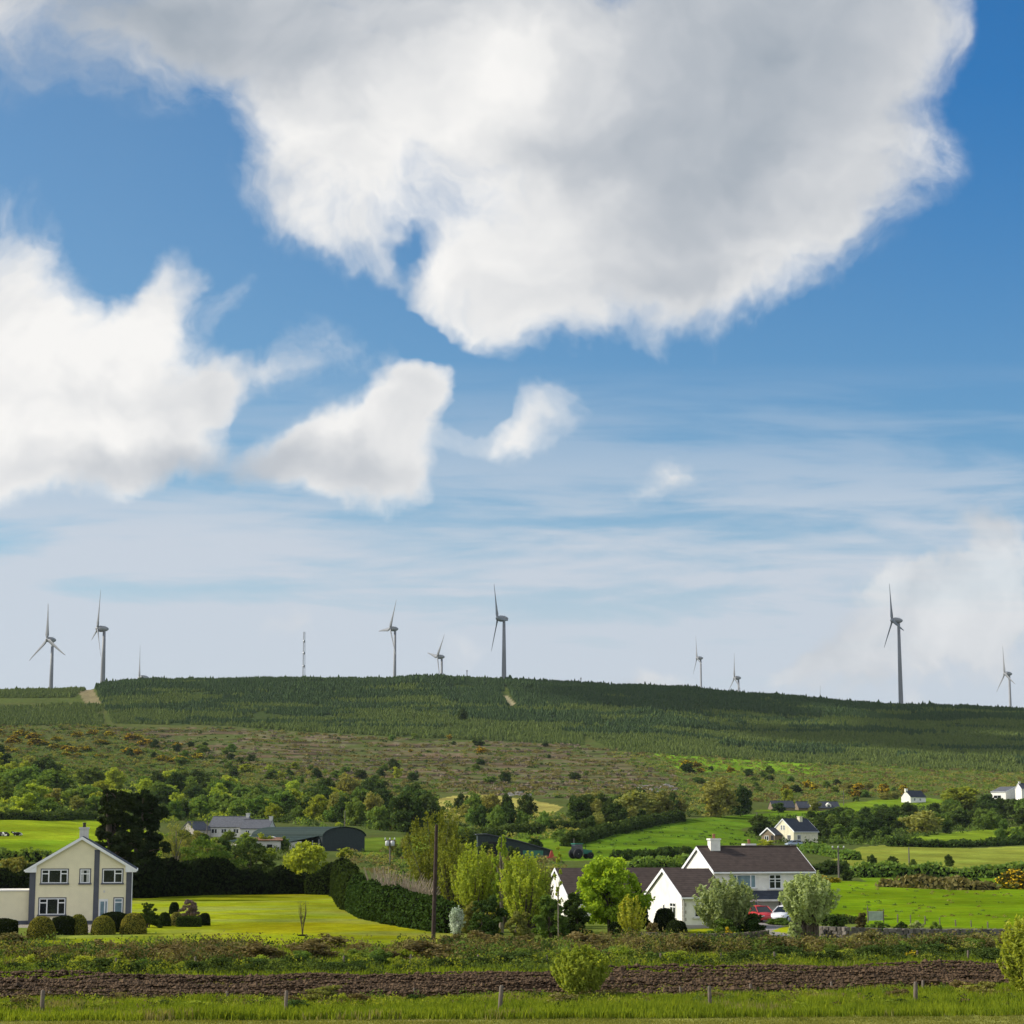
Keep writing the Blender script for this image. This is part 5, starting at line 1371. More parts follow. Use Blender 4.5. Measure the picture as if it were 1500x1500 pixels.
def clad(name, V, Fq, n, size, matn, core, rng, jit=0.6, off=0.06, asp=1.5):
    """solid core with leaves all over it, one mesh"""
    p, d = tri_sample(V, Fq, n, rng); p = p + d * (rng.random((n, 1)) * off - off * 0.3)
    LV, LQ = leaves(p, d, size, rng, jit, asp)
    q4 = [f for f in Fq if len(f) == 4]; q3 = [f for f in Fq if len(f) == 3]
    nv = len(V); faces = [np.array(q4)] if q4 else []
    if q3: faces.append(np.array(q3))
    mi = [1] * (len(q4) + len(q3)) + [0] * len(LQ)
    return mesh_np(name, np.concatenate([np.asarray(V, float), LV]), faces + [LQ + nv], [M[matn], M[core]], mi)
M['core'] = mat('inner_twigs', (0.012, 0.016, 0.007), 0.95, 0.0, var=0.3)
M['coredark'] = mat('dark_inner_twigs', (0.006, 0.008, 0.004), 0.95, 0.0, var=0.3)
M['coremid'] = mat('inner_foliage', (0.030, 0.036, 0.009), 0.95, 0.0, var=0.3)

def dome_vf(rx, ry, h, rng, nu=18, nv=9, squash=0.8, under=0.12, lump=0.05):
    V = []; Fq = []
    for j in range(nv + 1):
        t = j / nv * (pi / 2 + under) - under
        for i in range(nu):
            a = 2 * pi * i / nu; c = max(cos(t), 0.0) ** squash; q = 1 + rng.uniform(-lump, lump)
            V.append((rx * c * cos(a) * q, ry * c * sin(a) * q, h * (sin(t) + sin(under)) / (1 + sin(under)) * (1 + (q - 1) * 0.3)))
    for j in range(nv):
        for i in range(nu): Fq.append((j * nu + i, j * nu + (i + 1) % nu, (j + 1) * nu + (i + 1) % nu, (j + 1) * nu + i))
    return np.array(V), Fq

def dome(px, yb, yt, wpx, matn, label, name='topiary_bush', cat='bush', n=3500, size=0.07, core='coremid', squash=0.75, group=None, Y=None, asp=1.4, lump=0.03):
    rng = np.random.default_rng(int(px * 3 + yb)); g = ground(px, yb); s = g.y / F; h = at(px, yt, g.y).z - g.z
    V, Fq = dome_vf(wpx * s / 2, wpx * s / 2, h, rng, squash=squash, lump=lump)
    o = link(name, clad(name, V, Fq, n, size, matn, core, rng, off=0.07, asp=asp)); o.location = g
    return tag(o, label, cat, group)

def boxbush(px0, px1, yb, yt, depth, matn, label, n=3500, size=0.07, core='core', name='box_hedge', cat='hedge', lean=0.0):
    rng = np.random.default_rng(int(px0 * 3 + yb)); g = ground((px0 + px1) / 2, yb); s = g.y / F; h = at(px0, yt, g.y).z - g.z; w = (px1 - px0) * s
    V = []; Fq = []; nx, ny = 10, 6
    # rounded block from a superellipse
    nu, nv = 28, 8
    for j in range(nv + 1):
        z = h * j / nv; c = (1 - max(0, (j / nv - 0.72) / 0.28) ** 3 * 0.35)
        if j == nv: c *= 0.55
        for i in range(nu):
            a = 2 * pi * i / nu; ca, sa = cos(a), sin(a); e = (abs(ca) ** 5 + abs(sa) ** 5) ** (-1 / 5.); q = 1 + rng.uniform(-0.025, 0.025)
            V.append((w / 2 * ca * e * c * q, depth / 2 * sa * e * c * q, z))
    for j in range(nv):
        for i in range(nu): Fq.append((j * nu + i, j * nu + (i + 1) % nu, (j + 1) * nu + (i + 1) % nu, (j + 1) * nu + i))
    k = len(V); V.append((0, 0, h * 1.0))
    for i in range(nu): Fq.append((nv * nu + i, nv * nu + (i + 1) % nu, k))
    o = link(name, clad(name, V, Fq, n, size, matn, core, rng)); o.location = g + Vector((0, depth * 0.5, 0))
    return tag(o, label, cat)

def hedge(pts, width, matn, label, dens=60, size=0.12, core='core', name='hedge', cat='hedge', scallop=0.0, period=2.0, rough=0.12, seed=1, group=None, kind=None, step=None, asp=1.5, off=None):
    """pts: (px, py_base, py_top) along the hedge; one thing"""
    rng = np.random.default_rng(seed); W3 = []
    for px, yb, yt in pts:
        g = ground(px, yb); W3.append((g, max(0.3, at(px, yt, g.y).z - g.z)))
    st = []
    for (a, ha), (b, hb) in zip(W3[:-1], W3[1:]):
        L = (b - a).length; k = max(1, int(L / (step or max(0.5, width * 0.5))))
        for i in range(k): t = i / k; st.append((a.lerp(b, t), ha + (hb - ha) * t))
    st.append(W3[-1]); org = st[0][0].copy()
    n = 10; V = []; Fq = []; run = 0
    for i, (p, h) in enumerate(st):
        d = (st[min(i + 1, len(st) - 1)][0] - st[max(i - 1, 0)][0]); d.z = 0; d.normalize(); e = Vector((-d.y, d.x, 0))
        if i: run += (p - st[i - 1][0]).length
        z0 = hgt(p.x, p.y); hh = h * (1 + rng.uniform(-rough, rough)); sc = scallop * abs(sin(pi * run / period))
        hh = hh * (1 - scallop + sc); ww = width * 0.5 * (1 + rng.uniform(-rough, rough)) * (1 - scallop * 0.5 + sc * 0.5)
        if i in (0, len(st) - 1): ww *= 0.6; hh *= 0.85
        prof = [(-0.95, -0.15), (-1.0, 0.3), (-0.95, 0.7), (-0.7, 0.92), (-0.25, 1.0), (0.25, 1.0), (0.7, 0.92), (0.95, 0.7), (1.0, 0.3), (0.95, -0.15)]
        for u, v in prof:
            q = 1 + rng.uniform(-rough, rough) * 0.6
            V.append(tuple(Vector((p.x, p.y, z0)) - org + e * (u * ww * q) + Vector((0, 0, v * hh * (1 + (q - 1) * 0.4)))))
    for i in range(len(st) - 1):
        for j in range(n - 1): Fq.append((i * n + j, (i + 1) * n + j, (i + 1) * n + j + 1, i * n + j + 1))
    k = (len(st) - 1) * n
    Fq += [(0, j, j + 1) for j in range(1, n - 1)] + [(k, k + j + 1, k + j) for j in range(1, n - 1)]
    Va = np.array(V); ar = run * (width + 2 * np.mean([s[1] for s in st]))
    # orient outward: hedge runs are sampled on both sides, leaves are two-sided
    o = link(name, clad(name, Va, Fq, int(max(200, ar * dens)), size, matn, core, rng, off=(off or size * 1.6), asp=asp)); o.location = org
    return tag(o, label, cat, group, kind)

# ------------------------------------------------------------------ library of smaller trees for the hillside (one mesh each, copied)
LIB = {}
def lib_tree(key, shape, matn, k=14, n=2600, size=0.062, base=0.06, subs=4, asp=1.3, seed=0, extra=None, nvar=3, trunk=True, shell=0.35):
    out = []
    for v in range(nvar):
        rng = np.random.default_rng(seed * 17 + v + 100)
        lobes = [(x * 0.9, y * 0.9, z * 0.93, a * 1.25, b * 1.25, c * 1.2) for (x, y, z, a, b, c) in make_lobes(rng, shape, k, 1.0, 1.0, base)]
        lo = []
        for (x, y, z, rx, ry, rz) in lobes:
            for s in range(subs):
                d = unit(rng.normal(size=3)); q = rng.uniform(0.25, 0.85); f = rng.uniform(0.5, 0.8); lo.append((x + d[0] * rx * q, y + d[1] * ry * q, z + d[2] * rz * q, rx * f, ry * f, rz * f))
        p, d = lobe_points(rng, lo, n, shell); LV, LQ = leaves(p, d, size, rng, 0.5, asp)
        mats = [M[matn], M['bark']]; mi = [0] * len(LQ); faces = [LQ]; VV = LV
        if extra:
            p, d = lobe_points(rng, lo, int(n * extra[1]), 0.8); EV, EQ = leaves(p + d * 0.02, d, size * 0.9, rng, 0.4, 1.2); faces.append(EQ + len(VV)); VV = np.concatenate([VV, EV]); mats.append(M[extra[0]]); mi += [2] * len(EQ)
        if trunk:
            m = trunk_mb(rng, lobes, 1.0, 0.022, base, 1, 4); tv = np.array([tuple(q) for q in m.v]); tq = np.array([f for f in m.f if len(f) == 4]); faces.append(tq + len(VV)); mi += [1] * len(tq); VV = np.concatenate([VV, tv])
        out.append(mesh_np(key, VV, faces, mats, mi))
    LIB[key] = out
lib_tree('mid_tree', 'round', 'leaf_mid', seed=1)
lib_tree('dark_tree', 'round', 'leaf_dark', seed=2, k=15, n=2800)
lib_tree('bright_tree', 'round', 'leaf_bright', seed=3)
lib_tree('olive_tree', 'round', 'leaf_olive', seed=4, n=2200)
lib_tree('mid_bush', 'bush', 'leaf_mid', seed=5, k=9, base=0.0, trunk=False)
lib_tree('dark_bush', 'bush', 'leaf_dark', seed=6, k=9, base=0.0, trunk=False)
lib_tree('bright_bush', 'bush', 'leaf_bright', seed=7, k=9, base=0.0, trunk=False)
lib_tree('gorse', 'bush', 'gorse_green', seed=8, k=9, n=1300, size=0.08, base=0.0, extra=('gorse_flower', 0.5), trunk=False)

lib_tree('bramble_mound', 'bush', 'bramble', seed=9, k=10, n=3200, size=0.045, base=0.0, trunk=False)
lib_tree('weed_mound', 'bush', 'leaf_mid', seed=10, k=10, n=3000, size=0.045, base=0.0, trunk=False)
lib_tree('dark_mound', 'bush', 'leaf_dark', seed=11, k=10, n=3000, size=0.045, base=0.0, trunk=False)
lib_tree('bright_mound', 'bush', 'leaf_bright', seed=12, k=10, n=3000, size=0.045, base=0.0, trunk=False)
def plant(key, X, Y, w, h, name, label, cat, group=None):
    v = LIB[key][int(RNG.integers(len(LIB[key])))]
    o = bpy.data.objects.new(name, v); C.objects.link(o)
    o.location = (X, Y, hgt(X, Y) - 0.05 * h); o.scale = (w, w, h); o.rotation_euler = (0, 0, RNG.uniform(0, 6.28))
    return tag(o, label, cat, group)

def plant_px(key, px, yb, yt, wpx, name, label, cat, group=None):
    g = ground(px, yb); s = g.y / F
    return plant(key, g.x, g.y, wpx * s, at(px, yt, g.y).z - g.z, name, label, cat, group)

def scatter(poly, n, keys, hpx, wr, name, label, cat, group, mind=7, seed=0):
    """individual plants over a polygon of photo pixels (ground points), label shared by the look-alikes"""
    rng = np.random.default_rng(seed + 900); poly = np.array(poly, float); got = []
    tries = 0
    while len(got) < n and tries < n * 60:
        tries += 1
        px = rng.uniform(poly[:, 0].min(), poly[:, 0].max()); py = rng.uniform(poly[:, 1].min(), poly[:, 1].max())
        if not poly_mask(np.array([px]), np.array([py]), poly)[0]: continue
        if any((px - a) ** 2 + ((py - b) * 2.2) ** 2 < mind ** 2 for a, b in got): continue
        got.append((px, py))
        h = rng.uniform(*hpx); kx = keys[int(rng.integers(len(keys)))]
        lab, nm, ct = (label[kx] if isinstance(label, dict) else label), (name[kx] if isinstance(name, dict) else name), (cat[kx] if isinstance(cat, dict) else cat)
        gr = group[kx] if isinstance(group, dict) else group
        plant_px(kx, px, py, py - h, h * rng.uniform(*wr), nm, lab, ct, gr)
# ------------------------------------------------------------------ planting round the cream house
dome(60, 1376, 1343, 40, 'leaf_yew', 'olive clipped dome, the left of the four domes before the cream house', n=4500, group='clipped yew domes')
dome(114, 1369, 1340, 27, 'leaf_yew', 'olive clipped dome right of the dark block hedge by the cream house path', n=3500, group='clipped yew domes')
dome(151, 1369, 1342, 34, 'leaf_yew', 'smallish olive clipped dome at the right side of the cream house path', n=4000, group='clipped yew domes')
dome(195, 1368, 1338, 37, 'leaf_yew', 'rightmost big olive clipped dome below the front door of the cream house', n=4500, group='clipped yew domes')
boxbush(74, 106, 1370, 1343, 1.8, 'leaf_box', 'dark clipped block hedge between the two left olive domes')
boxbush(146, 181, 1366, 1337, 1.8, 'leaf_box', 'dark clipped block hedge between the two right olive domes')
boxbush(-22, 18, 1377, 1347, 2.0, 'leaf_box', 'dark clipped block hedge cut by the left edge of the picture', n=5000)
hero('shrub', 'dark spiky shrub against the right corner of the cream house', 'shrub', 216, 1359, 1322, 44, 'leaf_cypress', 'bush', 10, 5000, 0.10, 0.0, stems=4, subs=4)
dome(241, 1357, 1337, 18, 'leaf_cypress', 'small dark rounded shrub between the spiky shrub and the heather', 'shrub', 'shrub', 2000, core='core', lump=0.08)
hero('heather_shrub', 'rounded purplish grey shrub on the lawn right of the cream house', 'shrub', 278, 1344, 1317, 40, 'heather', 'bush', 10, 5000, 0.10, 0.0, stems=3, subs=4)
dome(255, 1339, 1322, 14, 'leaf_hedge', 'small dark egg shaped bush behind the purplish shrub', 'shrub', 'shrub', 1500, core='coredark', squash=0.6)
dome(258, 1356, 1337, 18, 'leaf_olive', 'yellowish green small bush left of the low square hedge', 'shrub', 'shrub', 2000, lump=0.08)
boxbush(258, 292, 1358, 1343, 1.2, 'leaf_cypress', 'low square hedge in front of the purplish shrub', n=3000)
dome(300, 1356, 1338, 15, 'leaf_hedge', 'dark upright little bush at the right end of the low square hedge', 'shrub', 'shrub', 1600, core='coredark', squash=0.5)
# bare sapling on the lawn
def sapling():
    g = ground(443, 1371); H = at(443, 1318, g.y).z - g.z; rng = np.random.default_rng(3)
    root = thing('sapling', 'bare thin sapling alone on the lawn', 'sapling', g)
    m = MB()
    for i in range(9):
        a = rng.uniform(0, 6.28); r = rng.uniform(0.15, 0.5); h = H * rng.uniform(0.75, 1.0); m.tube([(0, 0, -0.1), (0.25 * r * cos(a), 0.25 * r * sin(a), h * 0.3), (r * cos(a), r * sin(a), h * 0.7), (r * 0.95 * cos(a), r * 0.95 * sin(a), h)], [0.035, 0.026, 0.018, 0.006], 5)
    m.build('stems', M['bark'], root)
    p = []
    for i in range(420):
        a = rng.uniform(0, 6.28); z = H * rng.uniform(0.3, 1); r = 0.5 * z / H * rng.uniform(0.3, 1); p.append((r * cos(a), r * sin(a), z))
    p = np.array(p); V, Q = leaves(p, unit(rng.normal(size=p.shape)), 0.055, rng); link('leaves', mesh_np('leaves', V, [Q], M['leaf_olive']), root)
    m = dome_vf(0.4, 0.4, 0.12, rng)
    link('mulch', mesh_np('mulch', m[0], [np.array(m[1])], M['core']), root)
sapling()

# ------------------------------------------------------------------ big dark pines behind the cream house
def pine(px, yb, yt, wpx, label, seed, Y):
    rng = np.random.default_rng(seed); b = at(px, yb, Y); z = hgt(b.x, Y); h = at(px, yt, Y).z - z; w = wpx * Y / F
    root = thing('pine_tree', label, 'pine tree', (b.x, Y, z), 0, 'tall dark pines behind the cream house')
    m = MB(); lobes = []
    tops = [(rng.uniform(-.16, .16) * w, rng.uniform(-.16, .16) * w, h * rng.uniform(0.86, 0.97)) for _ in range(3)]
    for t in tops: m.tube([(0, 0, -0.5), (t[0] * 0.3, t[1] * 0.3, h * 0.3), (t[0] * 0.8, t[1] * 0.8, h * 0.65), t], [0.42, 0.34, 0.22, 0.05], 8)
    for i in range(75):
        t = rng.uniform(0.12, 0.98); a = rng.uniform(0, 6.28); env = (0.95 if t < 0.5 else 0.95 - (t - 0.5) * 1.05) * (0.72 + 0.28 * (i % 3 == 0)); r = 0.5 * w * env * rng.uniform(0.45, 0.95)
        c = (r * cos(a), r * sin(a), h * t); s = w * rng.uniform(0.10, 0.18); lobes.append((*c, s, s, s * 0.55))
        m.tube([(c[0] * 0.12, c[1] * 0.12, c[2] - h * 0.05), (c[0] * 0.6, c[1] * 0.6, c[2] - h * 0.012), c], [0.11, 0.08, 0.03], 5)
    m.build('trunk', M['bark'], root)
    link('crown', crown_mesh('crown', rng, lobes, 26000, 0.24, 'leaf_pine', 0.3, 0.75, 2.4, 4), root)
pine(167, 1300, 1157, 84, 'left of the two tall dark pines behind the cream house', 11, 250)
pine(203, 1300, 1163, 90, 'right of the two tall dark pines, its boughs spreading lower', 12, 262)

hero('bare_tree', 'thin leaved airy tree just right of the dark pines', 'tree', 257, 1300, 1195, 62, 'leaf_olive', 'round', 16, 3600, 0.13, 0.2, limbs=14, Y=275, bark='barkpale')
hero('willow_tree', 'soft grey green round willow above the dark hedge', 'tree', 300, 1308, 1224, 120, 'leaf_mid', 'round', 16, 7000, 0.17, 0.1, Y=272)
hero('tree', 'bright green big leaved tree standing over the dark hedge before the barn', 'tree', 447, 1309, 1232, 84, 'leaf_bright', 'round', 14, 4500, 0.28, 0.1, Y=275)
hero('tree', 'dull green bushy tree right of the grey green willow', 'tree', 368, 1308, 1238, 86, 'leaf_dark', 'round', 14, 5000, 0.2, 0.1, Y=280)
hero('tree', 'yellow green bushy tree left of the cream house roof', 'tree', 22, 1320, 1252, 90, 'leaf_olive', 'bush', 14, 6000, 0.2, 0.05, Y=240)
hero('tree', 'small bright tree half behind the left eave of the cream house', 'tree', 62, 1320, 1254, 52, 'leaf_bright', 'round', 12, 4000, 0.18, 0.1, Y=238)
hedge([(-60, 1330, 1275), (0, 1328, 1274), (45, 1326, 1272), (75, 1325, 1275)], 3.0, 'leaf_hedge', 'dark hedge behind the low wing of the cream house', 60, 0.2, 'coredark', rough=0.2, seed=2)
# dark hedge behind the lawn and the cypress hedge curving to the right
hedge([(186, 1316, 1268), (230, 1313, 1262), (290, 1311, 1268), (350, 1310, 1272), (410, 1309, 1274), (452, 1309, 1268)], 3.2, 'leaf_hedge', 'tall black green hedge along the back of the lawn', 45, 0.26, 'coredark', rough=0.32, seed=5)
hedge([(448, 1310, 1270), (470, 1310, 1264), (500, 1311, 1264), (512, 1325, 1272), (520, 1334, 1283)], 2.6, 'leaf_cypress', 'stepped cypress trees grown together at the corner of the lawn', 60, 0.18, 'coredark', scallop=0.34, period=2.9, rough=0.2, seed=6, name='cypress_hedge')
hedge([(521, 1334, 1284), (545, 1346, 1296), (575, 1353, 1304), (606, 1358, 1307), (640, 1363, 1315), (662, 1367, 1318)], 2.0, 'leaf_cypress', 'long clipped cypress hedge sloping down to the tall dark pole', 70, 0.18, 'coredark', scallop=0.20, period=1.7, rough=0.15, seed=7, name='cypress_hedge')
# dead pale brush behind the cypress hedge
def brush(px, yb, yt, label, n=70, seed=0):
    rng = np.random.default_rng(seed); b = at(px, yb, 205); g = Vector((b.x, 205, hgt(b.x, 205))); H = at(px, yt, 205).z - g.z
    m = MB()
    for i in range(n):
        a = rng.uniform(0, 6.28); r = rng.uniform(0.2, 1.9); h = H * rng.uniform(0.6, 1.0); x0 = rng.uniform(-1, 1); y0 = rng.uniform(-0.8, .8)
        m.tube([(x0, y0, 0), (x0 + 0.4 * r * cos(a), y0 + 0.4 * r * sin(a), h * 0.6), (x0 + r * cos(a), y0 + r * sin(a), h)], [0.06, 0.045, 0.012], 4)
    o = m.build('dead_brush', M['deadwood']); o.location = g; tag(o, label, 'dead brush', 'pale dead brush behind the cypress hedge')
for i, (px, yt, lb) in enumerate(((560, 1268, 'pale dead brush, left heap behind the cypress hedge'), (588, 1276, 'pale dead brush, middle heap behind the cypress hedge'), (617, 1284, 'pale dead brush, heap nearest the tall dark pole'))):
    brush(px, 1335, yt, lb, 80, i)

# ------------------------------------------------------------------ young trees in the middle
hero('tree', 'yellowish broad tree behind the tall dark pole', 'tree', 640, 1335, 1186, 100, 'leaf_lime', 'shoots', 28, 14000, 0.15, 0.06, r=0.1, limbs=16, Y=215, stems=3, bark='barkpale')
hero('young_tree', 'fresh green young tree right of the slim pale pole', 'tree', 696, 1368, 1236, 70, 'leaf_bright', 'shoots', 22, 11000, 0.12, 0.1, stems=3, Y=170, limbs=10)
hero('poplar_tree', 'tallest slim poplar with open tufted top in the middle grove', 'poplar', 734, 1370, 1210, 36, 'leaf_bright', 'feather', 20, 4000, 0.12, 0.18, Y=168, limbs=12, bark='barkpale')
hero('young_tree', 'full leafy yellow green young tree right of the slim poplar', 'tree', 768, 1376, 1246, 76, 'leaf_bright', 'shoots', 26, 13000, 0.12, 0.05, stems=3, Y=165, limbs=10)
hero('young_tree', 'leafy young tree close behind the slim pale pole', 'tree', 668, 1345, 1228, 56, 'leaf_lime', 'shoots', 18, 7000, 0.13, 0.05, stems=3, Y=185, limbs=10)
hero('young_tree', 'low leafy tree between the two bright young trees', 'tree', 738, 1362, 1268, 50, 'leaf_mid', 'round', 14, 5000, 0.12, 0.05, stems=3, Y=176, limbs=10)
hero('young_tree', 'sparse twiggy young tree behind the white A shaped gable', 'tree', 792, 1350, 1264, 40, 'leaf_olive', 'shoots', 18, 6000, 0.12, 0.05, Y=180, limbs=10)
hero('slender_tree', 'very thin staked young tree in front of the white A shaped gable', 'tree', 818, 1371, 1227, 16, 'leaf_bright', 'upright', 10, 420, 0.12, 0.3, r=0.045, Y=158, limbs=6, bark='barkpale')
hero('young_tree', 'mid green young tree filling the gap behind the slim poplar', 'tree', 722, 1358, 1246, 66, 'leaf_olive', 'shoots', 20, 8000, 0.13, 0.05, stems=3, Y=178)
hero('young_tree', 'dull green young tree behind the thin staked tree', 'tree', 784, 1352, 1278, 40, 'leaf_mid', 'shoots', 18, 6000, 0.13, 0.05, stems=3, Y=176)
hero('shrub', 'olive shrub along the foot of the hedge right of the white flowering shrub', 'shrub', 690, 1372, 1320, 44, 'leaf_olive', 'bush', 14, 5500, 0.12, 0.0, stems=3, Y=166)
hero('shrub', 'dark bronze and green shrub mass at the foot of the young trees', 'shrub', 712, 1376, 1312, 66, 'leaf_dark', 'bush', 14, 8000, 0.13, 0.0, stems=4, Y=158)
hero('shrub', 'small yellow leaved shrub among the feet of the young trees', 'shrub', 722, 1352, 1312, 26, 'leaf_yellow', 'bush', 9, 2200, 0.11, 0.0, stems=3, Y=163)
hero('shrub', 'brown green low shrub under the full leafy young tree', 'shrub', 762, 1378, 1330, 52, 'leaf_olive', 'bush', 10, 4500, 0.11, 0.0, stems=3, Y=156)
hero('shrub', 'dark shrub in the shade left of the maple', 'shrub', 842, 1368, 1306, 54, 'leaf_dark', 'bush', 16, 7000, 0.13, 0.0, stems=3, Y=162)
hero('shrub', 'green leafy shrub between the thin staked tree and the maple', 'shrub', 806, 1372, 1312, 60, 'leaf_mid', 'bush', 18, 8500, 0.13, 0.0, stems=3, Y=160)
hero('flowering_shrub', 'white flowering upright shrub at the end of the cypress hedge', 'shrub', 668, 1369, 1327, 28, 'white_flower', 'shoots', 14, 3000, 0.085, 0.0, stems=3, Y=160)
hero('maple_tree', 'large bright green maple before the white house garage', 'maple', 893, 1366, 1250, 112, 'leaf_maple', 'round', 30, 15000, 0.21, 0.04, subs=6, Y=168, limbs=16, shell=0.3, asp=1.2)
hero('conifer_tree', 'dark green conical tree between the maple and the white garage gable', 'conifer', 934, 1368, 1288, 44, 'leaf_cypress', 'cone', 18, 7000, 0.14, 0.02, Y=170)
hero('shrub', 'dark bush at the foot of the maple on its right', 'shrub', 915, 1368, 1335, 44, 'leaf_dark', 'bush', 10, 4000, 0.12, 0.0, stems=3, Y=164)
hero('yellow_shrub', 'golden leaved shrub with tall shoots right of the maple', 'shrub', 925, 1370, 1310, 46, 'leaf_yellow', 'shoots', 10, 2600, 0.12, 0.0, stems=5, Y=158, r=0.03)
dome(974, 1366, 1331, 32, 'leaf_hedge', 'taller dark clipped ball bush before the white garage gable', n=4500, core='coredark', squash=0.6)
dome(991, 1370, 1349, 31, 'leaf_hedge', 'lower dark clipped ball bush in front of the taller ball', n=4000, core='coredark', squash=0.6)
hero('shrub', 'low bronze red shrub beside the dark ball bushes', 'shrub', 958, 1370, 1350, 28, 'bramble', 'bush', 8, 2200, 0.09, 0.0, stems=3, Y=160)
hero('silver_willow', 'left silver leaved willow, rounded and full, before the white house', 'willow', 1064, 1372, 1284, 92, 'leaf_silver', 'shoots', 30, 12000, 0.13, 0.05, r=0.06, stems=5, subs=6, Y=163, limbs=14, asp=2.2)
hero('silver_willow', 'right silver leaved willow on a thick stem at the gateway', 'willow', 1186, 1373, 1281, 84, 'leaf_silver', 'shoots', 30, 12000, 0.13, 0.22, stems=2, r=0.11, subs=6, Y=158, limbs=14, asp=2.2)
hero('shrub', 'green mounded shrub at the foot of the left silver willow', 'shrub', 1062, 1368, 1345, 52, 'leaf_mid', 'bush', 10, 4500, 0.10, 0.0, stems=3, Y=161)
hero('shrub', 'dark leafy shrub with pale flowers left of the red car', 'shrub', 1100, 1367, 1337, 56, 'leaf_dark', 'bush', 16, 6500, 0.10, 0.0, stems=3, Y=162)
hero('flower_clump', 'clump of orange flowers behind the mossy garden wall', 'flowers', 1067, 1370, 1357, 16, 'gorse_flower', 'bush', 8, 700, 0.08, 0.0, stems=3, Y=159)
hero('ivy', 'pale leaved climber grown over the left side of the gate pillar', 'climber', 1165, 1374, 1345, 22, 'leaf_silver', 'upright', 10, 2200, 0.08, 0.0, stems=2, Y=157.6)
hero('shrub', 'low green hedge bush before the white car', 'shrub', 1140, 1358, 1345, 48, 'leaf_mid', 'bush', 14, 4000, 0.10, 0.0, stems=3, Y=182)
hero('shrub', 'red leaved little shrub under the right silver willow', 'shrub', 1179, 1348, 1332, 14, 'redleaf', 'bush', 7, 700, 0.1, 0.0, stems=2, Y=186) if 'redleaf' in M else None
hero('shrub', 'dark low shrubs right of the right silver willow', 'shrub', 1226, 1358, 1340, 40, 'leaf_dark', 'bush', 10, 3600, 0.11, 0.0, stems=3, Y=170)
hero('shrub', 'brownish rounded shrub left of the pale board', 'shrub', 1262, 1359, 1338, 26, 'bramble', 'bush', 9, 2600, 0.10, 0.0, stems=3, Y=171)
for i, (px, w, mt, lb) in enumerate(((1290, 46, 'leaf_mid', 'green shrub behind the stone wall below the pale board'), (1322, 30, 'leaf_dark', 'dark shrub behind the stone wall right of the pale board'), (1345, 26, 'leaf_silver', 'pale leaved shrub behind the middle of the stone wall'), (1372, 26, 'leaf_mid', 'low green shrub behind the right part of the stone wall'))):
    hero('shrub', lb, 'shrub', px, 1363, 1348 + i % 2 * 2, w, mt, 'bush', 8, 2200, 0.10, 0.0, stems=3, Y=166)
# ------------------------------------------------------------------ willows in the foreground
hero('willow_bush', 'fresh green round willow bush standing in the ploughed strip', 'willow', 850, 1466, 1386, 84, 'leaf_willow', 'shoots', 34, 12000, 0.085, 0.08, stems=7, r=0.05, subs=6, limbs=16, asp=2.6, shell=0.25)
hero('willow_bush', 'tall fresh green bush cut by the right edge of the picture', 'willow', 1506, 1462, 1345, 84, 'leaf_willow', 'shoots', 36, 12000, 0.09, 0.03, stems=6, r=0.05, subs=6, limbs=14, asp=2.4)
hero('shrub', 'small leafy sprout at the near edge of the ploughed strip left of the willow bush', 'shrub', 797, 1466, 1450, 26, 'leaf_bright', 'bush', 8, 700, 0.07, 0.0, stems=3)
hero('bramble_bush', 'greyish green bramble on the near grass strip left of centre', 'bramble', 478, 1472, 1444, 76, 'leaf_olive', 'bush', 12, 4200, 0.07, 0.0, stems=5)
hero('bramble_bush', 'brownish bramble on the near grass strip at the right', 'bramble', 1440, 1464, 1438, 70, 'leaf_olive', 'bush', 12, 4000, 0.07, 0.0, stems=5)
hero('bramble_bush', 'dry bramble on the near grass strip at the left', 'bramble', 172, 1470, 1452, 40, 'bramble', 'bush', 10, 2500, 0.07, 0.0, stems=5)
hero('leafy_weed', 'bright leafy weed clump below the left lawn edge', 'weeds', 173, 1420, 1395, 32, 'leaf_bright', 'bush', 9, 1800, 0.09, 0.0, stems=4)
hero('leafy_weed', 'bright leafy weed clump below the bare sapling', 'weeds', 520, 1416, 1397, 30, 'leaf_bright', 'bush', 9, 1800, 0.09, 0.0, stems=4)
hero('leafy_weed', 'bright leafy weed clump on the bank left of the foot of the tall pole', 'weeds', 590, 1412, 1391, 28, 'leaf_bright', 'bush', 9, 1800, 0.09, 0.0, stems=4)
hero('leafy_weed', 'leafy weed clump on the bank left of the foreground willow bush', 'weeds', 792, 1412, 1395, 34, 'leaf_mid', 'bush', 9, 1800, 0.09, 0.0, stems=4)
hero('leafy_weed', 'dark leafy weed clump below the dark hedge block at the bank', 'weeds', 272, 1418, 1398, 36, 'leaf_mid', 'bush', 9, 1800, 0.09, 0.0, stems=4)
hero('yellow_flower_clump', 'yellow flowers on the far bank below the stone wall', 'flowers', 1334, 1408, 1391, 30, 'yellow_flower', 'bush', 9, 420, 0.08, 0.0, stems=4)
hero('yellow_flower_clump', 'yellow flowers on the bank right of the tall dark pole', 'flowers', 692, 1402, 1391, 12, 'yellow_flower', 'bush', 6, 160, 0.08, 0.0, stems=4)
hero('yellow_flower_clump', 'low yellow flowers on the bank below the gate pillar', 'flowers', 1190, 1407, 1400, 22, 'yellow_flower', 'bush', 6, 260, 0.07, 0.0, stems=4)

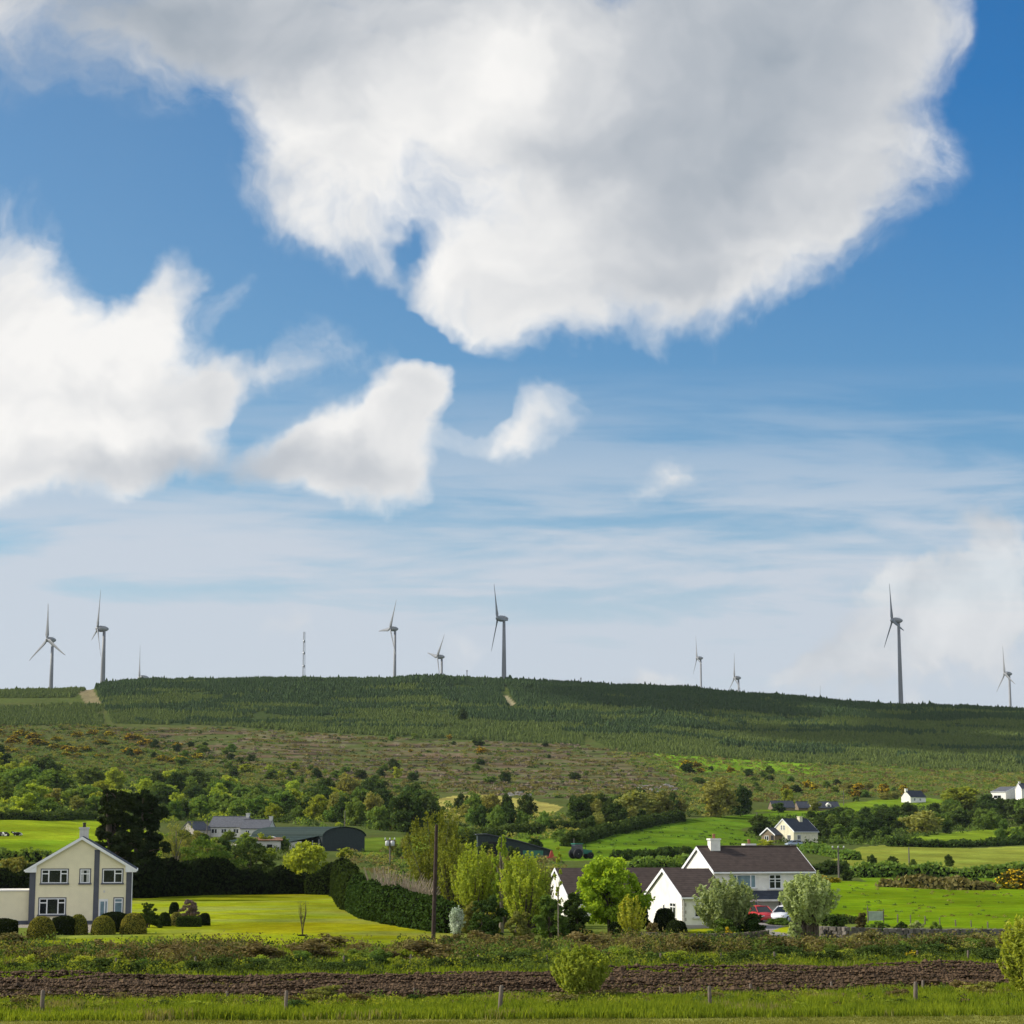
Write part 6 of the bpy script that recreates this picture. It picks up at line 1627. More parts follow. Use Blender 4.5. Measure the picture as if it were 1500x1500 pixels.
# ------------------------------------------------------------------ grass and brambles (uncountable)
def uv_strip(n, ytop, ybot, rng, x0=-330, x1=1840):
    """random ground points between two rows of the photo; flat ground there"""
    n = int(n * (x1 - x0) / 1740)
    px = rng.uniform(x0, x1, n); f = rng.random(n); yt = ytop(px); yb = ybot(px)
    # uniform over ground depth
    d0 = CAMH * F / (yb - HZ); d1 = CAMH * F / (yt - HZ); Y = d0 + (d1 - d0) * f
    X = (px - 750) / F * Y * 0.99
    return X, Y
def grass(name, label, mats, X, Y, hmin, hmax, blades, rng, lean=0.35, wid=0.022, dens=None, spread=0.12):
    n = len(X); k = blades
    Xb = np.repeat(X, k) + rng.normal(0, spread, n * k); Yb = np.repeat(Y, k) + rng.normal(0, spread, n * k)
    Zb = height(Xb, Yb) - 0.03
    patch = 0.55 + 0.9 * fbm(Xb / 3.5, Yb / 3.5, 61, 3)
    h = rng.uniform(hmin, hmax, n * k) * patch; a = rng.uniform(0, 6.28, n * k); ln = rng.uniform(0.1, 1, n * k) * lean * h
    B = np.stack([Xb, Yb, Zb], 1); dx = np.stack([np.cos(a), np.sin(a), 0 * a], 1); t = np.stack([-np.sin(a), np.cos(a), 0 * a], 1)
    w = (wid * (0.7 + rng.random(n * k) * 0.7))[:, None]
    mid = B + dx * (ln * 0.35)[:, None] + np.array((0, 0, 1)) * (h * 0.6)[:, None]; tip = B + dx * ln[:, None] + np.array((0, 0, 1)) * h[:, None]
    V = np.stack([B - t * w, B + t * w, mid + t * w * 0.8, tip, mid - t * w * 0.8], 1).reshape(-1, 3); Q = np.arange(5 * n * k).reshape(-1, 5)
    mi = (rng.random(n) < 0.0).astype(int)
    sel = fbm(X / 5, Y / 2.2, 71, 3); mi = (sel + rng.normal(0, 0.06, n) > 0.78).astype(int) if len(mats) > 1 else np.zeros(n, int)
    o = link(name, mesh_np(name, V, [Q], [M[m] for m in mats], np.repeat(mi, k)))
    return tag(o, label, 'grass', kind='stuff')
def line(pts):
    xs = [p[0] for p in pts]; ys = [p[1] for p in pts]; return lambda q: np.interp(q, xs, ys)
rg = np.random.default_rng(77)
P_top = line([(-200, 1434), (0, 1432), (300, 1428), (750, 1424), (900, 1420), (1200, 1414), (1500, 1409), (1700, 1406), (1900, 1403)])
P_bot = line([(-200, 1463), (0, 1463), (300, 1462), (800, 1459), (1100, 1455), (1500, 1440), (1700, 1436), (1900, 1432)])
F_edge = line([(-200, 1486), (0, 1486), (800, 1483), (1500, 1478), (1700, 1477)])
L_edge = line([(-200, 1383), (0, 1381), (200, 1384), (560, 1385), (690, 1379), (900, 1376), (1120, 1380), (1200, 1381), (1500, 1378), (1700, 1372)])
X, Y = uv_strip(15000, lambda q: P_bot(q) - 1, F_edge, rg)
grass('rough_grass', 'long rough green grass along the near edge of the ploughed strip', ['grass_blade', 'grass_dry'], X, Y, 0.18, 0.55, 8, rg)
X, Y = uv_strip(15000, L_edge, lambda q: P_top(q) + 1, rg)
grass('rough_grass', 'long rough grass on the bank beyond the ploughed strip', ['grass_blade', 'grass_dry'], X, Y, 0.15, 0.6, 8, rg, wid=0.03, spread=0.2)
X, Y = uv_strip(9000, F_edge, lambda q: 0 * q + 1506, rg)
grass('short_grass', 'short grazed grass of the foreground field', ['grass_olive', 'grass_dry'], X, Y, 0.05, 0.13, 7, rg, lean=0.6, spread=0.25)

def clumps(name, label, cat, X, Y, r, h, mats, per, size, rng, asp=1.6, mixn=0.5, seed=81, kind='stuff'):
    """ground-hugging clumps of leaves, all one mass"""
    n = len(X); Xc = np.repeat(X, per); Yc = np.repeat(Y, per); rr = np.repeat(rng.uniform(0.6, 1.3, n) * r, per); hh = np.repeat(rng.uniform(0.5, 1.3, n) * h, per)
    d = unit(rng.normal(size=(n * per, 3))); d[:, 2] = np.abs(d[:, 2])
    q = 0.6 + 0.4 * rng.random(n * per)
    px = Xc + d[:, 0] * rr * q; py = Yc + d[:, 1] * rr * q; pz = height(px, py) + d[:, 2] * hh * q
    V, Q = leaves(np.stack([px, py, pz], 1), d, size, rng, 0.65, asp)
    f = fbm(X / 9, Y / 5, seed, 3) + rng.normal(0, 0.08, n)
    e = np.quantile(f, np.linspace(0, 1, len(mats) + 1)[1:-1]) if len(mats) > 1 else []
    mi = np.repeat(np.searchsorted(e, f), per) if len(mats) > 1 else np.zeros(n * per, int)
    return tag(link(name, mesh_np(name, V, [Q], [M[m] for m in mats], mi)), label, cat, kind=kind)
X, Y = uv_strip(2600, lambda q: L_edge(q) + 5, lambda q: P_top(q) - 15, rg)
k = fbm(X / 7, Y / 4, 91, 3) > 0.46
clumps('bramble_scrub', 'low brown and green brambles on the bank beyond the ploughed strip', 'brambles', X[k], Y[k], 1.0, 1.2, ['bramble', 'leaf_dark', 'bramble', 'leaf_olive', 'bramble', 'leaf_dark', 'leaf_mid'], 110, 0.10, rg)
X, Y = uv_strip(900, lambda q: P_top(q) - 12, lambda q: P_top(q) - 2, rg)
clumps('bank_weeds', 'low weeds, mostly darkened for the shadow along the far lip of the ploughed strip', 'weeds', X, Y, 0.75, 0.85, ['leaf_dark', 'leaf_mid', 'leaf_dark', 'leaf_bright', 'leaf_dark', 'leaf_mid'], 60, 0.09, rg)  # mostly dark leaves, standing in for shadow along the lip
X, Y = uv_strip(420, lambda q: P_bot(q) + 1, lambda q: F_edge(q) - 8, rg)
clumps('verge_weeds', 'low leafy weeds among the near rough grass', 'weeds', X, Y, 0.5, 0.62, ['leaf_mid', 'leaf_bright', 'bramble', 'leaf_dark', 'leaf_bright'], 70, 0.07, rg)

# ploughed strip: clods in furrows
def clods():
    rng = np.random.default_rng(5); n = 70000
    X, Y = uv_strip(n, lambda q: P_top(q) + 1, lambda q: P_bot(q) - 0.5, rng); n = len(X)
    fur = np.sin((Y + 0.25 * (X * 0.02)) * 2 * pi / 1.9 + 5.0 * fbm(X / 14, Y / 9, 15, 3))
    keep = rng.random(n) < 0.32 + 0.55 * fur + 0.5 * (fbm(X / 7, Y / 1.3, 17, 3) - 0.5); X, Y = X[keep], Y[keep]; n = len(X)
    r = rng.uniform(0.03, 0.10, n) + 0.12 * (rng.random(n) > 0.97) * rng.random(n); Z = height(X, Y) + r * 0.2 + 0.26 * (fur[keep] + 1) * (0.3 + fbm(X / 5, Y / 2, 19, 2))
    V0 = np.array([(1, 0, 0), (-1, 0, 0), (0, 1, 0), (0, -1, 0), (0, 0, 1), (0, 0, -1)], float); F0 = np.array([(0, 2, 4), (2, 1, 4), (1, 3, 4), (3, 0, 4), (2, 0, 5), (1, 2, 5), (3, 1, 5), (0, 3, 5)])
    V = np.stack([X, Y, Z], 1)[:, None, :] + V0[None] * (r[:, None] * rng.uniform(0.6, 1.4, (n, 6)))[..., None] * np.array((1.5, 1.0, 0.8))
    Fa = (np.arange(n) * 6)[:, None, None] + F0[None]
    o = link('soil_clods', mesh_np('soil_clods', V.reshape(-1, 3), [Fa.reshape(-1, 3)], M['clod'])); tag(o, 'dark turned clods of the ploughed strip', 'soil', kind='stuff')
M['clod'] = stonemat('turned_soil', (0.016, 0.0098, 0.005), (0.15, 0.094, 0.050), 0.25)
clods()
X, Y = uv_strip(3200, lambda q: P_top(q) + 2, lambda q: P_bot(q) - 4, np.random.default_rng(9))
k = fbm(X / 12, Y / 1.2, 96, 2) > 0.62
grass('stubble', 'pale dry stubble left in streaks on the ploughed strip', ['grass_dry'], X[k], Y[k], 0.10, 0.25, 12, rg, lean=1.6, spread=0.4, wid=0.05)

# mounds along the bank and the near strip, each its own plant
def mounds(key, n, ytop, ybot, hm, wr, name, label, cat, group, seed, x0=-60, x1=1560):
    rng = np.random.default_rng(seed)
    for i in range(n):
        px = x0 + (x1 - x0) * (i + rng.uniform(0.1, 0.9)) / n; py = rng.uniform(ytop(np.array([px]))[0], ybot(np.array([px]))[0])
        Yd = CAMH * F / (py - HZ); h = rng.uniform(*hm); plant(key, (px - 750) / F * Yd * 0.99, Yd, h * rng.uniform(*wr), h, name, label, cat, group)
mounds('bramble_mound', 46, lambda q: L_edge(q) + 7, lambda q: P_top(q) - 18, (0.9, 1.7), (1.6, 3.2), 'bramble_bush', 'brown bramble mound on the upper part of the bank', 'bramble', 'brown bramble mounds on the bank', 1)
mounds('dark_mound', 40, lambda q: P_top(q) - 13, lambda q: P_top(q) - 5, (0.6, 1.15), (1.6, 3.2), 'weed_clump', 'weed mound darkened for the shadow on the lip of the ploughed strip', 'weeds', 'weed mounds darkened for the shadow along the far lip of the ploughed strip', 2)  # dark leaf colour stands in for the shadow under the lip
mounds('weed_mound', 30, lambda q: L_edge(q) + 10, lambda q: P_top(q) - 10, (0.7, 1.3), (1.4, 2.6), 'weed_clump', 'mid green weed mound on the bank', 'weeds', 'mid green weed mounds on the bank', 3)
mounds('bright_mound', 24, lambda q: P_top(q) - 20, lambda q: P_top(q) - 8, (0.6, 1.1), (1.5, 3.0), 'weed_clump', 'bright green weed mound on the lower part of the bank', 'weeds', 'bright green weed mounds on the bank', 4)
mounds('bright_mound', 16, lambda q: P_bot(q) + 3, lambda q: F_edge(q) - 8, (0.4, 0.75), (1.5, 3.2), 'weed_clump', 'bright weed mound on the near grass strip', 'weeds', 'bright weed mounds on the near grass strip', 5)
mounds('dark_mound', 10, lambda q: P_bot(q) + 3, lambda q: F_edge(q) - 9, (0.4, 0.7), (1.5, 3.0), 'weed_clump', 'dark weed mound on the near grass strip', 'weeds', 'dark weed mounds on the near grass strip', 6)
mounds('bramble_mound', 9, lambda q: P_bot(q) + 1, lambda q: F_edge(q) - 12, (0.5, 0.95), (1.8, 3.0), 'bramble_bush', 'brown bramble mound on the near grass strip', 'bramble', 'brown bramble mounds on the near grass strip', 7)
# ------------------------------------------------------------------ conifer plantation (a mass no one could count)
def conifers(name, label, mask, spacing, hmin, hmax, matn, seed, ymin=1120, ymax=1800, tall=None):
    rng = np.random.default_rng(seed)
    Ys = np.arange(ymin, ymax, spacing); xs = np.arange(-620, 640, spacing)
    Xg, Yg = np.meshgrid(xs, Ys); X = Xg.ravel() + rng.uniform(-.45, .45, Xg.size) * spacing; Y = Yg.ravel() + rng.uniform(-.45, .45, Xg.size) * spacing
    Z = height(X, Y); px, py = proj(X, Y, Z); k = (px > -130) & (px < 1640); X, Y, Z, px, py = X[k], Y[k], Z[k], px[k], py[k]
    k = mask(px, py, X, Y, rng) & (fbm(X / 16, Y / 16, 57, 3) > 0.30) & (np.abs(fbm(X / 120, Y / 120, 58, 2) - 0.52) > 0.006); X, Y, Z, px, py = X[k], Y[k], Z[k], px[k], py[k]; n = len(X)
    h = rng.uniform(hmin, hmax, n) * (0.35 + 1.25 * fbm(X / 38, Y / 20, seed + 60, 3)) * np.where(rng.random(n) > 0.95, 1.35, 1.0); r = h * rng.uniform(0.26, 0.40, n)
    m = 6; rings = [(0.05, 1.0), (0.38, 0.62), (0.36, 0.80), (0.70, 0.30)]
    V = np.zeros((n, 3 * m + 1, 3)); rot = rng.uniform(0, 6.28, n)
    for ri, (zz, rr) in enumerate(((0.03, 1.0), (0.42, 0.72), (0.74, 0.34))):
        for j in range(m):
            a = rot + 2 * pi * (j + 0.5 * ri) / m; q = r * rr * rng.uniform(0.7, 1.25, n)
            V[:, ri * m + j, 0] = X + np.cos(a) * q; V[:, ri * m + j, 1] = Y + np.sin(a) * q; V[:, ri * m + j, 2] = Z + h * (zz + rng.uniform(-.04, .04, n))
    V[:, 3 * m, 0] = X; V[:, 3 * m, 1] = Y; V[:, 3 * m, 2] = Z + h
    qd = []; tr = []
    for ri in range(2):
        for j in range(m): qd.append((ri * m + j, ri * m + (j + 1) % m, (ri + 1) * m + (j + 1) % m, (ri + 1) * m + j))
    for j in range(m): tr.append((2 * m + j, 2 * m + (j + 1) % m, 3 * m))
    off = (np.arange(n) * (3 * m + 1))[:, None, None]
    o = link(name, mesh_np(name, V.reshape(-1, 3), [(off + np.array(qd)[None]).reshape(-1, 4), (off + np.array(tr)[None]).reshape(-1, 3)], M[matn]))
    print(name, n); return tag(o, label, 'forest', kind='stuff')
def inf(px, py, polys):
    m = np.zeros(px.shape, bool)
    for p in polys: m |= poly_mask(px, py, p)
    return m
def light_band(px, py, X, Y):
    v = fbm(X / 90, Y / 22, 51, 3) + 0.22 * np.clip((py - 1045) / 40, -1, 1) - 0.10 * np.clip((px - 700) / 300, -0.3, 1.0)  # dark trees weighted to the right, standing in for cloud shade there
    return v > 0.50
TRACK = [(728, 1014), (742, 1012), (762, 1034), (748, 1038)]
SCAR = [(1240, 1064), (1262, 1068), (1300, 1084), (1358, 1104), (1340, 1108), (1290, 1092)]
conifers('spruce_forest', 'dense dark spruce plantation covering the ridge', lambda px, py, X, Y, r: inf(px, py, FOREST) & ~light_band(px, py, X, Y) & ~inf(px, py, [TRACK]) & (~inf(px, py, [SCAR]) | (r.random(len(px)) < .35)), 1.8, 1.7, 4.3, 'spruce', 1)
conifers('young_forest', 'paler green young conifers in bands on the ridge', lambda px, py, X, Y, r: (inf(px, py, FOREST) & light_band(px, py, X, Y) & ~inf(px, py, [TRACK])) | (inf(px, py, YOUNG) & (r.random(len(px)) < 0.8)), 1.8, 1.3, 3.3, 'pine_young', 2, ymin=1050)

# ------------------------------------------------------------------ scrub on the slopes below the forest
def zone_points(poly, n, seed, ymin=330, ymax=1500):
    rng = np.random.default_rng(seed); Xs = []; poly = np.array(poly, float)
    X = []; Y = []; tot = 0
    while tot < n:
        Yc = rng.uniform(ymin, ymax, 6000); pxc = rng.uniform(poly[:, 0].min() - 5, poly[:, 0].max() + 5, 6000); Xc = (pxc - 750) / F * Yc * cP
        px, py = proj(Xc, Yc, height(Xc, Yc)); k = poly_mask(px, py, poly); X.append(Xc[k]); Y.append(Yc[k]); tot += k.sum() + 1
    return np.concatenate(X)[:n], np.concatenate(Y)[:n]
rh = np.random.default_rng(41)
CUT = COVERS[0][2]
X, Y = zone_points(CUT, 2600, 1)
k = fbm(X / 60, Y / 6, 37, 3) + 0.25 * (fbm(X / 8, Y / 8, 38, 2) - 0.5) > 0.52
clumps('felled_brash', 'brown brash and heather in rows on the felled slope', 'brash', X[k], Y[k], 2.2, 0.9, ['bramble', 'twig', 'bramble'], 26, 0.6, rh, asp=2.5)
X, Y = zone_points(CUT, 900, 2)
clumps('slope_scrub', 'low green regrowth on the felled slope', 'scrub', X, Y, 1.8, 1.1, ['leaf_mid', 'leaf_olive', 'leaf_dark'], 22, 0.55, rh)
X, Y = zone_points([(-150, 1060), (160, 1062), (330, 1110), (640, 1150), (640, 1172), (330, 1150), (-150, 1120)], 3200, 3)
clumps('slope_scrub', 'heath and low scrub on the left of the hill', 'scrub', X, Y, 2.2, 1.2, ['leaf_olive', 'leaf_mid', 'bramble', 'leaf_dark'], 22, 0.6, rh)
X, Y = zone_points([(870, 1100), (1500, 1130), (1640, 1135), (1640, 1165), (1300, 1165), (1180, 1178), (1000, 1170), (990, 1140)], 2400, 4)
clumps('slope_scrub', 'heath and low scrub on the right of the hill', 'scrub', X, Y, 2.2, 1.2, ['leaf_olive', 'leaf_mid', 'bramble', 'leaf_mid'], 22, 0.6, rh)
WOODL = [(-150, 1112), (0, 1110), (180, 1140), (330, 1150), (560, 1178), (640, 1178), (640, 1225), (540, 1215), (400, 1208), (230, 1205), (140, 1197), (-150, 1196)]
X, Y = zone_points(WOODL, 2200, 5)
clumps('undergrowth', 'leafy undergrowth between the trees of the left wood', 'undergrowth', X, Y, 2.0, 1.8, ['leaf_dark', 'leaf_mid', 'leaf_dark', 'leaf_bright'], 26, 0.5, rh)
WOODM = [(650, 1175), (830, 1195), (960, 1165), (1090, 1150), (1100, 1190), (1000, 1198), (900, 1215), (850, 1236), (690, 1225), (650, 1215)]
X, Y = zone_points(WOODM, 900, 6)
clumps('undergrowth', 'leafy undergrowth between the trees of the middle wood', 'undergrowth', X, Y, 1.8, 1.5, ['leaf_dark', 'leaf_mid', 'leaf_olive'], 24, 0.45, rh)
WOODR = [(1120, 1200), (1200, 1192), (1330, 1182), (1420, 1178), (1640, 1180), (1640, 1215), (1500, 1210), (1340, 1228), (1290, 1240), (1210, 1238), (1130, 1236), (1090, 1225)]
X, Y = zone_points(WOODR, 1300, 7)
clumps('undergrowth', 'dark undergrowth of the wood behind the pale cream house', 'undergrowth', X, Y, 1.6, 1.4, ['leaf_dark', 'leaf_mid', 'leaf_dark'], 24, 0.4, rh)
X, Y = zone_points([(520, 1225), (640, 1225), (820, 1262), (830, 1275), (640, 1300), (560, 1290), (500, 1262)], 520, 8, 215, 420)
clumps('undergrowth', 'weedy scrub behind the cypress hedge and young trees', 'scrub', X, Y, 1.0, 0.8, ['leaf_mid', 'leaf_olive', 'leaf_dark', 'bramble'], 26, 0.22, rh)
X, Y = zone_points([(200, 1226), (430, 1228), (430, 1262), (200, 1260)], 260, 9, 280, 460)
clumps('undergrowth', 'scrub round the slate roofed cottages', 'scrub', X, Y, 1.2, 1.0, ['leaf_mid', 'leaf_dark', 'leaf_olive'], 26, 0.25, rh)

NM = {'mid_tree': 'tree', 'dark_tree': 'tree', 'bright_tree': 'tree', 'olive_tree': 'tree', 'mid_bush': 'bush', 'dark_bush': 'bush', 'bright_bush': 'bush', 'gorse': 'gorse_bush'}
CT = {k: ('tree' if v == 'tree' else 'bush') for k, v in NM.items()}
ADJ = {'mid_tree': 'mid green round tree', 'dark_tree': 'dark green dense tree', 'bright_tree': 'bright green round tree', 'olive_tree': 'dull olive tree', 'mid_bush': 'mid green bush', 'dark_bush': 'dark green bush', 'bright_bush': 'bright green bush', 'gorse': 'gorse bush in yellow flower'}
PL = {'mid_tree': 'mid green trees', 'dark_tree': 'dark trees', 'bright_tree': 'bright trees', 'olive_tree': 'olive trees', 'mid_bush': 'mid green bushes', 'dark_bush': 'dark bushes', 'bright_bush': 'bright bushes', 'gorse': 'gorse bushes'}
def zone(poly, n, keys, hpx, wr, where, seed, mind=8):
    scatter(poly, n, keys, hpx, wr, NM, {k: ADJ[k] + ' ' + where for k in ADJ}, CT, {k: PL[k] + ' ' + where for k in ADJ}, mind, seed)
zone([(-60, 1125), (0, 1122), (175, 1150), (180, 1190), (130, 1196), (-60, 1194)], 60, ['mid_tree', 'dark_tree', 'olive_tree', 'mid_tree', 'bright_tree', 'mid_bush', 'bright_bush'], (20, 38), (1.0, 1.6), 'in the wood above the cow field', 1, 10)
zone([(190, 1150), (330, 1152), (520, 1178), (520, 1206), (380, 1204), (230, 1203)], 75, ['mid_tree', 'bright_tree', 'dark_tree', 'mid_tree', 'dark_tree'], (18, 36), (0.95, 1.6), 'in the wood above the slate roofed cottages', 2, 9)
zone([(430, 1172), (560, 1180), (640, 1190), (640, 1224), (520, 1214)], 30, ['dark_tree', 'mid_tree', 'olive_tree', 'dark_tree'], (30, 52), (0.7, 1.1), 'in the wood behind the round roofed barn', 3, 10)
zone([(330, 1112), (560, 1128), (620, 1148), (520, 1160), (330, 1140)], 22, ['mid_bush', 'bright_bush', 'dark_bush'], (9, 17), (1.1, 1.8), 'scattered below the felled slope', 4, 14)
zone([(180, 1090), (330, 1095), (430, 1120), (330, 1125), (180, 1120)], 14, ['mid_bush', 'dark_bush'], (8, 15), (1.1, 1.8), 'scattered left of the felled slope', 5, 14)
zone([(-40, 1072), (160, 1075), (300, 1100), (290, 1120), (150, 1112), (-40, 1105)], 34, ['gorse'], (6, 11), (1.8, 3.4), 'on the left slope of the hill', 6, 10)
zone([(450, 1075), (760, 1085), (900, 1110), (870, 1165), (640, 1150), (500, 1120)], 16, ['gorse', 'dark_bush', 'mid_bush'], (5, 12), (1.2, 2.4), 'dotted about the felled slope', 7, 16)
zone([(655, 1188), (700, 1186), (810, 1204), (800, 1220), (690, 1226)], 13, ['dark_tree', 'olive_tree', 'mid_tree'], (22, 44), (0.7, 1.1), 'in the row below the pale field', 8, 12)
zone([(840, 1190), (930, 1180), (1000, 1178), (1000, 1196), (900, 1212), (850, 1228)], 34, ['dark_tree', 'mid_tree', 'dark_bush', 'olive_tree'], (18, 40), (0.9, 1.4), 'in the wood at the head of the sloping field', 9, 10)
zone([(985, 1120), (1100, 1130), (1230, 1150), (1230, 1166), (1100, 1160), (1010, 1150)], 24, ['gorse', 'dark_bush', 'mid_bush', 'gorse'], (7, 14), (1.2, 2.2), 'on the slope above the dormered house', 10, 12)
zone([(1225, 1150), (1330, 1158), (1330, 1170), (1240, 1176)], 14, ['mid_bush', 'olive_tree', 'gorse'], (8, 14), (1.2, 2.0), 'left of the white cottage', 11, 12)
zone([(1120, 1206), (1210, 1200), (1330, 1192), (1340, 1222), (1290, 1236), (1215, 1234), (1100, 1226)], 55, ['dark_bush', 'mid_bush', 'dark_tree', 'dark_bush'], (14, 28), (1.0, 1.6), 'in the thicket behind the pale cream house', 12, 8)
zone([(1330, 1195), (1420, 1188), (1560, 1196), (1560, 1214), (1400, 1222), (1340, 1226)], 34, ['dark_tree', 'mid_tree', 'dark_bush', 'mid_bush'], (18, 34), (1.0, 1.5), 'in the wood below the white cottages', 13, 9)
zone([(1460, 1215), (1580, 1212), (1580, 1236), (1470, 1234)], 7, ['mid_tree', 'dark_bush'], (16, 28), (0.9, 1.3), 'by the right edge above the yellow green field', 14, 12)
zone([(550, 1246), (640, 1240), (800, 1262), (800, 1276), (640, 1282)], 16, ['mid_bush', 'olive_tree', 'dark_bush'], (12, 30), (0.8, 1.3), 'behind the cypress hedge', 15, 14)
zone([(205, 1226), (300, 1232), (420, 1240), (420, 1262), (205, 1258)], 18, ['mid_tree', 'dark_tree', 'olive_tree', 'bright_bush'], (16, 32), (0.9, 1.3), 'below the slate roofed cottages', 16, 14)
zone([(1370, 1290), (1430, 1294), (1430, 1299), (1335, 1297), (1330, 1290)], 9, ['dark_bush'], (8, 14), (1.5, 2.4), 'in the line at the top of the big green field', 17, 9)
# trees that stand out one by one
for key, px, yb, yt, w, lb in (
    ('olive_tree', 1052, 1197, 1139, 66, 'largest dome shaped tree at the head of the sloping green field'),
    ('dark_tree', 1085, 1196, 1152, 36, 'dark tree leaning against the right of the largest dome shaped tree'),
    ('bright_tree', 1403, 1186, 1150, 78, 'broad bright green tree between the white cottages'),
    ('dark_tree', 1447, 1194, 1160, 44, 'dark round tree in front of the white house at the right'),
    ('bright_tree', 1155, 1186, 1153, 26, 'small sunlit dark tree in front of the dormered house'),
    ('olive_tree', 930, 1200, 1155, 66, 'broad hazy olive tree left of the sloping green field'),
    ('olive_tree', 1352, 1222, 1184, 62, 'large dull round tree in the thicket right of the pale cream house'),
    ('dark_tree', 600, 1222, 1160, 60, 'tall dark tree above the tall dark pole on its left'),
    ('dark_tree', 548, 1172, 1156, 34, 'dark round tree at the right of the bright clearing'),
    ('dark_bush', 740, 1146, 1128, 22, 'lone dark round bush on the felled slope'),
    ('dark_bush', 577, 1128, 1110, 24, 'lone green bush left of the middle of the felled slope'),
    ('dark_tree', 678, 1058, 1034, 16, 'single dark tree among the conifers on the hill'),
    ('dark_tree', 1003, 1262, 1238, 14, 'small upright dark tree left of the main white house gable'),
    ('dark_tree', 1277, 1270, 1250, 15, 'left small round tree on the hedge line of the yellow green field'),
    ('dark_tree', 1308, 1270, 1252, 22, 'wider dark small tree on the hedge line of the yellow green field'),
    ('mid_bush', 1338, 1271, 1257, 15, 'small pale bush on the hedge line of the yellow green field'),
    ('dark_tree', 1391, 1270, 1252, 15, 'right small tree on the hedge line of the yellow green field'),
    ('dark_bush', 1243, 1290, 1272, 24, 'dark bush at the foot of the utility pole with the crossarm'),
    ('dark_bush', 1395, 1239, 1229, 36, 'low dark bush at the top of the yellow green field'),
    ('mid_tree', 1466, 1234, 1210, 18, 'upright pale green tree above the yellow green field'),
    ('olive_tree', 1192, 1188, 1168, 20, 'little hazy tree before the right dormer of the long dark roofed house'),
    ('dark_bush', 1140, 1190, 1174, 26, 'dark bush before the dark roofed farmhouse'),
    ('gorse', 1486, 1302, 1270, 56, 'big brown gorse bush with yellow flowers at the right edge'),
    ('gorse', 1350, 1299, 1284, 50, 'low brownish gorse mound at the top of the big green field'),
    ('gorse', 1400, 1300, 1287, 50, 'second low brownish gorse mound at the top of the big green field'),
    ('gorse', 1200, 1292, 1280, 26, 'yellow flowering bush right of the white house roof'),
    ('gorse', 1222, 1293, 1284, 22, 'small yellow flowering bush by the utility pole with the crossarm'),
    ('bright_bush', 1125, 1241, 1229, 32, 'bright bush left of the pale cream house behind the second chimney'),
    ('mid_tree', 818, 1232, 1215, 26, 'left of the two round trees below the terraced hedges'),
    ('dark_tree', 838, 1240, 1215, 30, 'right of the two round trees below the terraced hedges'),
    ('dark_bush', 784, 1242, 1226, 26, 'round bush in the terraced field above the long dark shed'),
    ('olive_tree', 392, 1240, 1214, 26, 'hazy small tree in front of the lower grey roofed cottage'),
    ('bright_bush', 358, 1232, 1219, 26, 'bright little bush between the two slate roofed cottages'),
    ('bright_bush', 505, 1256, 1238, 30, 'bright bush at the foot of the round roofed barn'),
):
    plant_px(key, px, yb, yt, w, NM[key], lb, CT[key])
# hedges between the fields
HL = [
    ([(-60, 1203, 1195), (60, 1202, 1195), (135, 1199, 1191)], 'leaf_dark', 'dark hedge along the top of the cow field'),
    ([(-60, 1262, 1250), (60, 1262, 1250), (120, 1262, 1250)], 'leaf_mid', 'hedge along the foot of the cow field'),
    ([(675, 1237, 1225), (720, 1228, 1216), (790, 1220, 1209), (860, 1216, 1206)], 'leaf_dark', 'dark hedge across the upper terraced field'),
    ([(830, 1240, 1230), (880, 1226, 1214), (950, 1210, 1198), (1000, 1202, 1192)], 'leaf_dark', 'dark hedge running up the left side of the sloping field'),
    ([(900, 1261, 1252), (960, 1257, 1249), (1010, 1254, 1246)], 'leaf_dark', 'low dark hedge at the foot of the sloping field'),
    ([(925, 1277, 1266), (970, 1274, 1263), (1010, 1271, 1260)], 'leaf_mid', 'hedge behind the white house range roof'),
    ([(1245, 1285, 1270), (1300, 1285, 1271), (1370, 1285, 1272), (1440, 1286, 1273), (1540, 1288, 1272), (1640, 1288, 1272)], 'leaf_mid', 'long hedge below the yellow green field'),
    ([(1190, 1282, 1270), (1215, 1280, 1268), (1238, 1276, 1266)], 'leaf_dark', 'short dark hedge right of the white house roof'),
    ([(1300, 1240, 1231), (1360, 1241, 1234), (1440, 1240, 1233), (1530, 1237, 1228), (1640, 1236, 1226)], 'leaf_dark', 'hedge along the top of the yellow green field'),
    ([(1290, 1299, 1293), (1330, 1300, 1291), (1420, 1304, 1294), (1455, 1303, 1296)], 'bramble', 'low brown hedge at the top of the big green field'),
    ([(1200, 1352, 1342), (1230, 1352, 1342), (1262, 1354, 1344)], 'leaf_dark', 'low dark hedge behind the right silver willow'),
    ([(1170, 1248, 1240), (1210, 1252, 1243), (1250, 1260, 1250)], 'leaf_mid', 'hedge on the bank below the pale cream house'),
    ([(330, 1160, 1153), (400, 1164, 1157), (500, 1168, 1160)], 'leaf_dark', 'dark hedge along the top of the bright clearing'),
]
for i, (pts, mt, lb) in enumerate(HL):
    near_ = pts[0][1] > 1335
    hedge(pts, 2.4 if not near_ else 1.2, mt, lb, 18 if not near_ else 60, 0.45 if not near_ else 0.14, 'core' if not near_ else 'core', rough=0.42 if not near_ else 0.25, seed=30 + i, step=2.0 if not near_ else 1.0, off=0.9 if not near_ else 0.25)
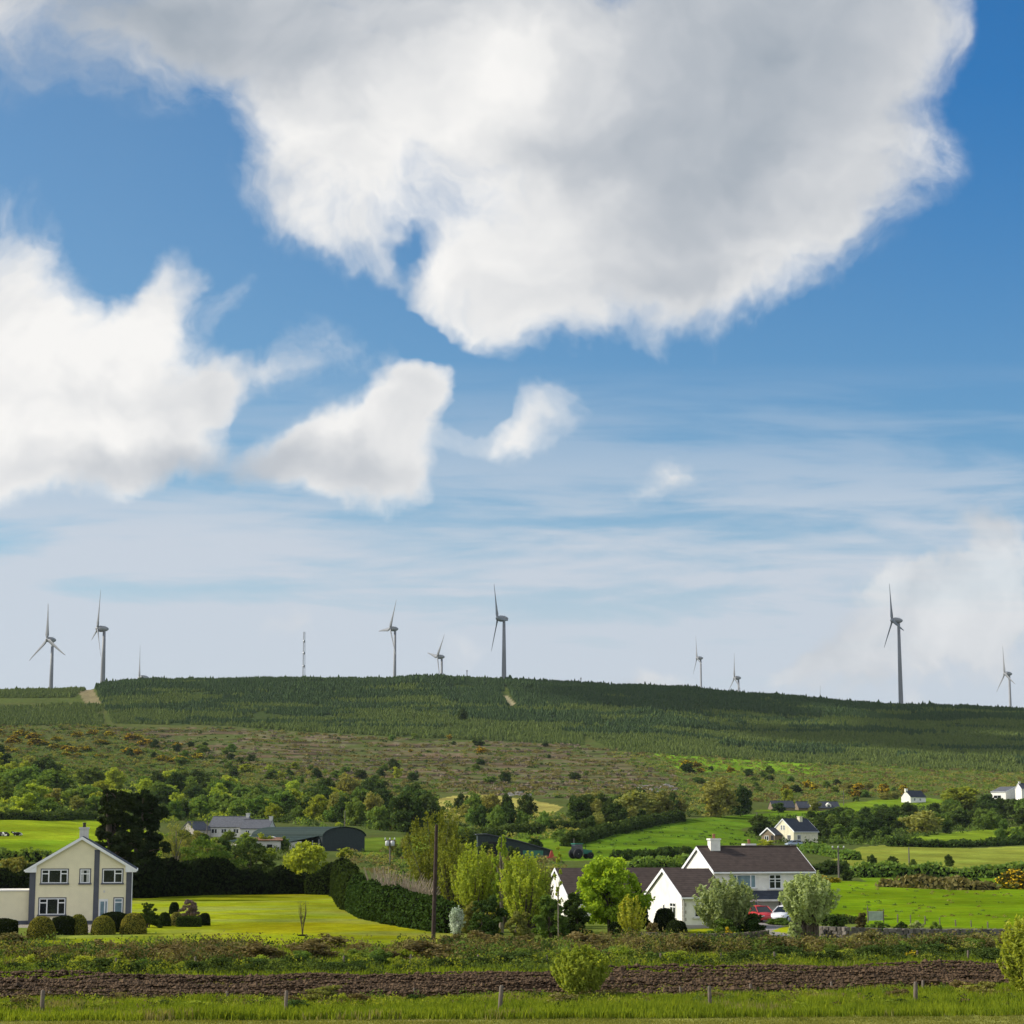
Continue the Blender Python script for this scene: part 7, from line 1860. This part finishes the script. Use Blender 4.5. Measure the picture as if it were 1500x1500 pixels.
# pale rocks low on the felled slope
def rocks():
    rng = np.random.default_rng(8); X, Y = zone_points([(930, 1150), (985, 1148), (1000, 1160), (940, 1162)], 60, 12); X2, Y2 = zone_points([(740, 1160), (780, 1162), (778, 1168), (735, 1166)], 30, 13)
    X = np.concatenate([X, X2]); Y = np.concatenate([Y, Y2]); m = MB()
    for x, y in zip(X, Y):
        z = hgt(x, y); r = rng.uniform(0.4, 1.3); vs = [Vector((x + a * r * rng.uniform(.6, 1.3), y + b * r * rng.uniform(.6, 1.2), z + c * r * 0.7 * rng.uniform(.6, 1.2))) for a in (-1, 1) for b in (-1, 1) for c in (-.3, .7)]
        m.add(vs, [(0, 1, 3, 2), (4, 6, 7, 5), (0, 4, 5, 1), (2, 3, 7, 6), (0, 2, 6, 4), (1, 5, 7, 3)])
    o = m.build('rock_scatter', stonemat('pale_rock', (0.25, 0.22, 0.19), (0.5, 0.46, 0.42))); tag(o, 'pale broken rocks low on the felled slope', 'rocks', kind='stuff')
rocks()

# ------------------------------------------------------------------ unseen cloud, added to shade the right of the hill
def cloud():
    rng = np.random.default_rng(4)
    m = bpy.data.materials.new('shade_cloud_white'); m.use_nodes = True; nt = m.node_tree; nt.nodes.clear()
    df = N(nt, 'ShaderNodeBsdfDiffuse'); df.inputs[0].default_value = (0.85, 0.85, 0.87, 1); tl = N(nt, 'ShaderNodeBsdfTranslucent'); tl.inputs[0].default_value = (0.85, 0.85, 0.87, 1)
    ms = N(nt, 'ShaderNodeMixShader'); ms.inputs[0].default_value = 0.4; o_ = N(nt, 'ShaderNodeOutputMaterial')
    for a, b in ((df.outputs[0], ms.inputs[1]), (tl.outputs[0], ms.inputs[2]), (ms.outputs[0], o_.inputs[0])): nt.links.new(a, b)
    # footprint of its shadow: (photo column, distance)
    foot = np.array([(745, 1765), (830, 1660), (960, 1570), (1100, 1480), (1250, 1400), (1400, 1355), (1560, 1330), (1760, 1300), (1760, 2000), (1300, 2050), (700, 2050)], float)
    fx = (foot[:, 0] - 750) / F * foot[:, 1] * cP; poly = np.stack([fx, foot[:, 1]], 1)
    import bmesh
    bm = bmesh.new(); k = 0
    while k < 230:
        x = rng.uniform(poly[:, 0].min(), poly[:, 0].max()); y = rng.uniform(1280, 2050)
        if not poly_mask(np.array([x]), np.array([y]), poly)[0]: continue
        if fbm(np.array([x / 120]), np.array([y / 90]), 14, 2)[0] < 0.36: k += 1; continue
        c = Vector((x, y, hgt(x, y))) + SUN_DIR * (2500 + rng.uniform(-40, 60)); r = rng.uniform(22, 52)
        bmesh.ops.create_icosphere(bm, subdivisions=2, radius=r, matrix=Matrix.Translation(c) @ Matrix.Diagonal((1, 1, 0.7, 1)))
        k += 1
    for v in bm.verts: v.co += Vector(rng.normal(size=3)) * 2.5
    me = bpy.data.meshes.new('cloud'); bm.to_mesh(me); bm.free(); me.materials.append(m); me.polygons.foreach_set('use_smooth', [True] * len(me.polygons))
    tag(link('cloud', me), kind='structure')
cloud()

X, Y = zone_points([(1230, 1296), (1600, 1302), (1600, 1355), (1230, 1346)], 110, 21, 170, 330)
clumps('field_tufts', 'darker tufts in the big green field at the right', 'grass tufts', X, Y, 0.35, 0.16, ['leaf_mid', 'leaf_olive'], 14, 0.16, rh)
X, Y = zone_points([(900, 1215), (1080, 1198), (1100, 1236), (960, 1250), (860, 1250)], 90, 22, 330, 700)
clumps('field_tufts', 'darker tufts in the sloping green field', 'grass tufts', X, Y, 0.8, 0.3, ['leaf_mid', 'leaf_dark'], 14, 0.3, rh)

# ------------------------------------------------------------------ thin air between here and the hill
def haze():
    m = bpy.data.materials.new('haze'); m.use_nodes = True; nt = m.node_tree; nt.nodes.clear()
    v = N(nt, 'ShaderNodeVolumePrincipled'); v.inputs['Color'].default_value = (0.80, 0.87, 1.0, 1); v.inputs['Density'].default_value = HAZE
    o = N(nt, 'ShaderNodeOutputMaterial'); nt.links.new(v.outputs[0], o.inputs['Volume'])
    s = 27000.0; b = MB(); b.box(-s, s, -s, s, -8.0, 330.0)
    tag(b.build('haze', m), 'thin pale haze between the road and the hill', 'haze', kind='stuff')
HAZE = 0.00002
haze()
